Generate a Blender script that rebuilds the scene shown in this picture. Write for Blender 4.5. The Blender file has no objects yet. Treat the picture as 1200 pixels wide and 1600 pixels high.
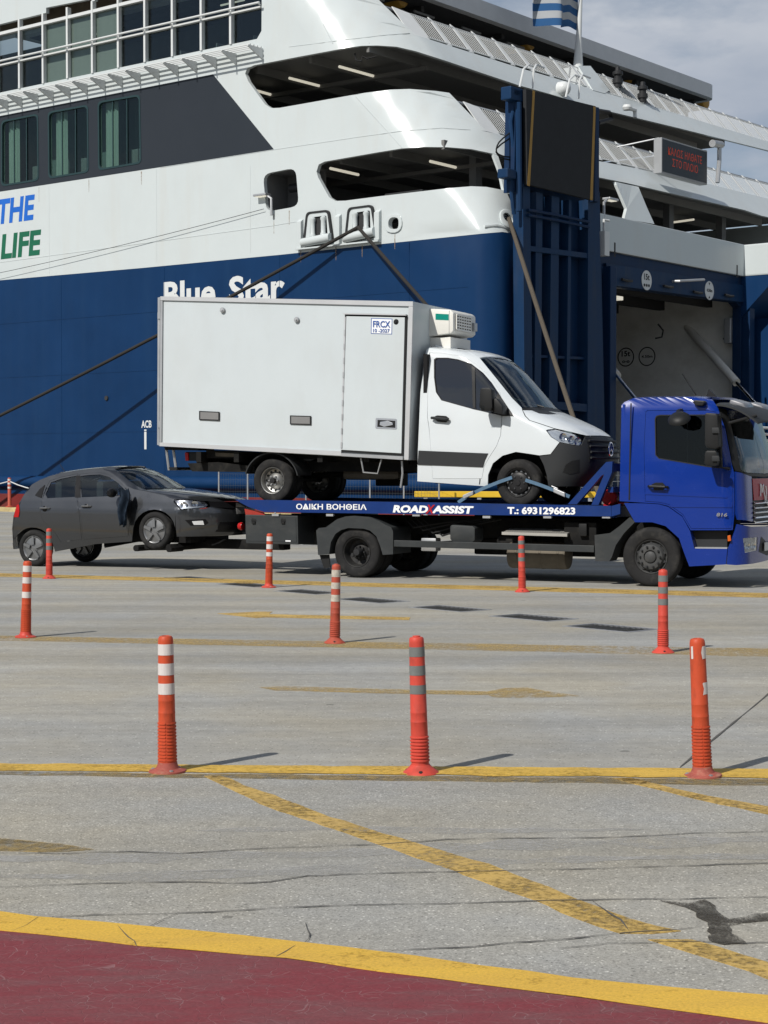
import bpy, bmesh, math, random
from mathutils import Vector, geometry
random.seed(7)
SC = bpy.context.scene
COL = SC.collection
R = math.radians

# ------------------------------------------------------------------ camera
FP, H, CX, CY = 2700.0, 1.7, 600.0, 800.0          # focal length in photo pixels, eye height, photo centre
PITCH = math.atan2(70, FP)
cam = bpy.data.cameras.new('camera'); camo = bpy.data.objects.new('camera', cam); COL.objects.link(camo)
camo.location = (0, 0, H); camo.rotation_euler = (math.pi/2 - PITCH, 0, 0)
cam.sensor_fit = 'VERTICAL'; cam.sensor_height = 36; cam.sensor_width = 27; cam.lens = FP/1600*36
cam.clip_end = 3000; cam.clip_start = .1
SC.camera = camo

# ------------------------------------------------------------------ sky and sun
SUN_AZ = Vector((-.655, -.755)).normalized(); SUN_EL = R(42)
world = bpy.data.worlds.new('World'); SC.world = world; world.use_nodes = True
nt = world.node_tree; nt.nodes.clear()
def N(t, kind, **kw):
    n = t.nodes.new(kind)
    for k, v in kw.items(): setattr(n, k, v)
    return n
sky = N(nt, 'ShaderNodeTexSky', sky_type='NISHITA', sun_disc=False)
sky.sun_elevation = SUN_EL; sky.sun_rotation = math.atan2(SUN_AZ.x, SUN_AZ.y)
sky.air_density = 1.0; sky.dust_density = .6; sky.ozone_density = 1.5
bg = N(nt, 'ShaderNodeBackground'); bg.inputs['Strength'].default_value = .065
out = N(nt, 'ShaderNodeOutputWorld')
tc = N(nt, 'ShaderNodeTexCoord')
mp = N(nt, 'ShaderNodeMapping'); mp.inputs['Scale'].default_value = (1, 1, 2.6); mp.inputs['Location'].default_value = (3.7, 1.9, .5)
n1 = N(nt, 'ShaderNodeTexNoise'); n1.inputs['Scale'].default_value = 2.6; n1.inputs['Detail'].default_value = 9; n1.inputs['Roughness'].default_value = .56
n2 = N(nt, 'ShaderNodeTexNoise'); n2.inputs['Scale'].default_value = 5.5; n2.inputs['Detail'].default_value = 6
rm = N(nt, 'ShaderNodeValToRGB'); rm.color_ramp.elements[0].position = .455; rm.color_ramp.elements[1].position = .57
rc = N(nt, 'ShaderNodeValToRGB')
rc.color_ramp.elements[0].position = .3; rc.color_ramp.elements[0].color = (5.4, 6.2, 7.6, 1)
rc.color_ramp.elements[1].position = .72; rc.color_ramp.elements[1].color = (10.2, 10.5, 11.0, 1)
mx = N(nt, 'ShaderNodeMix', data_type='RGBA')
L = nt.links.new
L(tc.outputs['Generated'], mp.inputs['Vector']); L(mp.outputs[0], n1.inputs['Vector']); L(mp.outputs[0], n2.inputs['Vector'])
L(n1.outputs['Fac'], rm.inputs[0]); L(n2.outputs['Fac'], rc.inputs[0])
L(rm.outputs[0], mx.inputs['Factor']); L(sky.outputs[0], mx.inputs['A']); L(rc.outputs[0], mx.inputs['B'])
L(mx.outputs['Result'], bg.inputs['Color']); L(bg.outputs[0], out.inputs[0])
sl = bpy.data.lights.new('sun', 'SUN'); sl.energy = 4.3; sl.angle = R(.53); sl.color = (1, .955, .89)
so = bpy.data.objects.new('sun', sl); COL.objects.link(so); so.location = (-20, -20, 40)
sd = Vector((SUN_AZ.x*math.cos(SUN_EL), SUN_AZ.y*math.cos(SUN_EL), math.sin(SUN_EL)))
so.rotation_euler = sd.to_track_quat('Z', 'Y').to_euler()
SC.view_settings.view_transform = 'Standard'; SC.view_settings.look = 'None'
SC.view_settings.exposure = 0.0; SC.view_settings.gamma = 1; SC.view_settings.use_curve_mapping = False
SC.render.engine = 'CYCLES'
SC.cycles.max_bounces = 8; SC.cycles.transparent_max_bounces = 12; SC.cycles.caustics_reflective = False; SC.cycles.caustics_refractive = False

# ------------------------------------------------------------------ survey helpers: photo ray -> point on a real surface
cp_, sp_ = math.cos(PITCH), math.sin(PITCH)
EYE = Vector((0, 0, H))
def ray(x, y):
    b = CY - y
    return Vector((x - CX, FP*cp_ + b*sp_, -FP*sp_ + b*cp_))/FP
def gnd(x, y, z=0.0):
    d = ray(x, y); t = (z - H)/d.z
    return Vector((d.x*t, d.y*t, z))
class Frame:
    def __init__(s, o, a, b, c=(0, 0, 1)):
        s.o, s.a, s.b, s.c = Vector(o), Vector(a).normalized(), Vector(b).normalized(), Vector(c).normalized()
    def pt(s, a, b, c): return s.o + s.a*a + s.b*b + s.c*c
    def inv(s, p):
        q = p - s.o; return q.dot(s.a), q.dot(s.b), q.dot(s.c)
    def tr(s, x, y, b=0.0):                       # photo point seen on the surface b = b(a, c)
        d = ray(x, y); q = EYE - s.o; bb = b if not callable(b) else 0.0
        for _ in range(1 if not callable(b) else 14):
            t = (bb - q.dot(s.b))/d.dot(s.b); p = q + d*t; a, c = p.dot(s.a), p.dot(s.c)
            if callable(b): bb = b(a, c)
        return a, c
    def trs(s, pts, b=0.0): return [s.tr(x, y, b) for x, y in pts]

# ------------------------------------------------------------------ materials
MATS = {}
def M(name, col, rough=.5, metal=0., var=.08, vs=2., bump=0., bs=60., coat=0., dirt=None, damt=0., dscale=(1, 1, 1), emit=None, es=1., spec=.25, vscale=(1, 1, 1), rvar=.08, frames=0.):
    m = bpy.data.materials.new(name); m.use_nodes = True; t = m.node_tree; b = t.nodes['Principled BSDF']
    b.inputs['Roughness'].default_value = rough; b.inputs['Metallic'].default_value = metal
    b.inputs['Specular IOR Level'].default_value = spec
    if coat: b.inputs['Coat Weight'].default_value = coat; b.inputs['Coat Roughness'].default_value = .04
    g = N(t, 'ShaderNodeNewGeometry'); mp = N(t, 'ShaderNodeMapping'); mp.inputs['Scale'].default_value = vscale
    t.links.new(g.outputs['Position'], mp.inputs['Vector'])
    no = N(t, 'ShaderNodeTexNoise'); no.inputs['Scale'].default_value = vs; no.inputs['Detail'].default_value = 6; no.inputs['Roughness'].default_value = .6
    t.links.new(mp.outputs[0], no.inputs['Vector'])
    mr = N(t, 'ShaderNodeMapRange'); mr.inputs['From Min'].default_value = .25; mr.inputs['From Max'].default_value = .75
    mr.inputs['To Min'].default_value = 1 - var; mr.inputs['To Max'].default_value = 1 + var
    t.links.new(no.outputs['Fac'], mr.inputs['Value'])
    mul = N(t, 'ShaderNodeVectorMath', operation='SCALE'); mul.inputs[0].default_value = col[:3]
    t.links.new(mr.outputs[0], mul.inputs['Scale'])
    last = mul.outputs[0]
    if dirt:
        m2 = N(t, 'ShaderNodeMapping'); m2.inputs['Scale'].default_value = dscale; t.links.new(g.outputs['Position'], m2.inputs['Vector'])
        d = N(t, 'ShaderNodeTexNoise'); d.inputs['Scale'].default_value = 1; d.inputs['Detail'].default_value = 8; d.inputs['Roughness'].default_value = .65
        t.links.new(m2.outputs[0], d.inputs['Vector'])
        rr = N(t, 'ShaderNodeMapRange'); rr.inputs['From Min'].default_value = .5; rr.inputs['From Max'].default_value = .75; rr.inputs['To Max'].default_value = damt
        t.links.new(d.outputs['Fac'], rr.inputs['Value'])
        x = N(t, 'ShaderNodeMix', data_type='RGBA'); t.links.new(rr.outputs[0], x.inputs['Factor']); t.links.new(last, x.inputs['A'])
        x.inputs['B'].default_value = (*dirt[:3], 1); last = x.outputs['Result']
    t.links.new(last, b.inputs['Base Color'])
    r2 = N(t, 'ShaderNodeMapRange'); r2.inputs['To Min'].default_value = max(.02, rough - rvar); r2.inputs['To Max'].default_value = min(1, rough + rvar)
    t.links.new(no.outputs['Fac'], r2.inputs['Value']); t.links.new(r2.outputs[0], b.inputs['Roughness'])
    if bump:
        bn = N(t, 'ShaderNodeTexNoise'); bn.inputs['Scale'].default_value = bs; bn.inputs['Detail'].default_value = 4
        t.links.new(g.outputs['Position'], bn.inputs['Vector'])
        bp = N(t, 'ShaderNodeBump'); bp.inputs['Strength'].default_value = min(1, bump*20); bp.inputs['Distance'].default_value = bump
        t.links.new(bn.outputs['Fac'], bp.inputs['Height']); t.links.new(bp.outputs[0], b.inputs['Normal'])
    if frames:                                       # plating drawn in slightly between the ship's frames
        m3 = N(t, 'ShaderNodeMapping'); m3.inputs['Rotation'].default_value = (0, 0, math.atan2(.783, -.622) - math.pi/2 + math.pi); t.links.new(g.outputs['Position'], m3.inputs['Vector'])
        wv = N(t, 'ShaderNodeTexWave', wave_type='BANDS', bands_direction='X', wave_profile='SIN'); wv.inputs['Scale'].default_value = .42; wv.inputs['Distortion'].default_value = .6; wv.inputs['Detail'].default_value = 1
        t.links.new(m3.outputs[0], wv.inputs['Vector'])
        b2 = N(t, 'ShaderNodeBump'); b2.inputs['Strength'].default_value = 1; b2.inputs['Distance'].default_value = frames
        t.links.new(wv.outputs['Fac'], b2.inputs['Height'])
        if bump: t.links.new(bp.outputs[0], b2.inputs['Normal'])
        t.links.new(b2.outputs[0], b.inputs['Normal'])
    if emit:
        b.inputs['Emission Color'].default_value = (*emit, 1); b.inputs['Emission Strength'].default_value = es
    MATS[name] = m
    return m
def GLASS(name, tint, refl=.06, rough=.02):
    m = bpy.data.materials.new(name); m.use_nodes = True; t = m.node_tree; t.nodes.clear()
    o = N(t, 'ShaderNodeOutputMaterial'); tr = N(t, 'ShaderNodeBsdfTransparent'); tr.inputs[0].default_value = (*tint, 1)
    gl = N(t, 'ShaderNodeBsdfGlossy'); gl.inputs['Roughness'].default_value = rough
    g = N(t, 'ShaderNodeNewGeometry'); no = N(t, 'ShaderNodeTexNoise'); no.inputs['Scale'].default_value = 1.7
    t.links.new(g.outputs['Position'], no.inputs['Vector'])
    bp = N(t, 'ShaderNodeBump'); bp.inputs['Strength'].default_value = .12; bp.inputs['Distance'].default_value = .02
    t.links.new(no.outputs['Fac'], bp.inputs['Height']); t.links.new(bp.outputs[0], gl.inputs['Normal'])
    lw = N(t, 'ShaderNodeLayerWeight'); pw = N(t, 'ShaderNodeMath', operation='POWER'); pw.inputs[1].default_value = 4
    t.links.new(lw.outputs['Facing'], pw.inputs[0])
    ad = N(t, 'ShaderNodeMath', operation='MULTIPLY_ADD'); ad.inputs[1].default_value = .6; ad.inputs[2].default_value = refl; ad.use_clamp = True
    t.links.new(pw.outputs[0], ad.inputs[0])
    mx = N(t, 'ShaderNodeMixShader'); t.links.new(ad.outputs[0], mx.inputs[0]); t.links.new(tr.outputs[0], mx.inputs[1]); t.links.new(gl.outputs[0], mx.inputs[2])
    t.links.new(mx.outputs[0], o.inputs[0]); MATS[name] = m
    return m

# ------------------------------------------------------------------ objects
def root_of(o):
    while o.parent: o = o.parent
    return o
def tag(o, label=None, cat=None, group=None, kind=None):
    if label: o['label'] = label
    if cat: o['category'] = cat
    if group: o['group'] = group
    if kind: o['kind'] = kind
    return o
def thing(name, label, cat, loc, group=None):
    o = bpy.data.objects.new(name, None); COL.objects.link(o); o.location = loc; o.empty_display_size = .2
    return tag(o, label, cat, group)
class MB:
    def __init__(s): s.v = []; s.f = []
    def add(s, vs, fs):
        n = len(s.v); s.v += [Vector(p) for p in vs]; s.f += [tuple(i + n for i in f) for f in fs]; return s
    def hexa(s, p):                                # 8 points: bottom 0-3, top 4-7
        return s.add(p, [(3, 2, 1, 0), (4, 5, 6, 7), (0, 1, 5, 4), (1, 2, 6, 5), (2, 3, 7, 6), (3, 0, 4, 7)])
    def box(s, fr, a, b, c):
        P = fr.pt
        return s.hexa([P(a[0], b[0], c[0]), P(a[1], b[0], c[0]), P(a[1], b[1], c[0]), P(a[0], b[1], c[0]),
                       P(a[0], b[0], c[1]), P(a[1], b[0], c[1]), P(a[1], b[1], c[1]), P(a[0], b[1], c[1])])
    def prism(s, pts, vec):
        n = len(pts); vec = Vector(vec)
        return s.add([Vector(p) for p in pts] + [Vector(p) + vec for p in pts],
                     [tuple(range(n))[::-1], tuple(range(n, 2*n))] + [(i, (i+1) % n, (i+1) % n + n, i + n) for i in range(n)])
    def tube(s, pts, r, n=8, caps=True):
        pts = [Vector(p) for p in pts]; rs = r if isinstance(r, (list, tuple)) else [r]*len(pts)
        vs, fs = [], []; up = None
        for i, p in enumerate(pts):
            d = (pts[min(i+1, len(pts)-1)] - pts[max(i-1, 0)]).normalized()
            if up is None: up = d.orthogonal().normalized()
            up = (up - d*up.dot(d)).normalized(); w = d.cross(up)
            for k in range(n):
                q = 2*math.pi*(k+.5)/n; vs.append(p + (up*math.cos(q) + w*math.sin(q))*rs[i])
        for i in range(len(pts)-1):
            for k in range(n):
                fs.append((i*n+k, i*n+(k+1) % n, (i+1)*n+(k+1) % n, (i+1)*n+k))
        if caps: fs += [tuple(range(n))[::-1], tuple(range((len(pts)-1)*n, len(pts)*n))]
        return s.add(vs, fs)
    def lathe(s, o, ax, prof, n=32, ref=None, closed=True):   # prof: (radius, height along ax)
        o, ax = Vector(o), Vector(ax).normalized(); x = (ref or ax.orthogonal()).normalized(); y = ax.cross(x)
        vs, fs = [], []
        for r, h in prof:
            for k in range(n):
                q = 2*math.pi*k/n; vs.append(o + ax*h + (x*math.cos(q) + y*math.sin(q))*r)
        for i in range(len(prof)-1):
            for k in range(n): fs.append((i*n+k, i*n+(k+1) % n, (i+1)*n+(k+1) % n, (i+1)*n+k))
        if closed: fs += [tuple(range(n))[::-1], tuple(range((len(prof)-1)*n, len(prof)*n))]
        return s.add(vs, fs)
    def grid(s, fn, nu, nv):                       # open sheet fn(i/nu, j/nv)
        n = len(s.v)
        for i in range(nu+1):
            for j in range(nv+1): s.v.append(Vector(fn(i/nu, j/nv)))
        for i in range(nu):
            for j in range(nv):
                q = n + i*(nv+1) + j; s.f.append((q, q+nv+1, q+nv+2, q+1))
        return s
    def slab(s, fn, nu, nv, off):                  # closed sheet of thickness off (vector or fn)
        g = MB().grid(fn, nu, nv); m = len(g.v); vs = list(g.v)
        bk = [p + (off if isinstance(off, Vector) else off(i//(nv+1)/nu, i % (nv+1)/nv)) for i, p in enumerate(g.v)]
        fs = list(g.f) + [tuple(i + m for i in f[::-1]) for f in g.f]
        rim = [i*(nv+1) for i in range(nu+1)] + [nu*(nv+1)+j for j in range(1, nv+1)] + [i*(nv+1)+nv for i in range(nu-1, -1, -1)] + [j for j in range(nv-1, 0, -1)]
        for k in range(len(rim)):
            a, b = rim[k], rim[(k+1) % len(rim)]; fs.append((b, a, a+m, b+m))
        return s.add(vs + bk, fs)
    def build(s, name, mat, parent=None, label=None, cat=None, group=None, kind=None, smooth=40, bevel=0, seg=2, recalc=True, loc=None):
        off = Vector((0, 0, 0))
        if parent is not None: off = Vector(root_of(parent).location)
        elif loc is not None: off = Vector(loc)
        me = bpy.data.meshes.new(name); me.from_pydata([p - off for p in s.v], [], s.f); me.validate(verbose=False)
        bm = bmesh.new(); bm.from_mesh(me)
        if bevel:
            es = [e for e in bm.edges if len(e.link_faces) == 2 and e.calc_face_angle(0) > .5]
            bmesh.ops.bevel(bm, geom=es, offset=bevel, segments=seg, affect='EDGES', profile=.6, clamp_overlap=True)
        if recalc: bmesh.ops.recalc_face_normals(bm, faces=bm.faces)
        bm.to_mesh(me); bm.free()
        if smooth:
            for p in me.polygons: p.use_smooth = True
            me.set_sharp_from_angle(angle=R(smooth))
        me.materials.append(MATS[mat] if isinstance(mat, str) else mat)
        o = bpy.data.objects.new(name, me); COL.objects.link(o)
        if parent is not None: o.parent = parent
        elif loc is not None: o.location = loc
        return tag(o, label, cat, group, kind)
def inside(p, poly):
    x, y = p; r = False; j = len(poly)-1
    for i in range(len(poly)):
        xi, yi = poly[i]; xj, yj = poly[j]
        if (yi > y) != (yj > y) and x < (xj-xi)*(y-yi)/(yj-yi) + xi: r = not r
        j = i
    return r
def dens(poly, step):                              # split long edges of a closed polyline
    o = []
    for i, p in enumerate(poly):
        q = poly[(i+1) % len(poly)]; n = max(1, int(math.hypot(q[0]-p[0], q[1]-p[1])/step))
        o += [(p[0]+(q[0]-p[0])*k/n, p[1]+(q[1]-p[1])*k/n) for k in range(n)]
    return o
def smoothpoly(poly, n=3):                         # Catmull-Rom through a closed polyline
    o = []; m = len(poly)
    for i in range(m):
        p0, p1, p2, p3 = poly[i-1], poly[i], poly[(i+1) % m], poly[(i+2) % m]
        for k in range(n):
            t = k/n
            o.append(tuple(.5*(2*p1[j] + (p2[j]-p0[j])*t + (2*p0[j]-5*p1[j]+4*p2[j]-p3[j])*t*t + (3*p1[j]-p0[j]-3*p2[j]+p3[j])*t**3) for j in (0, 1)))
    return o
def rrect(x0, y0, x1, y1, r, n=4):
    o = []
    for cx, cy, a in ((x1-r, y1-r, 0), (x0+r, y1-r, 90), (x0+r, y0+r, 180), (x1-r, y0+r, 270)):
        for k in range(n+1):
            q = R(a + 90*k/n); o.append((cx + r*math.cos(q), cy + r*math.sin(q)))
    return o
def rounded(poly, r, n=4):                         # round the corners of a closed polygon
    o = []; m = len(poly)
    for i in range(m):
        p = Vector(poly[i]); a = Vector(poly[i-1]) - p; b = Vector(poly[(i+1) % m]) - p
        rr = r[i] if isinstance(r, (list, tuple)) else r
        d = min(rr, a.length*.45, b.length*.45)
        if d < 1e-6: o.append(tuple(p)); continue
        s, e = p + a.normalized()*d, p + b.normalized()*d
        for k in range(n+1):
            t = k/n; q = s*(1-t)**2 + p*2*t*(1-t) + e*t*t; o.append((q.x, q.y))
    return o
def panel(mb, outline, holes, fn, back, step=0.0, gridx=None):
    """Cut sheet: outline minus holes in (p, q); fn(p, q) -> point, back(p, q) -> thickness vector."""
    vs, es = [], []
    for poly in [outline] + list(holes):
        n = len(vs); vs += [Vector(p) for p in poly]; es += [(n+i, n+(i+1) % len(poly)) for i in range(len(poly))]
    if step:
        xs = [p[0] for p in outline]; ys = [p[1] for p in outline]
        sx, sy = step if isinstance(step, tuple) else (step, step)
        cols = gridx if gridx else [min(xs) + sx*(i+.5) for i in range(int((max(xs)-min(xs))/sx)+1)]
        for x in cols:
            y = min(ys) + sy*.5
            while y < max(ys):
                if inside((x, y), outline) and not any(inside((x, y), h) for h in holes): vs.append(Vector((x + 1e-4*math.sin(y*91), y)))
                y += sy
    ov, oe, of, *_ = geometry.delaunay_2d_cdt(vs, es, [], 0, 1e-6)
    tris = []
    for f in of:
        cx = sum(ov[i].x for i in f)/len(f); cy = sum(ov[i].y for i in f)/len(f)
        if inside((cx, cy), outline) and not any(inside((cx, cy), h) for h in holes): tris.append(tuple(f))
    used = sorted({i for f in tris for i in f}); ix = {v: k for k, v in enumerate(used)}; m = len(used)
    fr = [fn(ov[i].x, ov[i].y) for i in used]
    fs = [tuple(ix[i] for i in f) for f in tris]
    if back is None: return mb.add(fr, fs)
    bk = [p + (back if isinstance(back, Vector) else back(ov[i].x, ov[i].y)) for p, i in zip(fr, used)]
    cnt = {}
    for f in fs:
        for k in range(len(f)):
            a, b = f[k], f[(k+1) % len(f)]; cnt.setdefault((min(a, b), max(a, b)), []).append((a, b))
    rim = [e[0] for e in cnt.values() if len(e) == 1]
    return mb.add(fr + bk, fs + [tuple(i + m for i in f[::-1]) for f in fs] + [(b, a, a+m, b+m) for a, b in rim])
def fpanel(mb, fr, poly, holes=(), b=0.0, th=.03, step=0.0):     # cut sheet lying on the surface b(a, c) of a frame
    bf = b if callable(b) else (lambda a, c: b)
    return panel(mb, poly, holes, lambda a, c: fr.pt(a, bf(a, c), c), fr.b*th, step)
_txt = {}
def text_tris(s, bold=0.0, space=1.0):
    key = (s, bold, space)
    if key in _txt: return _txt[key]
    cu = bpy.data.curves.new('lettering', 'FONT'); cu.body = s; cu.size = 1; cu.offset = bold; cu.resolution_u = 3; cu.space_character = space
    ob = bpy.data.objects.new('lettering', cu); COL.objects.link(ob)
    dg = bpy.context.evaluated_depsgraph_get(); me = bpy.data.meshes.new_from_object(ob.evaluated_get(dg))
    vs = [(v.co.x, v.co.y) for v in me.vertices]; fs = [tuple(p.vertices) for p in me.polygons]
    bpy.data.objects.remove(ob); bpy.data.curves.remove(cu); bpy.data.meshes.remove(me)
    x0, x1 = min(v[0] for v in vs), max(v[0] for v in vs); y1 = max(v[1] for v in vs); y0 = min(v[1] for v in vs)
    _txt[key] = ([((v[0]-x0)/(x1-x0), v[1]) for v in vs], fs, y0, y1, x1-x0)
    return _txt[key]
def text(mb, s, fn, width, height=None, bold=.02, shear=0.0, space=1.0):    # fn(x, y) -> point; cap height = height
    vs, fs, y0, y1, w = text_tris(s, bold, space)
    h = height if height else width/w*.73
    k = h/.73
    return mb.add([fn(x*width + shear*y*k, y*k) for x, y in vs], fs)
# ------------------------------------------------------------------ palette
M('white_ship', (.53, .575, .58), .22, var=.025, vs=.7, spec=.4, dirt=(.50, .49, .45), damt=.32, dscale=(1.3, 1.3, .16), bump=.010, bs=.8, frames=.005)
M('blue_hull', (.0042, .029, .092), .42, var=.12, vs=.5, spec=.16, dirt=(.010, .040, .105), damt=.40, dscale=(1.2, 1.2, .12), bump=.012, bs=.8, frames=.008)
M('navy_stern', (.006, .026, .075), .5, spec=.12, var=.10, vs=.8, dirt=(.05, .05, .06), damt=.3, dscale=(2, 2, .2), bump=.003, bs=2)
M('antifouling_red', (.17, .02, .018), .6, var=.12, dirt=(.08, .06, .05), damt=.4, dscale=(1, 1, .3))
M('charcoal_band', (.026, .032, .041), .5, spec=.15, var=.05, vs=.5)
M('deck_grey', (.16, .165, .17), .55, var=.08, dirt=(.2, .17, .13), damt=.3, dscale=(2, 2, 1))
M('ceiling_shaded', (.17, .17, .165), .6, var=.06)  # ceiling paint darkened to carry the shade inside the enclosed decks
M('pit_shade', (.006, .006, .006), .9)
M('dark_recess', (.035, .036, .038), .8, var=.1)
M('steel_dark', (.03, .031, .033), .5, var=.12, metal=.2)
M('black_rubber', (.014, .0145, .015), .72, var=.2, vs=8, bump=.002, bs=200)
M('tyre', (.016, .016, .0165), .82, spec=.25, var=.25, vs=9, bump=.002, bs=150, dirt=(.10, .095, .085), damt=.35, dscale=(6, 6, 6))
M('tyre_tread', (.018, .018, .018), .85, var=.2, vs=9)
M('lamp_tube', (.9, .9, .85), .4, var=0, emit=(1, .93, .75), es=.5)
M('chrome', (.75, .76, .78), .12, metal=1., var=.03)
M('galvanised', (.45, .46, .47), .45, metal=.7, var=.12)
M('white_paint', (.60, .62, .62), .35, var=.03)
M('yellow_dull', (.33, .19, .035), .5, var=.15)
M('yellow_warm', (.62, .40, .03), .5, var=.12)
M('rope_dark', (.030, .028, .026), .9, var=.25, vs=20, bump=.008, bs=40)
M('rope_tan', (.085, .072, .056), .9, var=.2, vs=20, bump=.008, bs=40)
M('orange_post', (.50, .072, .028), .5, var=.10, vs=14, dirt=(.09, .04, .028), damt=.55, dscale=(18, 18, 6))
M('coral_post', (.54, .066, .045), .5, var=.07, vs=14, dirt=(.12, .045, .035), damt=.45, dscale=(18, 18, 6))
M('faded_post', (.40, .075, .045), .6, var=.16, vs=16, dirt=(.22, .10, .08), damt=.6, dscale=(16, 16, 8))
M('base_dusty', (.33, .085, .065), .75, var=.22, vs=22, dirt=(.50, .38, .25), damt=.5, dscale=(16, 16, 30))
M('reflective_white', (.60, .56, .54), .4, var=.10, vs=30, vscale=(6, 6, .4))
M('reflective_grey', (.16, .17, .165), .4, var=.10, vs=30)
M('reflective_worn', (.46, .42, .36), .6, var=.25, vs=30)

def ground_mat(name, base, streak, speck, vsc, rot, bump=.004, spk=.35, patch=.25):
    m = bpy.data.materials.new(name); m.use_nodes = True; t = m.node_tree; b = t.nodes['Principled BSDF']; l = t.links.new
    b.inputs['Roughness'].default_value = .88; b.inputs['Specular IOR Level'].default_value = .25
    g = N(t, 'ShaderNodeNewGeometry')
    def noise(scale, sc=(1, 1, 1), det=5, ro=.6):
        mp = N(t, 'ShaderNodeMapping'); mp.inputs['Scale'].default_value = sc; mp.inputs['Rotation'].default_value = (0, 0, rot)
        l(g.outputs['Position'], mp.inputs['Vector'])
        n = N(t, 'ShaderNodeTexNoise'); n.inputs['Scale'].default_value = scale; n.inputs['Detail'].default_value = det; n.inputs['Roughness'].default_value = ro
        l(mp.outputs[0], n.inputs['Vector']); return n.outputs['Fac']
    def rng(v, a, b_, c, d):
        r = N(t, 'ShaderNodeMapRange'); r.inputs['From Min'].default_value = a; r.inputs['From Max'].default_value = b_; r.inputs['To Min'].default_value = c; r.inputs['To Max'].default_value = d
        l(v, r.inputs['Value']); return r.outputs[0]
    def mul(a, b_):
        n = N(t, 'ShaderNodeMath', operation='MULTIPLY'); l(a, n.inputs[0]); l(b_, n.inputs[1]); return n.outputs[0]
    big = rng(noise(.28, det=5), .3, .7, 1 - patch, 1 + patch*.7)
    stk = rng(noise(1.0, (.22, 2.6, 1), 6, .62), .3, .72, 1 - streak, 1 + streak*.55)
    tyre = rng(noise(1.0, (.06, 1.1, 1), 4, .5), .42, .7, 1.04, 1 - streak*.9)
    fine = rng(noise(vsc, det=3, ro=.7), .3, .7, 1 - spk, 1 + spk)
    mid = rng(noise(vsc*.13, det=4), .3, .7, .90, 1.08)
    v = mul(mul(mul(mul(big, stk), fine), mid), tyre)
    vo = N(t, 'ShaderNodeTexVoronoi'); vo.inputs['Scale'].default_value = vsc*.75; l(g.outputs['Position'], vo.inputs['Vector'])
    w = N(t, 'ShaderNodeTexWhiteNoise', noise_dimensions='3D'); l(vo.outputs['Position'], w.inputs['Vector'])
    lit = N(t, 'ShaderNodeMath', operation='GREATER_THAN'); lit.inputs[1].default_value = 1 - speck; l(w.outputs['Value'], lit.inputs[0])
    near = N(t, 'ShaderNodeMath', operation='LESS_THAN'); near.inputs[1].default_value = .33; l(vo.outputs['Distance'], near.inputs[0])
    s = mul(lit.outputs[0], near.outputs[0]); s2 = rng(s, 0, 1, 1, 1.75)
    dk = N(t, 'ShaderNodeMath', operation='LESS_THAN'); dk.inputs[1].default_value = .12; l(w.outputs['Value'], dk.inputs[0])
    s3 = rng(mul(dk.outputs[0], near.outputs[0]), 0, 1, 1, .55)
    v = mul(mul(v, s2), s3)
    # dark gum and oil spots
    vg = N(t, 'ShaderNodeTexVoronoi'); vg.inputs['Scale'].default_value = 2.3
    mpv = N(t, 'ShaderNodeMapping'); mpv.inputs['Scale'].default_value = (1, 1, 0); l(g.outputs['Position'], mpv.inputs['Vector']); l(mpv.outputs[0], vg.inputs['Vector'])
    wg = N(t, 'ShaderNodeTexWhiteNoise', noise_dimensions='3D'); l(vg.outputs['Position'], wg.inputs['Vector'])
    rad = rng(wg.outputs['Value'], 0, 1, -.03, .075)
    wob = rng(noise(30, det=2), .3, .7, -.02, .02)
    ad = N(t, 'ShaderNodeMath', operation='ADD'); l(rad, ad.inputs[0]); l(wob, ad.inputs[1])
    sp = N(t, 'ShaderNodeMath', operation='LESS_THAN'); l(vg.outputs['Distance'], sp.inputs[0]); l(ad.outputs[0], sp.inputs[1])
    v = mul(v, rng(sp.outputs[0], 0, 1, 1, .62))
    sc = N(t, 'ShaderNodeVectorMath', operation='SCALE'); sc.inputs[0].default_value = base; l(v, sc.inputs['Scale'])
    hue = N(t, 'ShaderNodeMix', data_type='RGBA', blend_type='MULTIPLY'); hue.inputs['Factor'].default_value = 1
    l(sc.outputs[0], hue.inputs['A'])
    hr = N(t, 'ShaderNodeValToRGB'); hr.color_ramp.elements[0].color = (.97, .99, 1.04, 1); hr.color_ramp.elements[1].color = (1.05, 1.0, .91, 1)
    hr.color_ramp.elements[0].position = .35; hr.color_ramp.elements[1].position = .65
    l(noise(.5, det=4), hr.inputs[0]); l(hr.outputs[0], hue.inputs['B']); l(hue.outputs['Result'], b.inputs['Base Color'])
    bp = N(t, 'ShaderNodeBump'); bp.inputs['Strength'].default_value = .6; bp.inputs['Distance'].default_value = bump
    l(noise(vsc*.8, det=3, ro=.7), bp.inputs['Height']); l(bp.outputs[0], b.inputs['Normal'])
    MATS[name] = m
LANE = math.atan2(-1.28, 7.27)
ground_mat('concrete_road', (.328, .322, .292), .16, .05, 70, -LANE, .002, .16, .14)
ground_mat('asphalt_coarse', (.318, .311, .280), .07, .16, 95, -LANE, .005, .30, .13)

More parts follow.
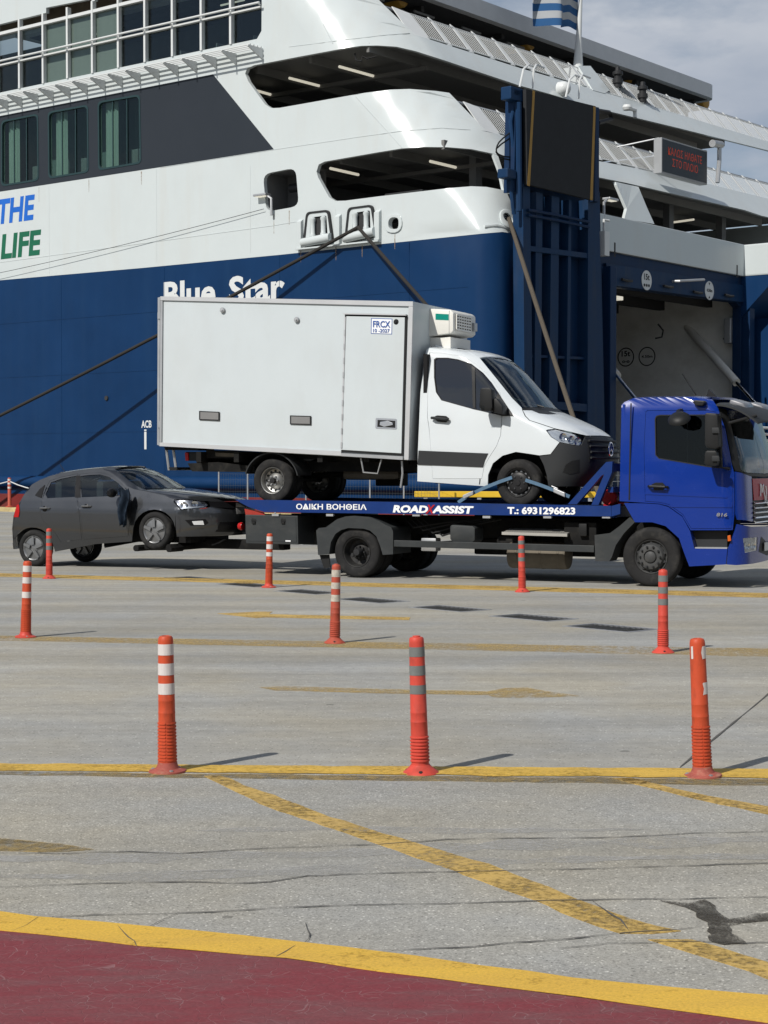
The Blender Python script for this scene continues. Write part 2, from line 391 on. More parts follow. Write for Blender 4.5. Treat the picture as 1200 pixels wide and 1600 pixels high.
def paint_mat(name, col, wear, wscale, rough=.7, edge=.12, dirt=(.14, .11, .07), damt=.5, crack=0.0):
    m = bpy.data.materials.new(name); m.use_nodes = True; t = m.node_tree; b = t.nodes['Principled BSDF']; l = t.links.new
    o = [n for n in t.nodes if n.type == 'OUTPUT_MATERIAL'][0]; b.inputs['Roughness'].default_value = rough; b.inputs['Specular IOR Level'].default_value = .3
    g = N(t, 'ShaderNodeNewGeometry')
    def noise(s, d=6, r=.65, sc=(1, 1, 1)):
        mp = N(t, 'ShaderNodeMapping'); mp.inputs['Scale'].default_value = sc; mp.inputs['Rotation'].default_value = (0, 0, -LANE); l(g.outputs['Position'], mp.inputs['Vector'])
        n = N(t, 'ShaderNodeTexNoise'); n.inputs['Scale'].default_value = s; n.inputs['Detail'].default_value = d; n.inputs['Roughness'].default_value = r
        l(mp.outputs[0], n.inputs['Vector']); return n.outputs['Fac']
    x = N(t, 'ShaderNodeMix', data_type='RGBA'); x.inputs['A'].default_value = (*col, 1); x.inputs['B'].default_value = (*dirt, 1)
    r = N(t, 'ShaderNodeMapRange'); r.inputs['From Min'].default_value = .42; r.inputs['From Max'].default_value = .8; r.inputs['To Max'].default_value = damt
    l(noise(3.2, 8, .7, (.5, 2, 1)), r.inputs['Value']); l(r.outputs[0], x.inputs['Factor'])
    f = N(t, 'ShaderNodeMapRange'); f.inputs['From Min'].default_value = .3; f.inputs['From Max'].default_value = .7; f.inputs['To Min'].default_value = .82; f.inputs['To Max'].default_value = 1.15
    l(noise(90, 3), f.inputs['Value'])
    s = N(t, 'ShaderNodeVectorMath', operation='SCALE'); l(x.outputs['Result'], s.inputs[0]); l(f.outputs[0], s.inputs['Scale'])
    last = s.outputs[0]
    if crack:
        vd = N(t, 'ShaderNodeTexNoise'); vd.inputs['Scale'].default_value = 9; l(g.outputs['Position'], vd.inputs['Vector'])
        va = N(t, 'ShaderNodeMix', data_type='RGBA', blend_type='LINEAR_LIGHT'); va.inputs['Factor'].default_value = .045
        l(g.outputs['Position'], va.inputs['A']); l(vd.outputs['Color'], va.inputs['B'])
        vz = N(t, 'ShaderNodeMapping'); vz.inputs['Scale'].default_value = (1, 1.15, 0); l(va.outputs['Result'], vz.inputs['Vector'])
        vo = N(t, 'ShaderNodeTexVoronoi', feature='DISTANCE_TO_EDGE'); vo.inputs['Scale'].default_value = 16; l(vz.outputs[0], vo.inputs['Vector'])
        cr = N(t, 'ShaderNodeMapRange'); cr.inputs['From Min'].default_value = .006; cr.inputs['From Max'].default_value = .032; cr.inputs['To Min'].default_value = crack; cr.inputs['To Max'].default_value = 0
        l(vo.outputs['Distance'], cr.inputs['Value'])
        pr = N(t, 'ShaderNodeMapRange'); pr.inputs['From Min'].default_value = .44; pr.inputs['From Max'].default_value = .62; l(noise(5.5, 6), pr.inputs['Value'])
        mm = N(t, 'ShaderNodeMath', operation='MULTIPLY'); l(cr.outputs[0], mm.inputs[0]); l(pr.outputs[0], mm.inputs[1])
        x2 = N(t, 'ShaderNodeMix', data_type='RGBA'); l(mm.outputs[0], x2.inputs['Factor']); l(last, x2.inputs['A']); x2.inputs['B'].default_value = (.30, .20, .20, 1); last = x2.outputs['Result']
        bp = N(t, 'ShaderNodeBump'); bp.inputs['Strength'].default_value = .5; bp.inputs['Distance'].default_value = .004; bp.invert = True
        l(cr.outputs[0], bp.inputs['Height']); l(bp.outputs[0], b.inputs['Normal'])
    l(last, b.inputs['Base Color'])
    tr = N(t, 'ShaderNodeBsdfTransparent'); mx = N(t, 'ShaderNodeMixShader')
    w1 = N(t, 'ShaderNodeMapRange'); w1.inputs['From Min'].default_value = wear - edge; w1.inputs['From Max'].default_value = wear + edge
    nn = N(t, 'ShaderNodeMath', operation='MULTIPLY_ADD'); nn.inputs[1].default_value = .5
    l(noise(wscale*14, 3, .7), nn.inputs[0])
    h = N(t, 'ShaderNodeMath', operation='MULTIPLY'); h.inputs[1].default_value = .5; l(noise(wscale, 7), h.inputs[0]); l(h.outputs[0], nn.inputs[2])
    l(nn.outputs[0], w1.inputs['Value']); l(w1.outputs[0], mx.inputs[0]); l(tr.outputs[0], mx.inputs[1]); l(b.outputs[0], mx.inputs[2]); l(mx.outputs[0], o.inputs[0])
    MATS[name] = m
paint_mat('yellow_line_fresh', (.64, .40, .058), .33, 2.5, damt=.35, dirt=(.36, .21, .07))
paint_mat('yellow_line_kerb', (.62, .40, .07), .40, 2.2, damt=.6, dirt=(.22, .15, .05))
paint_mat('yellow_line_worn', (.52, .35, .10), .44, 2.2, damt=.55, edge=.10, dirt=(.30, .22, .12))
paint_mat('yellow_line_faint', (.48, .35, .14), .56, 1.2, damt=.6, edge=.16, dirt=(.27, .22, .15))
paint_mat('red_pavement', (.190, .036, .044), .12, 2.0, damt=1.0, dirt=(.150, .078, .080), crack=.5)
paint_mat('tar_soft', (.060, .054, .043), .52, 7.0, damt=.6, edge=.13, dirt=(.12, .105, .085))
paint_mat('dust_pale', (.40, .395, .375), .53, 3.0, damt=.3, edge=.14, dirt=(.36, .35, .33))
paint_mat('rust_run', (.34, .25, .17), .56, 5.0, damt=.5, edge=.14, dirt=(.34, .28, .21))
M('crack_dark', (.095, .091, .083), .95, var=.3, vs=30)
M('tar', (.050, .047, .040), .75, var=.35, vs=20, bump=.003, bs=80)
M('pale_dust', (.40, .40, .385), .9, var=.1, vs=8)
M('kerb_yellow', (.45, .36, .18), .8, var=.3, vs=3)
M('water', (.012, .035, .045), .12, var=.2, bump=.03, bs=.8)

# ------------------------------------------------------------------ quay ground, slip and water
SHIP = Frame((170*55.7/FP, 55.7, 0), (-.783, .622, 0), (.622, .783, 0))        # a: towards the bow along the side, b: to starboard along the stern
P = SHIP.pt
GRATES = [(303, 904), (388, 914), (482, 925), (580, 938), (703, 951), (833, 965), (954, 981)]
ga = Vector((.66, -.75, 0)).normalized(); gb = Vector((.75, .66, 0)).normalized()
gh = []
for x, y in GRATES:
    q = gnd(x, y); gh.append([SHIP.inv(q + ga*i + gb*k)[:2] for i, k in ((-.462, -.262), (.462, -.262), (.462, .262), (-.462, .262))])
mb = MB(); panel(mb, [(-400, -420), (420, -420), (420, -2.4), (-4.2, -2.4), (-4.2, 420), (-400, 420)], gh, lambda a, b: P(a, b, 0), Vector((0, 0, -5)))
ground = mb.build('ground', 'concrete_road', smooth=0, kind='structure')
mb = MB(); mb.box(SHIP, (-4.19, 420), (-2.39, 420), (-2.2, -1.7)); mb.build('water', 'water', smooth=0, kind='structure')
def sheet(name, pts, z, mat, th=.003, jit=0.0, parent=ground, step=.0, kind=None):
    q = [(p.x, p.y) for p in pts]
    if step: q = dens(q, step)
    if jit: q = [(x + random.gauss(0, jit), y + random.gauss(0, jit)) for x, y in q]
    mb = MB(); panel(mb, q, [], lambda x, y: Vector((x, y, z)), Vector((0, 0, -th)))
    return mb.build(name, mat, parent, smooth=0, kind=kind)
def G(*pts): return [gnd(x, y) for x, y in pts]
l1a, l1b = gnd(0, 1201), gnd(1200, 1212.5); ld = (l1b - l1a).normalized()
apron = sheet('asphalt_apron', [l1a - ld*40, l1b + ld*40, Vector((45, -30, 0)), Vector((-45, -30, 0))], .004, 'asphalt_coarse', parent=None)
tag(apron, kind='structure')
def ext(p, q, d):                                    # push the two ends of a line outward
    v = (q - p).normalized()*d; return p - v, q + v
top = G((-330, 1398), (-60, 1422), (0, 1428), (60, 1435), (210, 1449), (430, 1471), (600, 1491), (750, 1512), (900, 1532), (1050, 1547), (1200, 1560), (1500, 1592))
bot = G((-330, 1424), (-60, 1450), (0, 1457), (60, 1463), (215, 1481), (450, 1501), (600, 1522), (750, 1542), (900, 1561), (1050, 1582), (1200, 1602), (1500, 1640))
sheet('painted_line', top + bot[::-1], .0105, 'yellow_line_fresh', parent=apron, jit=.004, step=.12)
sheet('red_pavement', bot + [Vector((6, -14, 0)), Vector((-14, -14, 0))], .0068, 'red_pavement', parent=apron)
# the line under the near row of posts, painted over a low joint
a, b = ext(gnd(0, 1195.5), gnd(1200, 1204), 12); c, d = ext(gnd(0, 1205.5), gnd(1200, 1218), 12)
sheet('painted_line', [a, b, d, c], .0105, 'yellow_line_kerb', parent=apron, jit=.008, step=.14)
a, b = ext(gnd(0, 1207), gnd(1200, 1219), 12); c, d = ext(gnd(0, 1212), gnd(1200, 1229), 12)
sheet('painted_line', [a, b, d, c], .007, 'yellow_line_faint', parent=apron, jit=.01, step=.14)
sheet('painted_line', G((318, 1214), (345, 1214), (500, 1272), (600, 1304), (760, 1352), (905, 1408), (985, 1438), (1062, 1458), (1020, 1462), (968, 1461), (905, 1440), (800, 1396), (600, 1324), (420, 1263)), .007, 'yellow_line_worn', parent=apron, jit=.005, step=.1)
sheet('painted_line', G((1010, 1470), (1078, 1470), (1200, 1506), (1300, 1534), (1300, 1568), (1200, 1532), (1100, 1497)), .007, 'yellow_line_worn', parent=apron, jit=.005, step=.1)
sheet('painted_line', G((955, 1217), (985, 1217), (1080, 1240), (1200, 1262), (1320, 1285), (1320, 1302), (1200, 1274), (1060, 1244)), .007, 'yellow_line_worn', parent=apron, jit=.006, step=.1)
sheet('painted_line', G((-260, 1290), (-120, 1298), (0, 1310), (90, 1320), (142, 1330), (60, 1334), (0, 1331), (-260, 1320)), .007, 'yellow_line_faint', parent=apron, jit=.012, step=.1)
# lines and arrows across the road
def road_line(y0, y1, th0, th1, mat, jit=.01):
    a, b = ext(gnd(0, y0), gnd(1200, y1), 25); c, d = ext(gnd(0, y0 + th0), gnd(1200, y1 + th1), 25)
    sheet('painted_line', [a, b, d, c], .004, mat, jit=jit, step=.25)
road_line(994, 1014, 7, 12, 'yellow_line_faint', .015)
road_line(896, 927, 5, 7, 'yellow_line_worn', .012)
def arrow(pts, mat): sheet('painted_arrow', G(*pts), .004, mat, jit=.008, step=.15)
arrow([(405, 1074), (440, 1073), (600, 1077), (760, 1081), (790, 1075), (822, 1075), (905, 1088), (820, 1091), (770, 1090), (765, 1086), (600, 1084), (430, 1079)], 'yellow_line_faint')
arrow([(340, 959), (405, 956), (425, 956), (420, 960), (640, 965), (640, 969), (415, 965), (400, 966)], 'yellow_line_worn')
# expansion joint, cracks and patches
def ribbon(name, pts, w, z, mat, parent, jit=.0, step=.06):
    pts = [gnd(x, y) for x, y in pts]; o = []
    for i in range(len(pts)-1):
        n = max(1, int((pts[i+1]-pts[i]).length/step)); o += [pts[i].lerp(pts[i+1], k/n) for k in range(n)]
    o.append(pts[-1])
    L_, R_ = [], []; wob = 0.0
    for i, p in enumerate(o):
        d = (o[min(i+1, len(o)-1)] - o[max(i-1, 0)]).normalized(); nrm = Vector((-d.y, d.x, 0))
        wob = wob*.72 + random.gauss(0, jit); ww = w*(.25 + 1.1*random.random())*min(1, .3 + i/4, .3 + (len(o)-1-i)/4)
        L_.append(p + nrm*(wob + ww/2)); R_.append(p + nrm*(wob - ww/2))
    mb = MB(); n = len(o)
    mb.add([Vector((q.x, q.y, z)) for q in L_ + R_], [(i, i+1, i+1+n, i+n) for i in range(n-1)])
    return mb.build(name, mat, parent, smooth=0, recalc=False)
ribbon('joint', [(1290, 1010), (1200, 1085), (1062, 1200)], .022, .0045, 'crack_dark', ground, .001, .3)
CR = [([(-60, 1338), (0, 1335), (130, 1335), (200, 1332), (280, 1336), (380, 1330), (470, 1326), (590, 1322), (700, 1314), (850, 1312), (960, 1310), (1100, 1304), (1260, 1299)], .013),
      ([(-60, 1390), (0, 1388), (120, 1384), (240, 1381), (320, 1380), (360, 1382), (420, 1379), (480, 1371), (560, 1368), (640, 1366), (760, 1364), (900, 1360), (1060, 1355), (1260, 1350)], .014),
      ([(60, 1436), (180, 1431), (300, 1428), (420, 1422), (560, 1416), (700, 1414), (850, 1410), (960, 1408), (1060, 1409), (1140, 1406), (1260, 1404)], .012),
      ([(600, 1488), (680, 1486), (740, 1482), (800, 1475), (880, 1472), (960, 1463), (1000, 1459), (1060, 1456), (1100, 1450)], .012),
      ([(870, 1484), (950, 1476), (1060, 1474), (1160, 1478), (1260, 1472)], .010),
      ([(925, 1410), (945, 1425), (970, 1440), (985, 1458)], .012), ([(480, 1445), (488, 1463), (480, 1478)], .010),
      ([(60, 1437), (40, 1450), (20, 1458)], .014), ([(185, 1450), (195, 1462), (218, 1482)], .014), ([(275, 1430), (250, 1442), (220, 1460)], .008),
      ([(300, 1364), (340, 1362), (372, 1361)], .009), ([(460, 1481), (445, 1492), (430, 1499)], .009)]
for k, (pts, w) in enumerate(CR): ribbon('crack', pts, w*.75, .0118 if k in (7, 8, 11) else .0086, 'crack_dark', apron, .005)
for pts, w in (([(-60, 1346), (200, 1342), (420, 1337), (600, 1332), (800, 1322), (1000, 1317), (1260, 1307)], .22), ([(-60, 1372), (240, 1370), (420, 1366), (600, 1354), (900, 1346), (1260, 1338)], .16), ([(300, 1300), (500, 1296), (760, 1300), (1000, 1296)], .12)): ribbon('dust_strip', pts, w, .0056, 'dust_pale', apron, .01, .12)
TAR = G((1035, 1411), (1072, 1414), (1105, 1410), (1120, 1424), (1142, 1440), (1180, 1432), (1225, 1432), (1225, 1438), (1175, 1444), (1140, 1450), (1152, 1466), (1165, 1477), (1118, 1476), (1104, 1462), (1108, 1448), (1092, 1436), (1080, 1424))
sheet('tar_patch', [Vector((x, y, 0)) for x, y in smoothpoly([(p.x, p.y) for p in TAR], 3)], .0092, 'tar_soft', parent=apron, jit=.005)
# tree belt added unseen behind the viewer, a dark band for paint and glass to mirror
M('foliage', (.035, .055, .022), .8, var=.4, vs=1.2)
mb = MB(); rnd = random.Random(3)
for k in range(420):
    x = -100 + 200*k/419 + rnd.uniform(-2, 2); y = -50 + rnd.uniform(-5, 5) - .002*x*x; r = rnd.uniform(1.8, 3.4); z = rnd.uniform(1.5, 15.0 + 3*math.sin(x*.13))
    mb.lathe((x, y, z), (rnd.uniform(-.3, .3), rnd.uniform(-.3, .3), 1), [(.1, -r*.8), (r*.7, -r*.5), (r, 0), (r*.75, r*.6), (.1, r*.95)], 7)
mb.build('unseen_tree_belt', 'foliage', None, kind='stuff')
# quay kerb
mb = MB(); mb.box(SHIP, (-4.2, 300), (-3.0, -2.41), (-.05, .16)); mb.build('kerb', 'kerb_yellow', ground, smooth=0, bevel=.03)

# ------------------------------------------------------------------ drain grates
def grate(x, y, label):
    o = gnd(x, y); fr = Frame(o, ga, gb); t = thing('drain_grate', label, 'drain grate', o, 'drain grates set diagonally across the road')
    mb = MB()
    for aa, bb in (((-.46, .46), (-.26, -.225)), ((-.46, .46), (.225, .26)), ((-.46, -.425), (-.225, .225)), ((.425, .46), (-.225, .225))): mb.box(fr, aa, bb, (-.012, .004))
    mb.build('frame', 'galvanised', t, smooth=0)
    mb = MB(); mb.box(fr, (-.461, .461), (-.261, .261), (-.45, -.40))
    for aa, bb in (((-.461, -.452), (-.261, .261)), ((.452, .461), (-.261, .261)), ((-.452, .452), (-.261, -.252)), ((-.452, .452), (.252, .261))): mb.box(fr, aa, bb, (-.40, -.0122))
    mb.build('pit', 'pit_shade', t, smooth=0)  # black liner puts the shade down the slots into the colour
    for k in range(11):
        c = -.425 + .85*(k + .5)/11; mb = MB(); mb.box(fr, (c - .010, c + .010), (-.2248, .2248), (-.001, .002)); mb.build('bar', 'steel_grate', t, smooth=0)
M('steel_grate', (.15, .15, .145), .6, metal=.4, var=.25, vs=10)
for x, y, lb in ((303, 904, 'dark slotted drain grate nearest the towed grey car'), (388, 914, 'slotted drain grate just left of the white banded post by the tow truck toolbox'),
                 (482, 925, 'slotted drain grate left of the faded red post'), (580, 938, 'slotted drain grate just right of the faded red post'),
                 (703, 951, 'slotted drain grate in the road middle, below the truck side guard'), (833, 965, 'second drain grate from the right, below the small grey banded post'),
                 (954, 981, 'nearest drain grate, beside the grey banded post below the truck wheel')): grate(x, y, lb)

# ------------------------------------------------------------------ flexible posts
def post(x, y, kind, mat, basemat, band, label, tilt=(0, 0), bands=((.860, .940), (.715, .800), (.575, .655)), torn=None, h=.765, spin=0.0, capmat=None):
    o = gnd(x, y); t = thing('flexible_post', label, 'post', o, 'orange flexible posts along the lanes')
    t.rotation_euler = (tilt[1], tilt[0], spin)
    sx = .0
    def rad(z): return .0505 - .0085*z/h if kind == 'ridged' else .0505 - .009*z/h
    Zu = Vector((0, 0, 1))
    if kind == 'ridged':
        mb = MB(); mb.lathe(o, Zu, [(.104, 0), (.106, .006), (.103, .014), (.085, .020), (.066, .026), (.056, .045), (.054, .06), (.03, .062)], 36)
        mb.build('base', basemat, t)
        mb = MB(); mb.lathe(o, Zu, [(.051, .05), (.051, .06), (rad(.3), .30), (rad(.33), .33), (rad(.332) + .0012, .334), (rad(.34) + .0012, .338), (rad(.345), .342), (rad(.40), .40), (rad(.402) + .001, .403), (rad(.41), .407), (rad(.70), .70), (.0425, .735), (.040, .752), (.034, .761), (.020, .765), (.016, .758)], 36)
        mb.build('stem', mat, t)
        mb = MB()
        for k in range(12):
            z = .068 + k*.0185; r0 = rad(z)
            for q in range(5):
                a0 = -math.pi/2 + q*2*math.pi/5 + .06; a1 = a0 + 2*math.pi/5 - .12; n = 8
                rows = []
                for rr, zz in ((r0 - .002, z), (r0 + .0045, z + .001), (r0 + .0045, z + .009), (r0 - .002, z + .011)):
                    rows.append([o + Vector((math.cos(a0 + (a1-a0)*i/n)*rr, math.sin(a0 + (a1-a0)*i/n)*rr, zz)) for i in range(n+1)])
                m = n+1; vs = [p for r_ in rows for p in r_]
                mb.add(vs, [(i*m+j, i*m+j+1, (i+1)*m+j+1, (i+1)*m+j) for i in range(3) for j in range(n)] + [(0, m, 2*m, 3*m), (n, m+n, 2*m+n, 3*m+n)])
        mb.build('ridge_sleeve', mat, t)
        for q in range(3):
            a = 2*math.pi*q/3 - 1.2; mb = MB(); mb.lathe(o + Vector((math.cos(a)*.083, math.sin(a)*.083, .016)), Zu, [(.012, 0), (.012, .007), (.006, .010)], 8); mb.build('bolt', 'galvanised', t)
    else:
        mb = MB(); mb.lathe(o, Zu, [(.102, 0), (.104, .005), (.100, .011), (.078, .028), (.060, .044), (.052, .054), (.03, .056)], 36); mb.build('base', basemat, t)
        prof = [(.0505, .05)]
        for k in range(8):
            z = .068 + k*.0185; prof += [(rad(z) - .001, z), (rad(z) + .0045, z + .004), (rad(z) + .0045, z + .011), (rad(z) - .001, z + .0145)]
        prof += [(rad(.23), .23), (rad(.29), .29), (rad(.292) + .001, .292), (rad(.295), .295), (rad(.34), .34), (rad(.342) + .001, .343), (rad(.346), .346), (rad(.70), .70), (.0415, .735), (.040, .752), (.034, .760), (.022, .762), (.021, .768), (.012, .769)]
        mb = MB(); mb.lathe(o, Zu, prof, 36); mb.build('stem', mat, t)
        for q in range(3):
            a = 2*math.pi*q/3 - 1.57; mb = MB(); mb.lathe(o + Vector((math.cos(a)*.082, math.sin(a)*.082, .018)), Vector((math.cos(a)*.5, math.sin(a)*.5, 1)), [(.011, 0), (.011, .007), (.006, .008)], 8); mb.build('bolt', 'steel_dark', t)
    for k, (z0, z1) in enumerate(bands):
        z0 *= h; z1 *= h; segs = [(0, 2*math.pi)] if not torn else torn[k]
        for s0, s1 in segs:
            mb = MB(); n = max(6, int(abs(s1-s0)*7)); full = abs(s1 - s0) > 6.28; rows = []
            for i in range(n+1):
                a = s0 + (s1-s0)*i/n; jg = 0 if full or 0 < i < n else random.uniform(-.004, .004)
                rows.append([(a, z0 + jg), (a + (0 if full or 0 < i < n else random.uniform(-.25, .25)), (z0+z1)/2), (a, z1 + jg)])
            for i in range(n):
                for j in range(2):
                    q = [rows[i][j], rows[i+1][j], rows[i+1][j+1], rows[i][j+1]]
                    mb.add([o + Vector((math.cos(a)*(rad(z) + .0012), math.sin(a)*(rad(z) + .0012), z)) for a, z in q], [(0, 1, 2, 3)])
            mb.build('reflective_band', band, t, recalc=False)
    return t
post(262, 1207, 'ridged', 'orange_post', 'base_dusty', 'reflective_white', 'near orange post with three bright white bands and dusty base, on the yellow line', (-.012, 0))
post(657, 1209, 'ringed', 'coral_post', 'coral_post', 'reflective_grey', 'near coral red post with three grey bands and flared base, middle of the yellow line', (-.03, 0), ((.855, .925), (.720, .790), (.585, .650)))
post(1098, 1214, 'ridged', 'orange_post', 'base_dusty', 'reflective_white', 'near orange post with its white bands torn to scraps, right of the yellow line', (-.045, 0),
     ((.855, .945), (.60, .685)), torn=[[(-1.15, .3), (-2.75, -2.35)], [(-1.3, .35)]])
post(40, 996, 'ridged', 'orange_post', 'coral_post', 'reflective_white', 'leftmost post of the middle row, orange with white bands, in front of the grey car', (.03, 0), ((.86, .94), (.71, .79), (.52, .60)))
post(523, 1005, 'ringed', 'faded_post', 'faded_post', 'reflective_worn', 'faded dusty red post with scuffed pale bands in front of the truck rear wheel', (.02, 0), ((.84, .93), (.69, .77), (.53, .615)))
post(1036, 1020, 'ringed', 'coral_post', 'coral_post', 'reflective_grey', 'red post with three grey bands in front of the truck front wheel', (-.004, 0), ((.855, .93), (.715, .79), (.575, .65)))
post(77, 904, 'ringed', 'coral_post', 'coral_post', 'reflective_grey', 'small red post right in front of the grey car rear wheel', (0, 0))
post(420, 918, 'ridged', 'orange_post', 'coral_post', 'reflective_white', 'small orange post with white bands in front of the tow truck rear toolbox', (.02, 0), ((.86, .945), (.715, .80), (.58, .655)))
post(816, 925, 'ringed', 'coral_post', 'coral_post', 'reflective_grey', 'small red post with grey bands in front of the tow truck exhaust tank', (-.02, 0), ((.85, .92), (.70, .775), (.55, .62)))
GLASS('gallery_glass', (.74, .80, .80), .05); GLASS('cabin_glass', (.70, .80, .77), .04)
M('blind', (.36, .36, .31), .8, var=.06, vs=1, vscale=(6, 6, .3)); M('frame_green', (.02, .045, .05), .4); M('curtain', (.42, .46, .43), .9, var=.15, vs=3, vscale=(4, 4, .2)); M('cabin_wall', (.13, .17, .16), .8)
M('letter_blue', (.015, .12, .50), .4); M('letter_green', (.012, .12, .065), .4); M('ink', (.012, .012, .015), .6)
M('navy_light', (.008, .032, .085), .5, spec=.12, var=.1, dirt=(.06, .06, .06), damt=.3, dscale=(2, 2, .3)); M('flap_grey', (.022, .024, .027), .8, var=.2, vs=3)
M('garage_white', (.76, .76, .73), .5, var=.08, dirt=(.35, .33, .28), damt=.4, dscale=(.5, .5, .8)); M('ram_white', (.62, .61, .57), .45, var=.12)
M('canopy_grey', (.52, .54, .56), .4, var=.06); M('board_grey', (.30, .31, .32), .5); M('screen_black', (.022, .025, .030), .35, var=.05); M('led_red', (.25, .02, .01), .5, var=0, emit=(1, .12, .04), es=.16)
M('flag_white_backlit', (.36, .38, .40), .9, var=.06); M('flag_blue_backlit', (.025, .09, .22), .9, var=.08)  # flag colours dimmed to stand in for cloth lit from behind
# ------------------------------------------------------------------ the ferry
STERN = Frame(SHIP.o, SHIP.b, SHIP.a)                # tr(x, y, u) -> (v, w); pt(v, u, w)
def table(tb):
    def f(w):
        if w <= tb[0][0]: return tb[0][1]
        for (a, b), (c, d) in zip(tb, tb[1:]):
            if w <= c: return b + (d-b)*(w-a)/(c-a)
        return tb[-1][1]
    return f
UC = table([(-10, 0), (9.25, 0), (12.08, 1.03), (13.93, 2.54), (15.72, 3.99), (25, 11.5)])      # raked stern: how far forward the transom stands at height w
RC = table([(-10, .7), (9.25, .8), (10.4, 1.5), (12.08, 3.0), (25, 3.0)])                        # corner radius
def S(sg, w):                                        # hull surface: sg < 0 along the side, 0..1 round the corner, > 1 along the stern
    u, r = UC(w), RC(w)
    if sg <= 0: return SHIP.pt(u + r - sg, 0, w)
    if sg >= 1: return SHIP.pt(u, r + sg - 1, w)
    q = sg*math.pi/2
    return SHIP.pt(u + r - r*math.sin(q), r - r*math.cos(q), w)
def Sin(sg, w=0):                                    # inward direction
    if sg <= 0: return SHIP.b.copy()
    if sg >= 1: return SHIP.a.copy()
    q = sg*math.pi/2
    return SHIP.b*math.cos(q) + SHIP.a*math.sin(q)
def hull_in(p):
    u, v, w = SHIP.inv(p); c, r = UC(w), RC(w)
    return u > c and v > 0 and not (u < c + r and v < r and (u-c-r)**2 + (v-r)**2 > r*r)
def SI(x, y):                                        # photo point -> (sg, w) on the hull surface
    d = ray(x, y); lo = 45.0; hi = lo
    while not hull_in(EYE + d*hi) and hi < 260: lo = hi; hi += .5
    for _ in range(26):
        m = (lo+hi)/2
        if hull_in(EYE + d*m): hi = m
        else: lo = m
    u, v, w = SHIP.inv(EYE + d*hi); c, r = UC(w), RC(w)
    if u >= c + r: return (-(u-c-r), w)
    if v >= r: return (1 + v - r, w)
    return (math.atan2(c+r-u, r-v)/(math.pi/2), w)
def SP(pts, step=14, closed=True):
    d = dens(pts, step) if closed else pts
    return [SI(x, y) for x, y in d]
ferry = thing('ferry', 'large white and blue car ferry moored behind the tow truck', 'ferry', SHIP.pt(0, 0, 0))
def part(mb, name, mat, parent=None, **k): return mb.build(name, mat, parent or ferry, **k)
def SU(u, w): return -(u - UC(w) - RC(w))            # side coordinate of a station u metres forward
# hull below the paint line
BL = [(-60, 444), (0, 438), (220, 419), (440, 398), (600, 381), (755, 365), (785, 362.5), (819, 367)]
wl = 9.25
mb = MB()
top = [(SU(70, 9.35), 9.35)] + [SI(x, y) for x, y in BL]; sg_end = top[-1][0]
top[-1] = (sg_end, top[-1][1])
panel(mb, dens(top + [(sg_end, .62)] + [(SU(70, 1), .62)], 3.0), [], S, lambda s, w: Sin(s)*.2, (3.0, 2.0), [SU(u, 5) for u in range(1, 70, 4)] + [i/8 for i in range(0, 9)])
hull = part(mb, 'hull', 'blue_hull', smooth=25)
mb = MB(); panel(mb, dens([(SU(70, 0), .618), (sg_end, .618), (sg_end, -3), (SU(70, 0), -3)], 3.0), [], S, lambda s, w: Sin(s)*.2, (3., 1.), [SU(u, 0) for u in range(1, 70, 6)] + [i/8 for i in range(9)])
part(mb, 'boot_topping', 'antifouling_red', hull, smooth=25)
mb = MB()
for sg0, sg1, nn in ((SU(70, 1), 0, 14), (0, 1, 8)):
    mb.slab(lambda i, j: S(sg0 + (sg1-sg0)*i, .85 + .5*j) - Sin(sg0 + (sg1-sg0)*i)*(.02 + .24*math.sin(math.pi*(.12+.76*j))), nn, 6, SHIP.b*.3 if sg0 < 0 else (lambda i, j: Sin(i)*.3))
part(mb, 'rubbing_strake', 'blue_hull', hull, smooth=50)
# white side and raked stern plating with its two long openings
HOLES_PX = []
box_win = rounded([(411, 272), (462, 262), (467, 322), (416, 331)], 13)
ovalh = smoothpoly([(609, 344), (614, 340), (622, 341), (624, 347), (623, 356), (618, 358), (610, 357), (608, 351)], 2)
WIN = [[(3, 190), (59, 179), (60, 281), (3, 290)], [(76, 176), (137, 165), (138, 268), (77, 278)], [(154, 160), (218, 149), (220, 254), (155, 265)]]
WIN = [rounded(p, 7) for p in WIN]
GB0, GB1, GW0, GW1 = 10.05, 70, 16.98, 19.75          # glazed gallery: u range, w range
slot = [(72, 27), (143, 13), (143, -2), (72, 12)]
slot2 = [(148, 12), (225, -4), (225, -20), (148, -6)]
outl = ([(819, 367), (806, 333), (791, 299), (784, 296.5), (760, 292), (737, 291), (718, 292.5), (700, 294), (590, 307), (540, 313.5), (524, 314), (514, 308), (497, 277), (494.5, 268), (498, 257), (507, 252.5),
         (590, 238), (627, 232), (663, 229.5), (700, 230), (737, 233), (775, 241), (810, 249), (860, 260), (930, 276), (980, 286), (1061, 305), (1163, 328), (1190, 337), (1260, 352), (1420, 392),
         (1420, 368), (1260, 327), (1187, 307), (1106, 287), (980, 260), (932, 251), (860, 233), (800, 215), (760, 205), (702, 145), (680, 142), (640, 139), (610, 140), (570, 145), (437, 168.5), (424, 169), (414, 163),
         (388, 127), (383, 115), (386, 107), (397, 102), (470, 88), (540, 75), (565, 71.5), (590, 71), (620, 73), (650, 80), (700, 96), (750, 113), (810, 133), (860, 147), (932, 169), (1060, 200), (1200, 235), (1420, 300),
         (1420, 290), (1200, 221), (1060, 179), (949, 146), (877, 125), (815, 107), (717, 76), (648, 54), (594, 2), (560, -36)])
tip = SI(560, -36)
side_top = 21.0
bl = [SI(x, y) for x, y in BL]
full = [(SU(70, 9.35), 9.353)] + [(a, b + .003) for a, b in bl[:-1]]
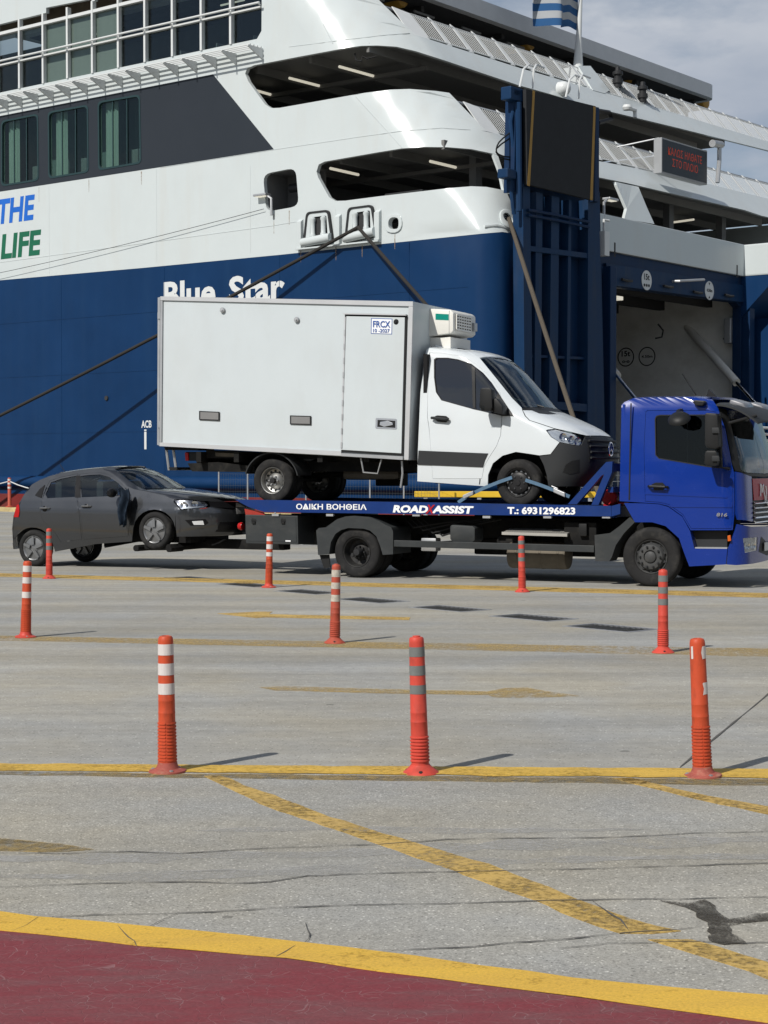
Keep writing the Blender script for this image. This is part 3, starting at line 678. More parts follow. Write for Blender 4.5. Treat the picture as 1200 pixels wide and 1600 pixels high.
body = [SI(x, y) for i in range(len(outl)-1) for (x, y) in [(outl[i][0] + (outl[i+1][0]-outl[i][0])*k/max(1, int(math.dist(outl[i], outl[i+1])/12)), outl[i][1] + (outl[i+1][1]-outl[i][1])*k/max(1, int(math.dist(outl[i], outl[i+1])/12))) for k in range(max(1, int(math.dist(outl[i], outl[i+1])/12)))]] + [tip]
body[0] = (body[0][0], body[0][1] + .003)
full += body + [(SU(UC(side_top)+RC(side_top)+.5, side_top), side_top), (SU(70, side_top), side_top)]
lo_ = []
for i, p in enumerate(full):                         # split the long straight runs
    q = full[(i+1) % len(full)]; n = max(1, int(abs(q[0]-p[0])/2.5), int(abs(q[1]-p[1])/2.5))
    lo_ += [(p[0]+(q[0]-p[0])*k/n, p[1]+(q[1]-p[1])*k/n) for k in range(n)]
holes = [[SI(x, y) for x, y in box_win], [SI(x, y) for x, y in ovalh]] + [[SI(x, y) for x, y in p] for p in WIN]
gl = [(SU(u, w), w) for u, w in ((GB0, GW0 + .25), (GB0 + .22, GW0), (GB1 - 1, GW0), (GB1 - 1, GW1), (GB0, GW1))]
holes.append(dens(gl, 2.0)); holes.append([SI(x, y) for x, y in slot]); holes.append([SI(x, y) for x, y in slot2])
cols = [SU(u, 14) for u in range(8, 70, 3)] + [-4.5, -3, -2, -1] + [i/10 for i in range(-2, 13)] + [2.5, 4, 6, 8, 11, 14, 17, 20, 24]
mb = MB(); panel(mb, lo_, holes, S, lambda s, w: Sin(s)*.16, (1, .45), cols)
plating = part(mb, 'side_plating', 'white_ship', smooth=30)
# weld seams that follow the plating round the corner
for pts in ([(250, 262), (440, 232), (560, 214), (625, 205), (690, 200), (735, 203)], [(555, 150), (575, 172), (605, 205), (628, 231)], [(452, 73), (540, 62), (600, 55), (640, 52)], [(505, 38), (520, 68)], [(0, 410), (240, 378), (430, 352), (470, 345)]):
    mb = MB(); q = SP([(pts[i][0]+(pts[i+1][0]-pts[i][0])*k/5, pts[i][1]+(pts[i+1][1]-pts[i][1])*k/5) for i in range(len(pts)-1) for k in range(5)] + [pts[-1]], closed=False)
    mb.tube([S(*p) - Sin(p[0])*.001 for p in q], .012, 5); part(mb, 'weld_seam', 'white_ship', plating)
M('tank_wall', (.16, .13, .10), .8, var=.3); M('lounge_wall', (.12, .125, .12), .8, var=.2)
GB0 = 10.05
# decks, inner walls
def deck_plan(w, ins):
    u, r = UC(w) + ins, RC(w); o = [(60, ins), (u + r, ins)]
    o += [(u + r - r*math.sin(i*math.pi/16), ins + r - r*math.cos(i*math.pi/16)) for i in range(1, 9)]
    return o + [(u, 25.5), (60, 25.5)]
for w0, w1, mt in ((9.55, 9.75, 'deck_grey'), (12.55, 12.85, 'ceiling_shaded'), (16.25, 16.6, 'ceiling_shaded'), (20.0, 20.3, 'ceiling_shaded')):
    mb = MB(); pl = deck_plan(w1 if w1 < 19 else 19, .3 if w1 < 19 else 5.0)
    mb.prism([SHIP.pt(u, v, w0) for u, v in pl], (0, 0, w1-w0)); part(mb, 'deck', mt, smooth=0)
def wall(name, a, b, w, mat, parent=None): mb = MB(); mb.box(SHIP, a, b, w); return part(mb, name, mat, parent, smooth=0)
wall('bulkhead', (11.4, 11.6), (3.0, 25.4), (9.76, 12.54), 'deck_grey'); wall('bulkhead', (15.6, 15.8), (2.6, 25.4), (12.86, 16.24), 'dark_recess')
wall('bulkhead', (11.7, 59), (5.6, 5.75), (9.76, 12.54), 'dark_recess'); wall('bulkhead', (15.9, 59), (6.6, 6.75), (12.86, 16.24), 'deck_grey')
wall('bulkhead', (14.0, 14.2), (3.2, 16.0), (16.61, 19.9), 'dark_recess'); wall('bulkhead', (14.3, 59), (5.6, 5.75), (16.61, 19.9), 'lounge_wall')  # dark bulkheads carry the shade under decks and canopy in their colour
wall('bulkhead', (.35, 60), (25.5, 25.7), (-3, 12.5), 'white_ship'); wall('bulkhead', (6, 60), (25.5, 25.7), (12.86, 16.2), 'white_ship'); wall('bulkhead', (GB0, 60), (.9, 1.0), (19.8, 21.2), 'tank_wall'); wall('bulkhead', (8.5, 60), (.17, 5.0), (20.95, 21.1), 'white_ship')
wall('starboard_hull', (.3, 60), (25.71, 25.9), (-3, 9.2), 'blue_hull')
for w, us in ((12.42, (2.4, 4.6, 6.8, 9)), (16.1, (5.6, 8.2, 10.8, 13.4))):
    for u in us:
        mb = MB(); mb.box(SHIP, (u, u + .12), (.6, 24), (w - .16, w + .149)); part(mb, 'deck_beam', 'ceiling_shaded', smooth=0)
    mb = MB(); mb.box(SHIP, (us[0] - .3, 30), (3.4, 3.6), (w - .3, w - .17)); part(mb, 'deck_girder', 'ceiling_shaded', smooth=0)
def ceiling_lamp(p0, p1, z, mat='lamp_tube'):
    mb = MB(); mb.tube([gnd(*p0, z), gnd(*p1, z)], .05, 6); part(mb, 'strip_lamp', mat)
for p0, p1 in (((516, 263), (560, 273)), ((672, 252), (714, 262))): ceiling_lamp(p0, p1, 12.2)
for p0, p1 in (((452, 122), (502, 135)), ((530, 104), (584, 119)), ((395, 140), (427, 149))): ceiling_lamp(p0, p1, 15.9)
ceiling_lamp((1048, 348), (1084, 343), 12.2)
mb = MB(); mb.tube([S(*SI(x, y)) + Sin(.5)*.35 for x, y in ((556, 80), (558, 90), (566, 92), (568, 84), (575, 88), (590, 84))], .03, 6); part(mb, 'cable', 'black_rubber')
# glazed gallery on the upper deck
gx = [31, 68, 106, 145, 185.5, 227, 270, 315, 361]
us = [GB0 + .02] + sorted(SHIP.tr(x, 130 - x*.22, 0)[0] for x in gx)
d_ = us[-1] - us[-2]
while us[-1] < 66: us.append(us[-1] + d_)
for i, (u0, u1) in enumerate(zip(us, us[1:])):
    mb = MB(); mb.box(SHIP, (u0 + .04, u1 - .04), (.10, .12), (GW0 + .02, GW1 - .35)); part(mb, 'pane', 'gallery_glass', smooth=0)
    if i in (5, 6, 7):
        mb = MB(); mb.box(SHIP, (u0 + .05, u1 - .05), (.16, .18), (GW0 + .03, GW1 - .36)); part(mb, 'roller_blind', 'blind', smooth=0)
    mb = MB(); mb.box(SHIP, (u1 - .05, u1 + .05), (-.05, .14), (GW0, GW1)); part(mb, 'mullion', 'white_paint', smooth=0)
mb = MB(); mb.box(SHIP, (GB0, 66), (-.04, .139), (GW1 - .45, GW1 - .33)); part(mb, 'transom_bar', 'white_paint', smooth=0)
mb = MB(); mb.box(SHIP, (GB0, 66), (-.03, .138), (GW0 + 1.08, GW0 + 1.14)); part(mb, 'transom_bar', 'white_paint', smooth=0)
mb = MB(); mb.tube([SHIP.pt(GB0 - .1, -.22, GW0 + 1.2), SHIP.pt(66, -.22, GW0 + 1.2)], .04, 8); hr = part(mb, 'handrail', 'white_paint')
for u in us: mb = MB(); mb.tube([SHIP.pt(u, -.22, GW0 + 1.2), SHIP.pt(u, -.04, GW0 + 1.17)], .025, 6); part(mb, 'bracket', 'white_paint', hr)
for k in range(7):
    mb = MB(); u = 12 + k*2.6; mb.tube([SHIP.pt(u, 1.2 + (k % 3)*.6, 18.9), SHIP.pt(u + 1.2, 1.2 + (k % 3)*.6, 18.9)], .035, 6); part(mb, 'strip_lamp', 'lamp_tube')
for k in range(9):
    mb = MB(); u = 11.5 + k*1.9; mb.box(SHIP, (u, u + .5), (1.2, 1.7), (16.61, 17.05)); mb.box(SHIP, (u, u + .07), (1.2, 1.7), (17.05, 17.55)); part(mb, 'lounge_chair', 'deck_grey', smooth=0, bevel=.03)
# louvred ledge under the gallery
LW = 16.62
for k in range(4):
    mb = MB(); v = -.10 - .19*k; mb.box(SHIP, (9.95, 60), (v - .05, v), (LW - .02, LW + .02)); part(mb, 'ledge_slat', 'white_paint', smooth=0)
bx = [370, 339, 308, 279, 249, 220, 192, 165, 137, 110, 84, 60, 35, 13]
bu = [SHIP.tr(x, 172 - x*.25, 0)[0] for x in bx]; bu += [bu[-1] + 1.0*(k+1) for k in range(20)]
for u in [9.97] + bu:
    mb = MB(); mb.prism([SHIP.pt(u, .0, LW - .021), SHIP.pt(u, -.78, LW - .021), SHIP.pt(u, -.78, LW - .07), SHIP.pt(u, -.02, LW - .42)], SHIP.a*.05); part(mb, 'ledge_bracket', 'white_paint', smooth=0)
# charcoal band with three cabin windows
ch = [(SU(70, 13), 12.98), SI(428.5, 234), SI(333, 116.3), (SU(70, 16), 16.03)]
mb = MB(); panel(mb, dens(ch, 2.), [[SI(x, y) for x, y in p] for p in WIN], lambda s, w: S(s, w) - SHIP.b*.004, SHIP.b*.003, 0)
band = part(mb, 'charcoal_band', 'charcoal_band', smooth=0)
for p in WIN:
    q = [SHIP.tr(x, y, 0) for x, y in p]; cu = sum(a for a, c in q)/len(q); cw = sum(c for a, c in q)/len(q)
    big = [(cu + (a-cu)*1.035, cw + (c-cw)*1.03) for a, c in q]; sm = [(cu + (a-cu)*.97, cw + (c-cw)*.975) for a, c in q]
    mb = MB(); panel(mb, big, [sm], lambda a, c: SHIP.pt(a, -.02, c), SHIP.b*.10); wn = part(mb, 'window_frame', 'frame_green', smooth=0)
    mb = MB(); panel(mb, [(cu + (a-cu)*.99, cw + (c-cw)*.99) for a, c in q], [], lambda a, c: SHIP.pt(a, .05, c), SHIP.b*.012); part(mb, 'pane', 'cabin_glass', wn, smooth=0)
    ws = max(a for a, c in q) - min(a for a, c in q); hs = max(c for a, c in q) - min(c for a, c in q)
    for f in (-.17, .17): mb = MB(); mb.box(SHIP, (cu + ws*f - .025, cu + ws*f + .025), (.02, .049), (cw - hs*.48, cw + hs*.48)); part(mb, 'mullion', 'frame_green', wn, smooth=0)
    mb = MB(); mb.slab(lambda i, j: SHIP.pt(cu + ws*(.16 + .30*i), .30 + .05*math.sin(i*22), cw - hs*.5 + hs*j), 14, 2, SHIP.b*.01); part(mb, 'curtain', 'curtain', wn)
    mb = MB(); mb.box(SHIP, (cu - ws*.9, cu + ws*.9), (1.6, 1.7), (cw - hs*.6, cw + hs*.6)); part(mb, 'room_wall', 'cabin_wall', wn, smooth=0)
    mb = MB(); mb.box(SHIP, (cu - ws*.35, cu - ws*.02), (.6, .9), (cw - hs*.5, cw - hs*.22)); mb.box(SHIP, (cu - ws*.33, cu - ws*.28), (.6, .9), (cw - hs*.22, cw - hs*.02)); part(mb, 'cabin_chair', 'deck_grey', wn, smooth=0, bevel=.03)
# lettering on the side
def side_text(s, px0, base, px1, h, mat, name, bold=.03, shear=0, off=.006):
    u0, w0 = SHIP.tr(px0, base, 0); u1, _ = SHIP.tr(px1, base, 0)
    mb = MB(); text(mb, s, lambda x, y: SHIP.pt(u0 - x, -off, w0 + y), u0 - u1, h, bold, shear); return mb.build(name, mat, ferry, smooth=0, recalc=False)
side_text('THE', -6, 349.5, 52, .98, 'letter_blue', 'lettering', .035, .12)
side_text('LIFE', 1.5, 403.5, 62, .98, 'letter_green', 'lettering', .035, .12)
side_text('Blue', 256, 481, 337, .98, 'white_paint', 'ship_name', .03); side_text('Star', 358, 474, 445, .98, 'white_paint', 'ship_name', .03)
side_text('ACB', 221, 668, 237, .27, 'white_paint', 'lettering', .03)
mb = MB(); a0, c0 = SHIP.tr(225.5, 671, 0); a1, c1 = SHIP.tr(229, 702, 0); mb.box(SHIP, (a1, a0), (-.006, -.003), (c1, c0)); part(mb, 'draught_line', 'white_paint', smooth=0)
mb = MB(); mb.lathe(S(*SI(167, 622)) - SHIP.b*.05, SHIP.b, [(.09, 0), (.09, .06), (.06, .06), (.06, .01)], 12, closed=True); part(mb, 'scupper', 'dark_recess')
mb = MB(); mb.box(SHIP, (9.2, 60), (-.01, .0), (3.05, 3.075)); part(mb, 'weld_seam', 'blue_hull', hull, smooth=0)
for w in (5.35, 7.55):
    mb = MB(); mb.box(SHIP, (1.0, 60), (-.009, .0), (w, w + .02)); part(mb, 'weld_seam', 'blue_hull', hull, smooth=0)
for u in (3.4, 9.2, 15.0, 20.8, 26.6): mb = MB(); mb.box(SHIP, (u, u + .02), (-.008, .0), (1.4, 9.2)); part(mb, 'weld_seam', 'blue_hull', hull, smooth=0)
for u, w0, w1 in ((15.4, 9.4, 12.9), (21.5, 9.4, 12.9), (10.6, 9.4, 12.5), (6.6, 9.4, 10.6)): mb = MB(); mb.box(SHIP, (u, u + .015), (-.006, .0), (w0, w1)); part(mb, 'weld_seam', 'white_ship', plating, smooth=0)
rr_ = random.Random(5)
for x, y, ln in ((428, 334, .7), (452, 329, .5), (470, 392, .4), (525, 386, .45), (566, 383, .4), (617, 366, .5), (61, 292, .6), (139, 280, .5), (221, 268, .5)):
    u, w = SHIP.tr(x, y, 0); wd = rr_.uniform(.02, .05); mb = MB()
    mb.slab(lambda i, j: SHIP.pt(u + wd*(1 - .5*i)*(j - .5), -.006, w - ln*i), 6, 1, SHIP.b*.003); part(mb, 'rust_run', 'rust_run', plating, smooth=0)
# lit lamp in its recess
q = [SHIP.tr(x, y, 0) for x, y in box_win]; ua, ub = min(a for a, c in q), max(a for a, c in q); wa, wb = min(c for a, c in q), max(c for a, c in q)
mb = MB(); mb.box(SHIP, (ua - .1, ub + .1), (1.3, 1.4), (wa - .1, wb + .1)); mb.box(SHIP, (ub + .01, ub + .1), (.16, 1.3), (wa - .1, wb + .1)); mb.box(SHIP, (ua - .1, ub + .1), (.16, 1.3), (wb + .01, wb + .1)); rc_ = part(mb, 'recess_box', 'deck_grey', smooth=0)
pp = [S(*SI(x, y)) for x, y in ((431, 290), (445, 288), (462, 286))]
mb = MB(); mb.tube([p + SHIP.b*.8 for p in pp], .16, 12); part(mb, 'pipe', 'steel_dark', rc_)
def flood(pos, dirv, n=3):
    mb = MB(); fr = Frame(pos, dirv, Vector((0, 0, 1)).cross(Vector(dirv))); mb.box(fr, (-.30, .30), (-.16, .16), (-.03, .05)); b_ = part(mb, 'floodlight', 'galvanised', smooth=0, bevel=.02)
    for k in range(n): mb = MB(); mb.box(fr, (-.25 + .18*k, -.11 + .18*k), (-.12, .12), (-.045, -.031)); part(mb, 'lamp_lens', 'lamp_tube', b_, smooth=0)
    mb = MB(); mb.tube([fr.pt(.2, 0, .0), fr.pt(.45, 0, -.15), fr.pt(.45, 0, -.75)], .05, 8); part(mb, 'lamp_arm', 'galvanised', b_)
flood(S(*SI(413, 306)) - SHIP.b*.12, SHIP.a*-1)
# roller fairleads
def fairlead(o4, in4):
    cu, cw = SHIP.tr(sum(x for x, y in o4)/4, sum(y for x, y in o4)/4, 0)
    oq = rounded([SHIP.tr(x, y, 0) for x, y in o4], .16); iq = rounded([SHIP.tr(x, y, 0) for x, y in in4], .06)
    inn = [(cu + (a-cu)*.87, cw + (c-cw)*.90) for a, c in oq]
    mb = MB(); panel(mb, oq, [inn], lambda a, c: SHIP.pt(a, -.10, c), SHIP.b*.099); f = part(mb, 'fairlead', 'steel_dark', smooth=0)
    mb = MB(); panel(mb, [(cu + (a-cu)*.995, cw + (c-cw)*.995) for a, c in inn], [iq], lambda a, c: SHIP.pt(a, -.07, c), SHIP.b*.069); part(mb, 'frame', 'white_ship', f, smooth=0)
    mb = MB(); panel(mb, iq, [], lambda a, c: SHIP.pt(a, -.012, c), SHIP.b*.011); part(mb, 'throat', 'dark_recess', f, smooth=0)
    a0, a1 = min(a for a, c in iq), max(a for a, c in iq); c0, c1 = min(c for a, c in iq), max(c for a, c in iq)
    for k in (.20, .80):
        u = a0 + (a1-a0)*k; mb = MB(); mb.lathe(SHIP.pt(u, -.10, c0 + .04), (0, 0, 1), [(.07, 0), (.11, .02), (.11, .10), (.09, .14), (.09, c1-c0-.22), (.11, c1-c0-.16), (.11, c1-c0-.1), (.06, c1-c0-.06)], 12); part(mb, 'roller', 'white_ship', f)
    lo = [SHIP.tr(x, y, 0) for x, y in (o4[3], o4[2])]
    mb = MB(); mb.tube([SHIP.pt(lo[0][0] - .06, -.14, lo[0][1] + .17), SHIP.pt(lo[1][0] + .06, -.14, lo[1][1] + .17)], .16, 14); part(mb, 'lip', 'white_ship', f)
fairlead([(481, 332), (516, 328), (523, 379), (475, 388)], [(487, 340), (512, 337), (514, 369), (486, 374)])
fairlead([(546, 325), (584, 320), (592, 370), (540, 381)], [(554, 333), (580, 329), (581, 360), (552, 365)])
for x0, x1, y0, y1 in ((467, 474, 342, 391), (526, 534, 334, 383), (588, 596, 327, 376)):
    a0, c0 = SHIP.tr(x0, y1, 0); a1, c1 = SHIP.tr(x1, y0, 0)
    mb = MB(); mb.prism([SHIP.pt(a0, -.002, c0), SHIP.pt(a0, -.14, c0), SHIP.pt(a0, -.14, c1 - .1), SHIP.pt(a0, -.002, c1)], SHIP.a*(a1-a0)); part(mb, 'fender_plate', 'white_ship', smooth=0, bevel=.02)
a0, c0 = SHIP.tr(466, 396, 0); a1, c1 = SHIP.tr(596, 380, 0)
mb = MB(); mb.box(SHIP, (a1, a0), (-.20, -.003), (c0 + .10, c0 + .15)); part(mb, 'fairlead_shelf', 'white_ship', smooth=0)
oq = [SHIP.tr(x, y, 0) for x, y in smoothpoly([(603, 343), (613, 335), (624, 336), (629, 346), (627, 358), (618, 364), (606, 362), (601, 352)], 2)]; iq = [SHIP.tr(x, y, 0) for x, y in ovalh]
mb = MB(); panel(mb, oq, [iq], lambda a, c: SHIP.pt(a, -.05, c), SHIP.b*.049); part(mb, 'pipe_collar', 'white_ship', smooth=0, bevel=.015)
mb = MB(); mb.box(SHIP, (iq[0][0] - 1, iq[0][0] + .6), (.5, .6), (10, 11)); part(mb, 'recess_box', 'dark_recess', smooth=0)
# stern chock at the corner with its pad
cq = [SI(x, y) for x, y in smoothpoly([(780, 333), (786, 327), (795, 330), (802, 343), (806, 354), (800, 358), (788, 354), (781, 345)], 3)]
ci = [SI(x, y) for x, y in smoothpoly([(784, 336), (789, 333), (795, 338), (799, 346), (794, 348), (787, 344)], 3)]
mb = MB(); panel(mb, cq, [ci], lambda s, w: S(s, w) - Sin(s)*.09, lambda s, w: Sin(s)*.085); part(mb, 'stern_chock', 'white_ship', smooth=40, bevel=.02)
mb = MB(); panel(mb, ci, [], lambda s, w: S(s, w) - Sin(s)*.006, lambda s, w: Sin(s)*.004); part(mb, 'chock_throat', 'dark_recess', smooth=0)
lp = [SI(x, y) for x, y in ((757, 354), (775, 352), (795, 357), (818, 365))]
mb = MB(); mb.tube([S(*p) - Sin(p[0])*.03 for p in lp], .06, 8); part(mb, 'ledge', 'white_ship')
# transom with its door opening
def SQ(pts, u): return [STERN.tr(x, y, u) for x, y in pts]
v_end = STERN.pt(0, 0, 0); vs_end = S(sg_end, 5); v0 = SHIP.inv(vs_end)[1]
door = SQ([(953, 452), (960, 448), (1150, 472), (1157, 480)], 0); dv0, dv1 = door[0][0], door[3][0]
doorh = [(dv0, 1.2)] + [(dv1, 1.2)] + door[::-1]
mb = MB(); panel(mb, [(v0 + .002, -3), (25.6, -3), (25.6, 9.30), (v0 + .002, 9.30)], [doorh], lambda v, w: STERN.pt(v, 0, w), SHIP.a*.35)
transom = part(mb, 'transom', 'navy_stern', smooth=0)
# portal frame and lintel
lt = SQ([(947, 411), (1163, 446), (1163, 474), (947, 446)], -.12)
mb = MB(); mb.prism([STERN.pt(v, -.12, w) for v, w in (lt[0], lt[1], (dv1 + .25, door[2][1] + .02), (dv0 - .15, door[1][1] + .02))], SHIP.a*.118); lintel = part(mb, 'lintel', 'navy_light', transom, smooth=0)
for x0, x1 in ((dv0 - .55, dv0 - .12), (dv1 + .12, dv1 + .55)):
    mb = MB(); mb.box(STERN, (x0, x1), (-.35, -.003), (.6, 8.75)); part(mb, 'door_jamb', 'navy_stern', transom, smooth=0, bevel=.03)
for x, y in ((977, 437), (1042, 447), (1088, 456), (1137, 461)):
    v, w = STERN.tr(x, y, -.13); mb = MB(); mb.tube([STERN.pt(v - .35, -.2, w - .02), STERN.pt(v, -.24, w - .05), STERN.pt(v + .35, -.2, w - .02)], .05, 6); part(mb, 'hinge', 'steel_dark', lintel)
def disc_sign(x, y, ru, u, lines, ring, back, ink, parent, frame=None):
    v, w = STERN.tr(x, y, u); mb = MB(); mb.lathe(STERN.pt(v, u, w), -SHIP.a, [(ru, 0), (ru, .012)], 32); d = part(mb, 'round_sign', back, parent, smooth=0)
    mb = MB(); mb.lathe(STERN.pt(v, u, w), -SHIP.a, [(ru*1.0, .0125), (ru*1.0, .016), (ru*.9, .016), (ru*.9, .0125)], 32, closed=False); part(mb, 'ring', ring, d, smooth=0)
    for s, dy, wd, hh in lines:
        mb = MB(); text(mb, s, lambda a, b: STERN.pt(v - wd/2 + a, u - .018, w + dy + b), wd, hh, .03); part(mb, 'lettering', ink, d, smooth=0, recalc=False)
disc_sign(1010, 438, .36, -.124, (('15t', .02, .40, .22),), 'white_paint', 'white_paint', 'ink', lintel)
v, w = STERN.tr(1010, 448, -.13)
for k in (-.16, .0, .16):
    mb = MB(); mb.lathe(STERN.pt(v + k, -.145, w + .05), -SHIP.a, [(.055, 0), (.055, .004)], 12); part(mb, 'wheel_mark', 'ink', lintel, smooth=0)
disc_sign(1108, 454, .36, -.124, (('4.50m', -.05, .46, .12),), 'white_paint', 'white_paint', 'ink', lintel)
v, w = STERN.tr(1108, 454, -.13)
for k in (1, -1): mb = MB(); mb.prism([STERN.pt(v - .06, -.145, w + k*.30), STERN.pt(v + .06, -.145, w + k*.30), STERN.pt(v, -.145, w + k*.20)], SHIP.a*.003); part(mb, 'arrow_mark', 'ink', lintel, smooth=0)
mb = MB(); p0, p1 = [STERN.pt(*STERN.tr(x, y, -.4)[:1], -.4, STERN.tr(x, y, -.4)[1]) for x, y in ((1061, 439), (1100, 437))]; mb.tube([p0 + SHIP.a*.3, p0, p1], .05, 8); part(mb, 'bracket_pipe', 'galvanised', lintel)
# garage inside
gw = dv1 + .5
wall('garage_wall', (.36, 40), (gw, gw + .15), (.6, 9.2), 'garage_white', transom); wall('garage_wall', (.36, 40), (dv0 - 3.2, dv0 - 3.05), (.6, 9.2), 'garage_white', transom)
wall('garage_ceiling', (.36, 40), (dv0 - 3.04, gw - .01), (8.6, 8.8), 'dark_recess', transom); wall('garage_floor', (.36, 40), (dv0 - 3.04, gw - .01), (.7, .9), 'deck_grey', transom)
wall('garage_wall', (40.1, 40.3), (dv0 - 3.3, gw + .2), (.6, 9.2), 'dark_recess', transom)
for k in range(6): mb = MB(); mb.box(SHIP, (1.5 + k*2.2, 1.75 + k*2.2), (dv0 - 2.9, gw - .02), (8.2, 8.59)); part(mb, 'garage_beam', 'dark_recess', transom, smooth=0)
for k in range(14):
    mb = MB(); mb.hexa([STERN.pt(dv0 - .12, .37, 1.2 + k*.5), STERN.pt(dv0 + .12, .37, 1.3 + k*.5), STERN.pt(dv0 + .12, .6, 1.3 + k*.5), STERN.pt(dv0 - .12, .6, 1.2 + k*.5), STERN.pt(dv0 - .12, .37, 1.45 + k*.5), STERN.pt(dv0 + .12, .37, 1.55 + k*.5), STERN.pt(dv0 + .12, .6, 1.55 + k*.5), STERN.pt(dv0 - .12, .6, 1.45 + k*.5)])
    part(mb, 'hazard_stripe', 'yellow_dull', transom, smooth=0)
wall_fr = Frame(STERN.pt(gw, 0, 0), SHIP.a, SHIP.b)            # pixel tracing on the garage side wall
def wall_ring(x, y, rr, lines):
    a, c = wall_fr.tr(x, y, 0); mb = MB(); mb.lathe(wall_fr.pt(a, -.004, c), -SHIP.b, [(rr, 0), (rr, .01), (rr*.89, .01), (rr*.89, 0)], 32, closed=False); d = part(mb, 'round_mark', 'ink', transom, smooth=0)
    for s, dy, wd, hh in lines:
        mb = MB(); text(mb, s, lambda p, q: wall_fr.pt(a + wd/2 - p, -.006, c + dy + q), wd, hh, .03); part(mb, 'lettering', 'ink', d, smooth=0, recalc=False)
wall_ring(978, 558, .40, (('15t', .04, .42, .23), ('o-o', -.24, .36, .15))); wall_ring(1011, 557, .40, (('4.50m', -.05, .52, .11),))
def cyl(p0, p1, r0, mat, name, parent=transom): mb = MB(); mb.tube([p0, p1], r0, 14); return part(mb, name, mat, parent)
def wp(x, y, u): v, w = STERN.tr(x, y, u); return STERN.pt(v, u, w)
c1 = cyl(wp(1052, 487, 3.6), wp(1151, 598, -.2), .17, 'ram_white', 'ram_cylinder'); cyl(wp(1150, 597, -.2), wp(1215, 668, -2.6), .065, 'chrome', 'ram_rod', c1)
c2 = cyl(wp(905, 520, 3.6), wp(964, 587, -.3), .16, 'ram_white', 'ram_cylinder'); cyl(wp(963, 586, -.3), wp(1030, 668, -2.6), .06, 'chrome', 'ram_rod', c2)
mb = MB(); b0 = wp(1146, 515, .36 - .0); mb.box(Frame(b0, SHIP.b, SHIP.a), (-.25, .25), (0, .3), (-.55, .45)); part(mb, 'control_box', 'galvanised', transom, smooth=0, bevel=.03)
for x, y in ((1134, 508), (1028, 506)):
    mb = MB(); b0 = wp(x, y, .8); mb.tube([b0, b0 + Vector((.2, 0, -.25)), b0 + Vector((.15, 0, -.5)), b0 + Vector((-.1, 0, -.55))], .035, 6); part(mb, 'cable', 'black_rubber', transom)
mb = MB(); b0 = wp(961, 466, .8); mb.box(Frame(b0, SHIP.b, SHIP.a), (-.2, .25), (-.2, .2), (-.07, .07)); part(mb, 'garage_lamp', 'lamp_tube', transom, smooth=0, bevel=.02)
mb = MB(); mb.tube([wp(956, 478, .5), wp(956, 512, .5)], .07, 8); part(mb, 'garage_pipe', 'white_paint', transom)
# lowered main ramp to the quay
mb = MB(); mb.hexa([STERN.pt(dv0, -9.5, .03), STERN.pt(dv1, -9.5, .03), STERN.pt(dv1, .3, .62), STERN.pt(dv0, .3, .62), STERN.pt(dv0, -9.5, .10), STERN.pt(dv1, -9.5, .10), STERN.pt(dv1, .3, .89), STERN.pt(dv0, .3, .89)]); part(mb, 'main_ramp', 'steel_dark', smooth=0)
# raised side ramp
RU = -.55
def rp(x, y, u=RU): v, w = STERN.tr(x, y, u); return STERN.pt(v, u, w)
def rpoly(name, px, u, th, mat, parent, **k):
    mb = MB(); q = SQ(px, u); panel(mb, q, [], lambda v, w: STERN.pt(v, u, w), SHIP.a*th); return part(mb, name, mat, parent, **k)
ramp = rpoly('side_ramp', [(818, 268), (937, 300), (946, 700), (824, 700)], -.22, .2, 'navy_stern', ferry, smooth=0)
flap = rpoly('ramp_flap', [(822, 139), (931, 166), (928, 313), (824, 288)], -.85, .12, 'flap_grey', ramp, smooth=0)
for px in ([(832.5, 141), (836, 142), (828, 291), (824, 290)], [(927.5, 166), (931, 167), (926, 313), (922, 312)]):
    rpoly('edge_stripe', px, -.856, .004, 'yellow_dull', flap, smooth=0)
rpoly('flap_side', [(806, 152), (820, 150), (818, 300), (803, 300)], -.6, .4, 'navy_stern', ramp, smooth=0)
rpoly('flap_side', [(931.5, 167), (936, 168), (936, 316), (929, 314)], -.8, .4, 'navy_stern', ramp, smooth=0)
for px in ([(817, 292), (828, 292), (833, 660), (820, 660)], [(919, 312), (936, 316), (945, 680), (918, 680)]): rpoly('stile', px, -.62, .399, 'navy_light', ramp, smooth=0)
for px in ([(838, 300), (848, 302), (845, 630), (835, 630)], [(862, 306), (874, 308), (871, 630), (858, 630)], [(889, 312), (893, 313), (890, 630), (885, 630)]): rpoly('rib', px, -.56, .339, 'navy_light', ramp, smooth=0)
for px in ([(827, 384), (922, 396), (922, 404), (827, 392)], [(827, 624), (925, 632), (925, 644), (827, 636)]): rpoly('cross_beam', px, -.60, .38, 'navy_light', ramp, smooth=0)
rpoly('cross_beam', [(827, 554), (918, 558), (918, 562), (827, 558)], -.5, .28, 'navy_stern', ramp, smooth=0)
for dy in (0, 8):
    mb = MB(); mb.tube([rp(825, 328 + dy, -.68), rp(870, 336 + dy, -.68), rp(920, 347 + dy, -.68)], .05, 6); part(mb, 'ramp_cable', 'navy_stern', ramp)
mb = MB(); mb.tube([rp(806, 155, -.5), rp(798, 190, -.5), rp(803, 240, -.5), rp(799, 300, -.5), rp(803, 335, -.5)], .07, 8); mb.tube([rp(810, 160, -.7), rp(811, 330, -.7)], .10, 8); part(mb, 'hydraulic_line', 'navy_light', ramp)
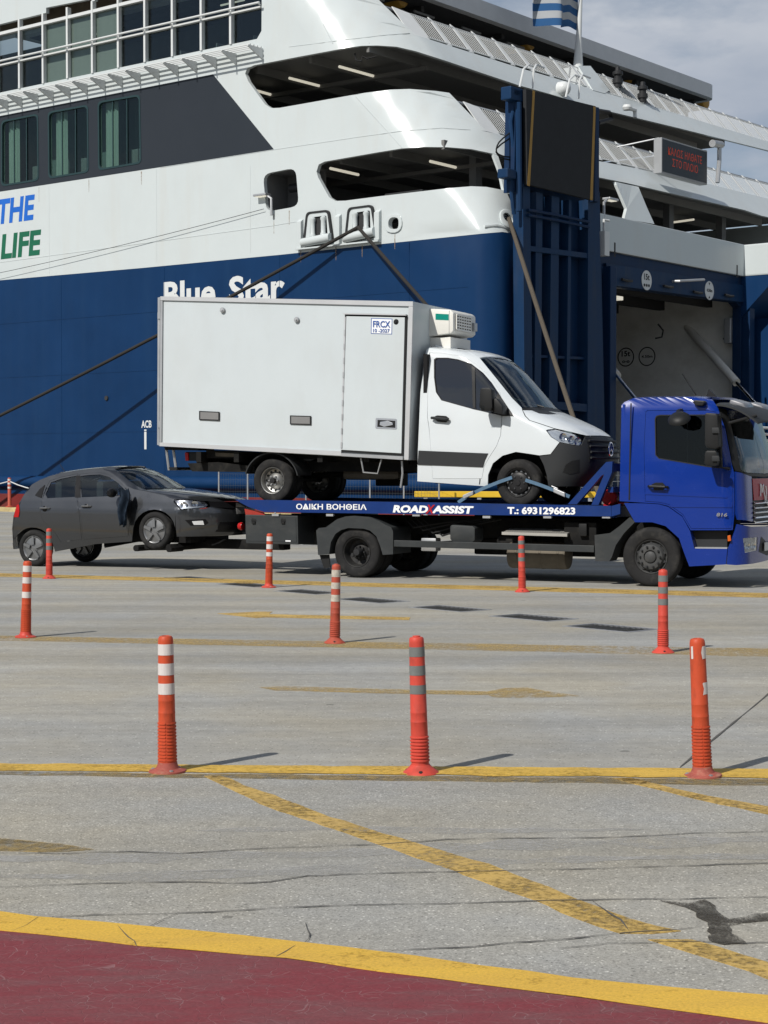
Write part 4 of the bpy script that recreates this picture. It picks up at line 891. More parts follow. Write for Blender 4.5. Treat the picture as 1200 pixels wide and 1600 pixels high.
for x, y, s in ((800, 148, .35), (812, 150, .28), (792, 272, .25), (800, 146, .2)):
    mb = MB(); b0 = rp(x, y, -.5); mb.box(Frame(b0, SHIP.b, SHIP.a), (-s, s), (-.2, .2), (-s*.6, s*.6)); part(mb, 'hinge_block', 'navy_light', ramp, smooth=0, bevel=.04)
for pts in ([(800, 205), (780, 222), (776, 238), (790, 245), (803, 244)], [(803, 212), (776, 232), (782, 246), (800, 250)]):
    mb = MB(); mb.tube([rp(x, y, -.4) for x, y in smoothpoly(pts + pts[::-1], 3)[:len(pts)*3]], .025, 6); part(mb, 'hose', 'black_rubber', ramp)
mb = MB(); mb.tube([rp(x, y, -.6) for x, y in ((928, 172), (952, 176), (956, 186), (935, 192))], .08, 6); part(mb, 'hinge_arm', 'steel_dark', ramp)
# ladder hoops and dome above the ramp
for x in (812, 884):
    mb = MB(); 
    for dx in (0, 20): mb.tube([rp(x + dx, 136 + dx*.1 + (16 if x > 850 else 0), -.9 + .3), rp(x + dx*.8 + 6, 108 + (16 if x > 850 else 0), -.6), rp(x + dx*.6 + 14, 101 + (16 if x > 850 else 0), -.5), rp(x + dx*.6 + 26, 106 + (16 if x > 850 else 0), -.3)], .035, 6)
    part(mb, 'ladder_hoop', 'white_paint')
mb = MB(); mb.lathe(S(*SI(871, 140)) - Sin(2)*.3, -SHIP.a, [(.28, -.2), (.28, 0), (.25, .12), (.15, .22), (.03, .26)], 16); part(mb, 'dome_camera', 'white_paint')
# stern bulwark block right of the ramp
def bx4(px, u): return SQ(px, u)
q = SQ([(926, 336), (1163, 377), (1165, 441), (931, 402)], -.14); wt = (q[0][1] + q[1][1])/2; wbm = (q[2][1] + q[3][1])/2; bv0 = q[3][0]; bv1 = q[1][0]
mb = MB(); mb.box(STERN, (bv0, bv1), (-.14, .30), (9.31, wt)); blk = part(mb, 'stern_bulwark', 'white_ship', smooth=0, bevel=.03)
mb = MB(); mb.box(STERN, (bv1 + .002, 25.6), (-1.25, .30), (9.31, wt)); part(mb, 'quarter_block', 'white_ship', blk, smooth=0, bevel=.06)
mb = MB(); mb.prism([STERN.pt(bv1 + .01, -1.24, 9.305), STERN.pt(bv1 + .01, -.002, 9.305), STERN.pt(bv1 + .01, -.002, 7.7), STERN.pt(bv1 + .01, -1.24, 8.9)], SHIP.b*6); part(mb, 'quarter_sponson', 'blue_hull', blk, smooth=0)
mb = MB(); mb.box(STERN, (bv1 + 1.0, 25.6), (-1.0, -.003), (.4, 7.69)); part(mb, 'quarter_hull', 'blue_hull', blk, smooth=0)
for x, y in ((961, 390), (1152, 424)):
    v, w = STERN.tr(x, y, -.15); mb = MB(); mb.box(STERN, (v - .05, v + .05), (-.144, -.141), (w - .25, w + .25)); part(mb, 'drain_slot', 'dark_recess', blk, smooth=0)
v, w = STERN.tr(942, 378, -.3); mb = MB(); mb.box(STERN, (v - .2, v + .12), (-.5, -.141), (w - .5, w + .35)); mb.tube([STERN.pt(v - .1, -.4, w + .3), STERN.pt(v - .1, -.4, w + .75), STERN.pt(v + .25, -.4, w + .75)], .05, 6); part(mb, 'junction_box', 'white_paint', blk, smooth=0, bevel=.02)
flood(wp(954, 312, -.1), SHIP.b*-1)
for px in ([(962, 284), (980, 326), (976, 342), (1023, 350), (1012, 326), (998, 292)], [(770, 240), (778, 242), (787, 270), (797, 303), (789, 303), (781, 268)]):
    q = [SI(x, y) for x, y in dens(px, 5)]; mb = MB(); panel(mb, q, [], lambda s, w: S(s, w) + Sin(s)*.01, lambda s, w: Sin(s)*.12); part(mb, 'stern_pillar', 'white_ship', smooth=0)
for x, y0, y1 in ((1046, 320, 350), (1128, 335, 372), (745, 236, 262)):
    v, w1 = STERN.tr(x, y0, 3.2); _, w0 = STERN.tr(x, y1, 3.2); mb = MB(); mb.box(STERN, (v - .18, v + .18), (3.1, 3.4), (9.76, 12.54)); part(mb, 'deck_post', 'deck_grey', smooth=0)
# stern railings, leaning with the rake
def railing(px0, px1, v_first, n, hgt=1.12, skip=()):
    s0, w0 = SI(*px0); s1, w1 = SI(*px1)
    rt = thing_part('stern_railing'); spacing = 1.36
    def base(s): return w0 + (w1-w0)*(s-s0)/(s1-s0)
    def PT(s, h, out_=0.0):
        w = base(s); k = (UC(w + 1) - UC(w))
        p = S(s, w) + SHIP.a*(.06 + k*h*.98) + Vector((0, 0, h)); return p - SHIP.a*out_
    m = int((s1-s0)/spacing)
    for i in range(m+1):
        s = s0 + i*spacing
        mb = MB(); mb.hexa([PT(s - .02, -.02), PT(s + .25, -.02), PT(s + .25, -.02) + SHIP.a*.05, PT(s - .02, -.02) + SHIP.a*.05, PT(s - .01, hgt), PT(s + .17, hgt - .12), PT(s + .17, hgt - .12) + SHIP.a*.05, PT(s - .01, hgt) + SHIP.a*.05])
        mb.build('stanchion', 'white_paint', rt, smooth=0)
        if i < m:
            mb = MB()
            for k in range(8):
                t = s + .28 + (spacing - .36)*k/7; mb.tube([PT(t, .05), PT(t - .03, hgt - .14)], .012, 4, caps=False)
            mb.tube([PT(s + .2, .05), PT(s + spacing, .05)], .025, 5, caps=False); mb.tube([PT(s + .15, hgt - .14), PT(s + spacing, hgt - .14)], .022, 5, caps=False)
            mb.build('bar_panel', 'white_paint', rt)
    mb = MB(); mb.tube([PT(s0 - .1, hgt - .02) + SHIP.a*.10, PT(s1, hgt - .02) + SHIP.a*.10], .05, 8); mb.build('top_rail', 'galvanised', rt)
def thing_part(name):
    mb = MB(); mb.tube([SHIP.pt(9, 12, 12.9), SHIP.pt(9, 12, 12.95)], .02, 4); return part(mb, name, 'white_paint')
railing((648, 54), (1400, 284), 0, 0)
railing((762, 205), (1400, 363), 0, 0)
# canopy over the top deck
CU = 8.6
q = [STERN.tr(x, y, CU) for x, y in ((760, 7), (1122, 132), (1122, 155), (760, 31))]
wt = (q[0][1] + q[1][1])/2; wb_ = (q[2][1] + q[3][1])/2; ve = q[1][0]
mb = MB(); pl = rounded([(CU, -3.0), (CU, ve), (26, ve), (26, -3.0)], [.1, .9, .1, .1], 6)
mb.prism([SHIP.pt(u, v + 5.0 if v < 0 else v, wb_) for u, v in pl], (0, 0, wt - wb_)); can = part(mb, 'canopy', 'canopy_grey', smooth=30)
mb = MB(); mb.box(STERN, (2.4, ve - .5), (CU + .35, 25.5), (wb_ - .03, wb_ - .003)); part(mb, 'soffit_shade', 'dark_recess', can, smooth=0)  # dark sheet that paints in the shade under the canopy
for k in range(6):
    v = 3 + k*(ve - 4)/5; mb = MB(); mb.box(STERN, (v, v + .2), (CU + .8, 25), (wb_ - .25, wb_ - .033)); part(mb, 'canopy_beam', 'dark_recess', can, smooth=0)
    mb = MB(); mb.box(STERN, (v + .02, v + .18), (CU + 1.2, CU + 1.38), (16.61, wb_ - .26)); part(mb, 'canopy_post', 'deck_grey', can, smooth=0)
for x, y in ((640, -2), (838, 66), (996, 119), (1110, 160)):
    v, w = STERN.tr(x, y, CU + 1.0); mb = MB(); mb.lathe(STERN.pt(v - .35, CU + 1.0, w), SHIP.a, [(.2, 0), (.36, .05), (.40, .12), (.40, 2.2), (.3, 2.3)], 18) ; part(mb, 'life_raft_canister', 'yellow_dull', can)
for k in range(5):
    mb = MB(); v = 5 + k*3.2; mb.tube([STERN.pt(v, CU + .9, wb_ - .3), STERN.pt(v + 1.3, CU + .9, wb_ - .3)], .05, 6); part(mb, 'strip_lamp', 'deck_grey', can)
# flagstaff with its pedestal, mast lights
f0 = S(*SI(913, 104)) + SHIP.a*.3
mb = MB(); mb.tube([f0 + Vector((0, 0, -.2)), f0 + Vector((.02, 0, 1.2)), f0 + Vector((.12, 0, 3.2)), f0 + Vector((.25, 0, 6.5))], [.22, .12, .06, .04], 10); part(mb, 'flagstaff', 'white_paint')
pl = [S(*SI(x, y)) - Sin(2)*.02 for x, y in ((903, 103), (922, 103), (952, 141), (944, 146), (926, 141))]
mb = MB(); mb.prism(pl, SHIP.a*.7); part(mb, 'flagstaff_pedestal', 'white_ship', smooth=0)
for x, y in ((957, 125), (996, 148)):
    p = S(*SI(x, y)) - Sin(2)*.25
    mb = MB(); mb.lathe(p, (0, 0, 1), [(.17, -.35), (.17, -.2), (.22, -.18), (.22, .0), (.15, .02), (.15, .16), (.22, .18), (.22, .30), (.12, .34), (.1, .5)], 12); part(mb, 'navigation_light', 'steel_dark')
    mb = MB(); mb.tube([p + Vector((0, 0, -.35)), p + Vector((0, 0, -.6)), p + SHIP.a*.5 + Vector((0, 0, -.7))], .07, 6); part(mb, 'light_bracket', 'white_paint')
def cctv(x, y, u):
    p = wp(x, y, u); mb = MB(); mb.tube([p, p + SHIP.b*.75 + Vector((0, 0, .05))], .15, 10); mb.tube([p + SHIP.b*.6, p + SHIP.b*.6 + Vector((0, 0, -.6)), p + SHIP.b*.45 + Vector((0, 0, -1.5))], .09, 8); part(mb, 'camera_housing', 'galvanised')
cctv(1113, 224, .9)
mb = MB(); p = wp(980, 168, 3.4); mb.tube([p, p + SHIP.b*.6, p + SHIP.b*.6 + Vector((0, 0, -.3))], .09, 8); mb.lathe(p, (0, 0, 1), [(.16, -.1), (.2, 0), (.16, .1)], 10); part(mb, 'camera_housing', 'white_paint')
# welcome board
WU = 1.15
q = SQ([(1034, 214), (1105, 236), (1105, 287), (1034, 272)], WU); mb = MB(); bw = [min(a for a, c in q), max(a for a, c in q)]
wt = (q[0][1] + q[1][1])/2; wb_ = (q[2][1] + q[3][1])/2
mb.box(STERN, bw, (WU, WU + .35), (wb_, wt)); wbd = part(mb, 'message_board', 'board_grey', smooth=0, bevel=.02)
mb = MB(); mb.box(STERN, (bw[0] + .06, bw[1] - .06), (WU - .012, WU - .002), (wb_ + .06, wt - .06)); scr = part(mb, 'screen', 'screen_black', wbd, smooth=0)
hh = wt - wb_
for s, f0_, wd in (('ΚΑΛΩΣ ΗΛΘΑΤΕ', .56, .74), ('ΣΤΟ ΠΛΟΙΟ', .26, .56)):
    W_ = (bw[1]-bw[0]); mb = MB(); text(mb, s, lambda a, b: STERN.pt(bw[0] + W_*(1-wd)/2 + a, WU - .016, wb_ + hh*f0_ + b), W_*wd, hh*.22, .0); part(mb, 'lettering', 'led_red', wbd, smooth=0, recalc=False)
mb = MB(); mb.tube([STERN.pt(bw[0] + .1, WU + .2, wt), STERN.pt(bw[0] - .7, WU + 1.6, wt - .3)], .03, 6); part(mb, 'stay', 'galvanised', wbd)

# ------------------------------------------------------------------ flag
FL = thing('flag', 'blue and white striped flag hanging from the ferry stern flagstaff', 'flag', f0 + Vector((.2, 0, 5)))
pt_ = f0 + Vector((.07, 0, 1.45))
def cloth(i, j):                                     # i along the fly (away from the staff), j up the hoist
    x = -i*2.55; y = (.30*math.sin(i*7.5 + j*2.2) + .14*math.sin(i*15 + 1))*(.25 + i); z = j*2.7 - i*.02 + .06*math.sin(i*9) + .10*math.sin(i*5)*(1-j)
    return pt_ + SHIP.b*(x*.86) + SHIP.a*(y - x*.15) + Vector((x*.05, 0, z))
mb = MB(); mb.grid(cloth, 60, 36); me_i = []
fo = mb.build('cloth', 'flag_white_backlit', FL, recalc=False); fo.data.materials.append(MATS['flag_blue_backlit'])
for p in fo.data.polygons:
    i, j = p.index//36, p.index % 36; st = j//4
    blue = st % 2 == 0
    if st >= 4 and i < 22: blue = not (st == 6 or 9 <= i <= 12)
    p.material_index = 1 if blue else 0

# ------------------------------------------------------------------ mooring ropes
def rope(name, label, pts, r, mat, sag=.0, n=24):
    a, b = pts; o = [a.lerp(b, i/n) + Vector((0, 0, -sag*4*(i/n)*(1-i/n))) for i in range(n+1)]
    mb = MB(); mb.tube([p for p in o], r, 8); return mb.build(name, mat, None, label, 'rope', loc=tuple(b))
fl = S(*SI(566, 356)) - SHIP.b*.22
def proj(p):
    q = p - EYE; z = q.y*cp_ - q.z*sp_; return CX + FP*q.x/z, CY - FP*(q.z*cp_ + q.y*sp_)/z
BOL = []
def end_for(px, py, v, z):                           # bollard on the quay at offset v whose rope runs through the photo point
    best = None
    for k in range(-1200, 6000):
        e = SHIP.pt(k*.01, v, z); pe = proj(e); ps = proj(fl)
        if abs(pe[0]-ps[0]) < 1: continue
        t = (px-ps[0])/(pe[0]-ps[0])
        if t <= 0 or t > 1.2: continue
        yy = ps[1] + (pe[1]-ps[1])*t
        if best is None or abs(yy-py) < best[0]: best = (abs(yy-py), e)
    return best[1]
eA = end_for(0, 640, -3.6, .45); eB = end_for(725, 537, -3.4, .45)
rope('mooring_rope', 'dark mooring rope running down left from the roller fairlead across the hull', (fl, eA), .062, 'rope_dark', .25)
rope('mooring_rope', 'dark mooring rope running down right from the roller fairlead behind the white van', (fl, eB), .062, 'rope_dark', .1)
fl = S(*SI(790, 342)) - Sin(.9)*.15
eC = end_for(893, 640, -5.5, .45)
rope('mooring_rope', 'thick tan mooring rope from the stern corner down behind the van bonnet', (fl, eC), .07, 'rope_tan', .1)
p0 = S(*SI(415, 327)) - SHIP.b*.1
rope('mooring_rope', 'thin grey line strung along the white hull below the floodlight', (p0, S(*SI(-60, 441)) - SHIP.b*.25), .010, 'steel_dark', .1)
# ------------------------------------------------------------------ vehicle helpers
class Wrap:
    """Body skin given by plan sections: at height w a rounded rectangle, front at UC(w), side at VC(w), corner radius RC(w)."""
    def __init__(s, o, back, far, W, UC, RC, VC, bow, rng):
        s.fr = Frame(o, back, far); s.W, s.U, s.Rr, s.V, s.bow, s.rng = W, table(UC), table(RC), table(VC), bow, rng
    def bw(s, v): x = max(0., min(1., (s.W/2 - min(v, s.W/2))/(s.W/2))); return s.bow*(1 - x*x)
    def P(s, sg, w, inset=0.0):
        u, r, v0 = s.U(w), s.Rr(w), s.V(w)
        if sg <= 0: a, b = u + r - sg, 0
        elif sg >= 1: a, b = u, r + sg - 1
        else: q = sg*math.pi/2; a, b = u + r - r*math.sin(q), r - r*math.cos(q)
        if sg > 0: a -= s.bw(b)
        return s.fr.pt(a, b + v0, w) + s.inn(sg)*inset
    def inn(s, sg):
        q = max(0., min(1., sg))*math.pi/2; return s.fr.b*math.cos(q) + s.fr.a*math.sin(q)
    def sgc(s, w): return 1 + s.W/2 - s.V(w) - s.Rr(w)
    def isin(s, p):
        u, v, w = s.fr.inv(p); v -= s.V(w); r = s.Rr(w)
        if v <= 0: return False
        lim = s.U(w) - s.bw(v) + (r - math.sqrt(max(0, r*r - (r-v)**2)) if v < r else 0)
        return u > lim
    def inv(s, x, y):
        d = ray(x, y); lo = s.rng[0]; hi = lo
        while not s.isin(EYE + d*hi) and hi < s.rng[1]: lo = hi; hi += .04
        for _ in range(24):
            m = (lo+hi)/2
            if s.isin(EYE + d*m): hi = m
            else: lo = m
        u, v, w = s.fr.inv(EYE + d*hi); v -= s.V(w); r = s.Rr(w); u += s.bw(v)
        if v >= r: return (1 + v - r, w)
        if u >= s.U(w) + r: return (-(u - s.U(w) - r), w)
        return (max(0, math.atan2(s.U(w) + r - u, r - v)/(math.pi/2)), w)
    def pts(s, px, step=0, closed=True):
        o = []; px2 = []
        for i, p in enumerate(px):                   # keep traced edges straight on the body
            px2.append(p); q = px[(i+1) % len(px)]
            if isinstance(p[0], str) or isinstance(q[0], str) or (not closed and i == len(px)-1): continue
            n = int(math.dist(p, q)/1.8)
            px2 += [(p[0]+(q[0]-p[0])*k/n, p[1]+(q[1]-p[1])*k/n) for k in range(1, n)]
        for p in px2:
            if p[0] == 'c': o.append((s.sgc(p[1]) + (p[2] if len(p) > 2 else 0), p[1]))
            elif p[0] == 's': o.append((p[1], p[2]))
            else: o.append(s.inv(*p))
        return dens(o, step) if step else o
    def pan(s, name, px, mat, parent, holes=(), off=0.0, th=.02, step=.10, mirror=False, smooth=35, label=None, round_=0):
        o = s.pts(px); o = rounded(o, round_, 3) if round_ else o
        mb = MB(); panel(mb, dens(o, step), [dens(h, step) for h in holes], lambda p, q: s.P(p, q, -off), lambda p, q: s.inn(p)*th, step)
        if mirror:
            n = len(mb.v); mb.v += [s.flip(p) for p in mb.v]; mb.f += [tuple(i + n for i in f[::-1]) for f in mb.f]
        return mb.build(name, mat, parent, label=label, smooth=smooth)
    def flip(s, p): u, v, w = s.fr.inv(p); return s.fr.pt(u, s.W - v, w)
    def side(s, name, px, mat, parent, **k): return s.pan(name, px, mat, parent, **k)
def flipped(obj, wrap, name=None):                   # the same part on the far side of a vehicle
    me = obj.data.copy(); off = Vector(root_of(obj).location)
    for v in me.vertices: v.co = wrap.flip(v.co + off) - off
    me.flip_normals(); o = bpy.data.objects.new(name or obj.name.split('.')[0], me); COL.objects.link(o); o.parent = obj.parent
    return o
def shrink(poly, d):                                 # inset a closed 2-D polygon by d
    n = len(poly); ar = sum(poly[i][0]*poly[(i+1) % n][1] - poly[(i+1) % n][0]*poly[i][1] for i in range(n)); sgn = 1 if ar > 0 else -1; o = []
    for i in range(n):
        p0, p1, p2 = Vector(poly[i-1]), Vector(poly[i]), Vector(poly[(i+1) % n])
        e1, e2 = (p1-p0), (p2-p1)
        if e1.length < 1e-6 or e2.length < 1e-6: o.append(tuple(p1)); continue
        e1.normalize(); e2.normalize(); n1 = Vector((-e1.y, e1.x))*sgn; n2 = Vector((-e2.y, e2.x))*sgn
        m = (n1+n2); m = m/max(.35, m.length_squared)*2 if m.length > .2 else n1
        o.append(tuple(p1 + m*d*.5*2/ max(1, 1)*.5*2*.5)) if False else o.append(tuple(p1 + m*d*.5))
    return o
def wheel(parent, fr, a, b, c, r, w, rim, style, n=40):
    """Wheel with its axis along fr.b, outer face at b, growing inward by w."""
    O = fr.pt(a, b, c); ax = fr.b
    prof = [(rim*.98, .03), (rim*1.03, .012), (rim*1.10, .004), (r*.86, .0), (r*.94, .010), (r*.975, .028), (r*.992, .045)]
    k = 5
    for i in range(k):
        t0 = .05 + (w - .10)*i/k; t1 = .05 + (w - .10)*(i+1)/k; prof += [(r, t0 + .004), (r, t1 - .010), (r - .009, t1 - .008), (r - .009, t1 - .001)]
    prof += [(r*.975, w - .028), (r*.94, w - .01), (r*.86, w), (rim, w - .01), (rim*.98, w - .03)]
    mb = MB(); mb.lathe(O, ax, prof, n, closed=False); t = mb.build('wheel', 'tyre', parent, smooth=38)
    mb = MB()
    if style == 'van_rear': rp, mt = [(rim, .022), (rim*.97, .012), (rim*.93, .018), (rim*.90, .05), (rim*.84, .11), (rim*.66, .125), (rim*.55, .10), (rim*.40, .075), (rim*.30, .06), (.0, .06)], 'rim_steel'
    elif style == 'truck_rear': rp, mt = [(rim, .03), (rim*.97, .016), (rim*.93, .022), (rim*.88, .06), (rim*.80, .15), (rim*.60, .165), (rim*.52, .15), (rim*.40, .13), (.0, .13)], 'rim_black'
    elif style == 'truck_front': rp, mt = [(rim, .03), (rim*.97, .012), (rim*.93, .02), (rim*.88, .05), (rim*.83, .055), (rim*.78, .010), (rim*.70, -.02), (rim*.52, -.03), (rim*.40, -.028), (rim*.36, -.005), (.0, -.005)], 'rim_grey'
    elif style == 'car': rp, mt = [(rim, .02), (rim*.97, .008), (rim*.92, .014), (rim*.85, .03), (rim*.6, .02), (rim*.3, .012), (.0, .010)], 'rim_silver'
    else: rp, mt = [(rim, .022), (rim*.97, .010), (rim*.93, .016), (rim*.88, .045), (rim*.80, .05), (rim*.72, .018), (rim*.60, .004), (rim*.45, .0), (.0, .0)], 'rim_dark'
    mb.lathe(O, ax, rp, n, closed=False); rm_ = mb.build('rim', mt, t, smooth=30)
    x = fr.a; z = fr.c
    def ring(name, m, rad, d0, rr, ln, mat_, sides=6, ph=0):
        for q in range(m):
            an = 2*math.pi*q/m + ph; p = O + (x*math.cos(an) + z*math.sin(an))*rad + ax*d0
            mb = MB(); mb.lathe(p, -ax, [(rr, 0), (rr, ln*.8), (rr*.7, ln)], sides); mb.build(name, mat_, t, smooth=30)
    if style == 'truck_front': ring('nut', 10, rim*.60, -.026, .017, .03, 'steel_dark'); ring('vent_hole', 10, rim*.80, .02, .022, .004, 'dark_recess', 10, .31); mb = MB(); mb.lathe(O, -ax, [(rim*.34, .005), (rim*.33, .03), (rim*.28, .04), (.0, .042)], 20); mb.build('hub', 'rim_grey', t)
    elif style == 'truck_rear': ring('nut', 8, rim*.36, .13, .016, .04, 'steel_dark'); ring('vent_hole', 8, rim*.68, .155, .030, .004, 'dark_recess', 10, .31); mb = MB(); mb.lathe(O, -ax, [(rim*.26, -.13), (rim*.25, -.02), (rim*.20, .0), (.0, .002)], 20); mb.build('hub', 'steel_dark', t)
    elif style == 'van_rear': ring('nut', 6, rim*.34, .062, .014, .03, 'galvanised'); ring('vent_hole', 12, rim*.72, .115, .020, .004, 'dark_recess', 10); mb = MB(); mb.lathe(O, -ax, [(rim*.22, -.06), (rim*.20, -.0), (.0, .002)], 16); mb.build('hub', 'rim_dark', t)
    elif style == 'van_front': ring('nut', 6, rim*.46, -.0, .016, .012, 'steel_dark'); ring('vent_hole', 14, rim*.80, .045, .018, .004, 'rim_silver', 8); mb = MB(); mb.lathe(O, -ax, [(rim*.20, .0), (rim*.18, .014), (.0, .015)], 20); mb.build('hub', 'rim_dark', t)
    elif style == 'car':
        for q in range(5):
            an = 2*math.pi*q/5 + .3; d = x*math.cos(an) + z*math.sin(an); e = ax.cross(d)
            mb = MB(); mb.hexa([O + d*.06 - e*.035 - ax*.004, O + d*rim*.92 - e*.025 - ax*.0, O + d*rim*.92 + e*.025, O + d*.06 + e*.035 - ax*.004, O + d*.06 - e*.03 - ax*.02, O + d*rim*.92 - e*.018 - ax*.014, O + d*rim*.92 + e*.018 - ax*.014, O + d*.06 + e*.03 - ax*.02]); mb.build('spoke', 'rim_silver', t, smooth=30)
    return t
M('rim_steel', (.30, .30, .29), .4, metal=.8, var=.15); M('rim_black', (.022, .022, .022), .6, var=.25, dirt=(.08, .075, .065), damt=.4, dscale=(8, 8, 8)); M('rim_grey', (.055, .057, .058), .55, var=.2, dirt=(.12, .11, .10), damt=.4, dscale=(8, 8, 8))
M('rim_dark', (.018, .018, .019), .45, var=.2); M('rim_silver', (.22, .225, .23), .4, metal=.7, var=.08)
M('truck_blue', (.003, .027, .225), .26, var=.04, vs=3, coat=.5, spec=.25, dirt=(.012, .032, .17), damt=.2, dscale=(3, 3, 1.2)); M('bed_blue', (.010, .034, .155), .4, spec=.15, var=.10, vs=4, dirt=(.03, .045, .10), damt=.4, dscale=(3, 3, 5))
M('van_white', (.60, .64, .66), .22, var=.015, coat=.25, dirt=(.6, .59, .55), damt=.12, dscale=(2, 2, 1)); M('box_white', (.53, .58, .60), .38, var=.03, vs=1.2, dirt=(.42, .42, .40), damt=.22, dscale=(1.2, 1.2, .5)); M('box_trim', (.55, .56, .57), .35, metal=.3, var=.05)
M('plastic_grey', (.024, .026, .028), .6, spec=.3, var=.08, bump=.0006, bs=300); M('plastic_dark', (.010, .0105, .011), .5, spec=.3, var=.1); M('chassis_black', (.009, .009, .009), .8, spec=.2, var=.3, vs=5, dirt=(.06, .055, .045), damt=.35, dscale=(5, 5, 5))
M('toolbox_grey', (.030, .034, .036), .55, spec=.3, var=.10, vs=4, dirt=(.09, .09, .085), damt=.3, dscale=(3, 3, 6)); M('interior', (.010, .010, .011), .8, var=.1); M('seat_fabric', (.06, .06, .062), .9, var=.1)
M('car_grey', (.062, .066, .073), .30, metal=.75, var=.03, coat=1.0, dirt=(.06, .06, .06), damt=.12, dscale=(3, 3, 2)); M('car_black', (.006, .006, .007), .3, var=.05)
M('red_lens', (.40, .012, .012), .2, var=.03); M('orange_lens', (.55, .11, .015), .25, var=.03); M('lamp_reflector', (.78, .79, .80), .22, metal=.35, var=.05); M('winch_red', (.42, .015, .018), .4, var=.1)
M('teal_sticker', (.0, .22, .17), .4, var=.03); M('unit_cream', (.72, .71, .66), .4, var=.03, dirt=(.5, .48, .42), damt=.2, dscale=(4, 4, 2)); M('sticker_white', (.80, .82, .84), .4, var=.01); M('sticker_blue', (.02, .08, .30), .4, var=0)
M('strap_blue', (.09, .16, .24), .8, var=.15, vs=20); M('tank_brown', (.115, .10, .078), .6, metal=.3, var=.25, vs=5); M('perforated', (.42, .41, .38), .5, metal=.5, var=.15); M('rust_red', (.30, .03, .02), .6, var=.2); M('cloth_navy', (.012, .022, .038), .85, var=.2, vs=8, bump=.01, bs=14)
M('orange_safety', (.75, .22, .02), .5); M('plate_white', (.62, .63, .62), .4, var=.03); M('mesh_wire', (.13, .14, .15), .5, metal=.4); M('sticker_red', (.33, .012, .03), .35, var=.1)
GLASS('windscreen_glass', (.62, .70, .72), .06); GLASS('tinted_glass', (.25, .28, .29), .03); GLASS('car_glass', (.72, .78, .78), .07); GLASS('lens_glass', (.86, .88, .9), .08); GLASS('visor_smoke', (.10, .10, .11), .04)
M('visor_lamp', (.22, .22, .23), .25, metal=.4); M('recess_grey', (.20, .20, .20), .5, var=.1); M('lamp_dark', (.10, .10, .11), .2, metal=.8, var=.1); M('plate_dark', (.16, .16, .16), .4, var=.3, vs=40); GLASS('van_glass', (.30, .34, .36), .13)
tA = (gnd(1016, 917) - gnd(555, 903)).normalized(); tB = Vector((-tA.y, tA.x, 0)); tO = gnd(1016, 917)
TR = Frame(tO, tA, tB)                               # a: forward, b: away from the camera, c: up; b = 0 on the near side
def PX(px, b=0.0): return TR.trs(px, b)
def tpoly(name, px, b, th, mat, parent, holes=(), bevel=0, smooth=0, step=0, round_=0, label=None):
    q = PX(px, b); q = rounded(q, round_, 3) if round_ else q
    mb = MB(); panel(mb, q, [PX(h, b) for h in holes], lambda a, c: TR.pt(a, b, c), tB*th, step); return mb.build(name, mat, parent, smooth=smooth, bevel=bevel, label=label)
def tbox(name, a, b, c, mat, parent, bevel=0, smooth=0, **k): mb = MB(); mb.box(TR, a, b, c); return mb.build(name, mat, parent, bevel=bevel, smooth=smooth or (40 if bevel else 0), **k)
def ttube(name, pts, r, mat, parent, n=8, **k): mb = MB(); mb.tube([TR.pt(*p) for p in pts], r, n); return mb.build(name, mat, parent, **k)
def ttext(s, x0, x1, yb, b, h, mat, parent, bold=.03, shear=0.0, name='lettering'):
    (a0, c0), (a1, c1) = TR.tr(x0, yb[0], b), TR.tr(x1, yb[1], b); k = (c1-c0)/(a1-a0); mb = MB()
    text(mb, s, lambda x, y: TR.pt(a0 + x, b - .004, c0 + k*x + y), a1 - a0, h, bold, shear); return mb.build(name, mat, parent, smooth=0, recalc=False)

# ------------------------------------------------------------------ tow truck
truck = thing('tow_truck', 'blue flatbed tow truck carrying the white box van', 'tow truck', TR.pt(-2, 1.2, 0))
TW = 2.34
CABW = Wrap(TR.pt(1.31, .02, 0), -tA, tB, TW, [(0, 0), (.9, 0), (1.0, .02), (1.75, .05), (2.5, .28), (2.62, .42), (2.75, .8)], [(0, .30), (1.0, .27), (2.5, .22)], [(0, 0), (1.7, 0), (2.55, .05), (2.66, .10)], .07, (20, 34))
doorpx = [(1009, 643), (1012, 641), (1107, 641), (1119, 644), (1127, 660), (1135, 690), (1143, 733), (1145, 789), (1143, 826), (1080, 826), (1067, 804), (1045, 788.5), (1030, 785), (1008, 783.5), (1006, 700)]
dq = CABW.pts(doorpx); dqi = shrink(dq, .011)
winpx = [(1024, 655), (1026, 650.5), (1031, 649), (1101, 648.5), (1113, 650), (1119, 660), (1128, 731), (1107, 729), (1030, 716), (1025, 711)]
wq = CABW.pts(winpx)
sidepx = [(971, 634), (975, 628.5), (990, 622), (1013, 621), (1080, 620.5), (1112, 622.5), (1121, 636), (1133, 668), (1144, 728), (1147.5, 740), (1147.5, 803), (1145, 828), (1137, 828.5), (1079, 828.5), (1066, 806), (1044, 790.5), (1030, 787), (1007, 785.5), (968, 783)]
def solid_pan(W, name, q, holes, mat, parent, off=0, th=.02, step=.12, mirror=False, smooth=35, label=None):
    mb = MB(); panel(mb, dens(q, step), [dens(h, step) for h in holes], lambda p, r: W.P(p, r, -off), lambda p, r: W.inn(p)*th, step)
    if mirror: n = len(mb.v); mb.v += [W.flip(p) for p in mb.v]; mb.f += [tuple(i + n for i in f[::-1]) for f in mb.f]
    return mb.build(name, mat, parent, smooth=smooth, label=label)
cs = solid_pan(CABW, 'cab_side', CABW.pts(sidepx), [dq], 'truck_blue', truck, step=.12); flipped(cs, CABW)
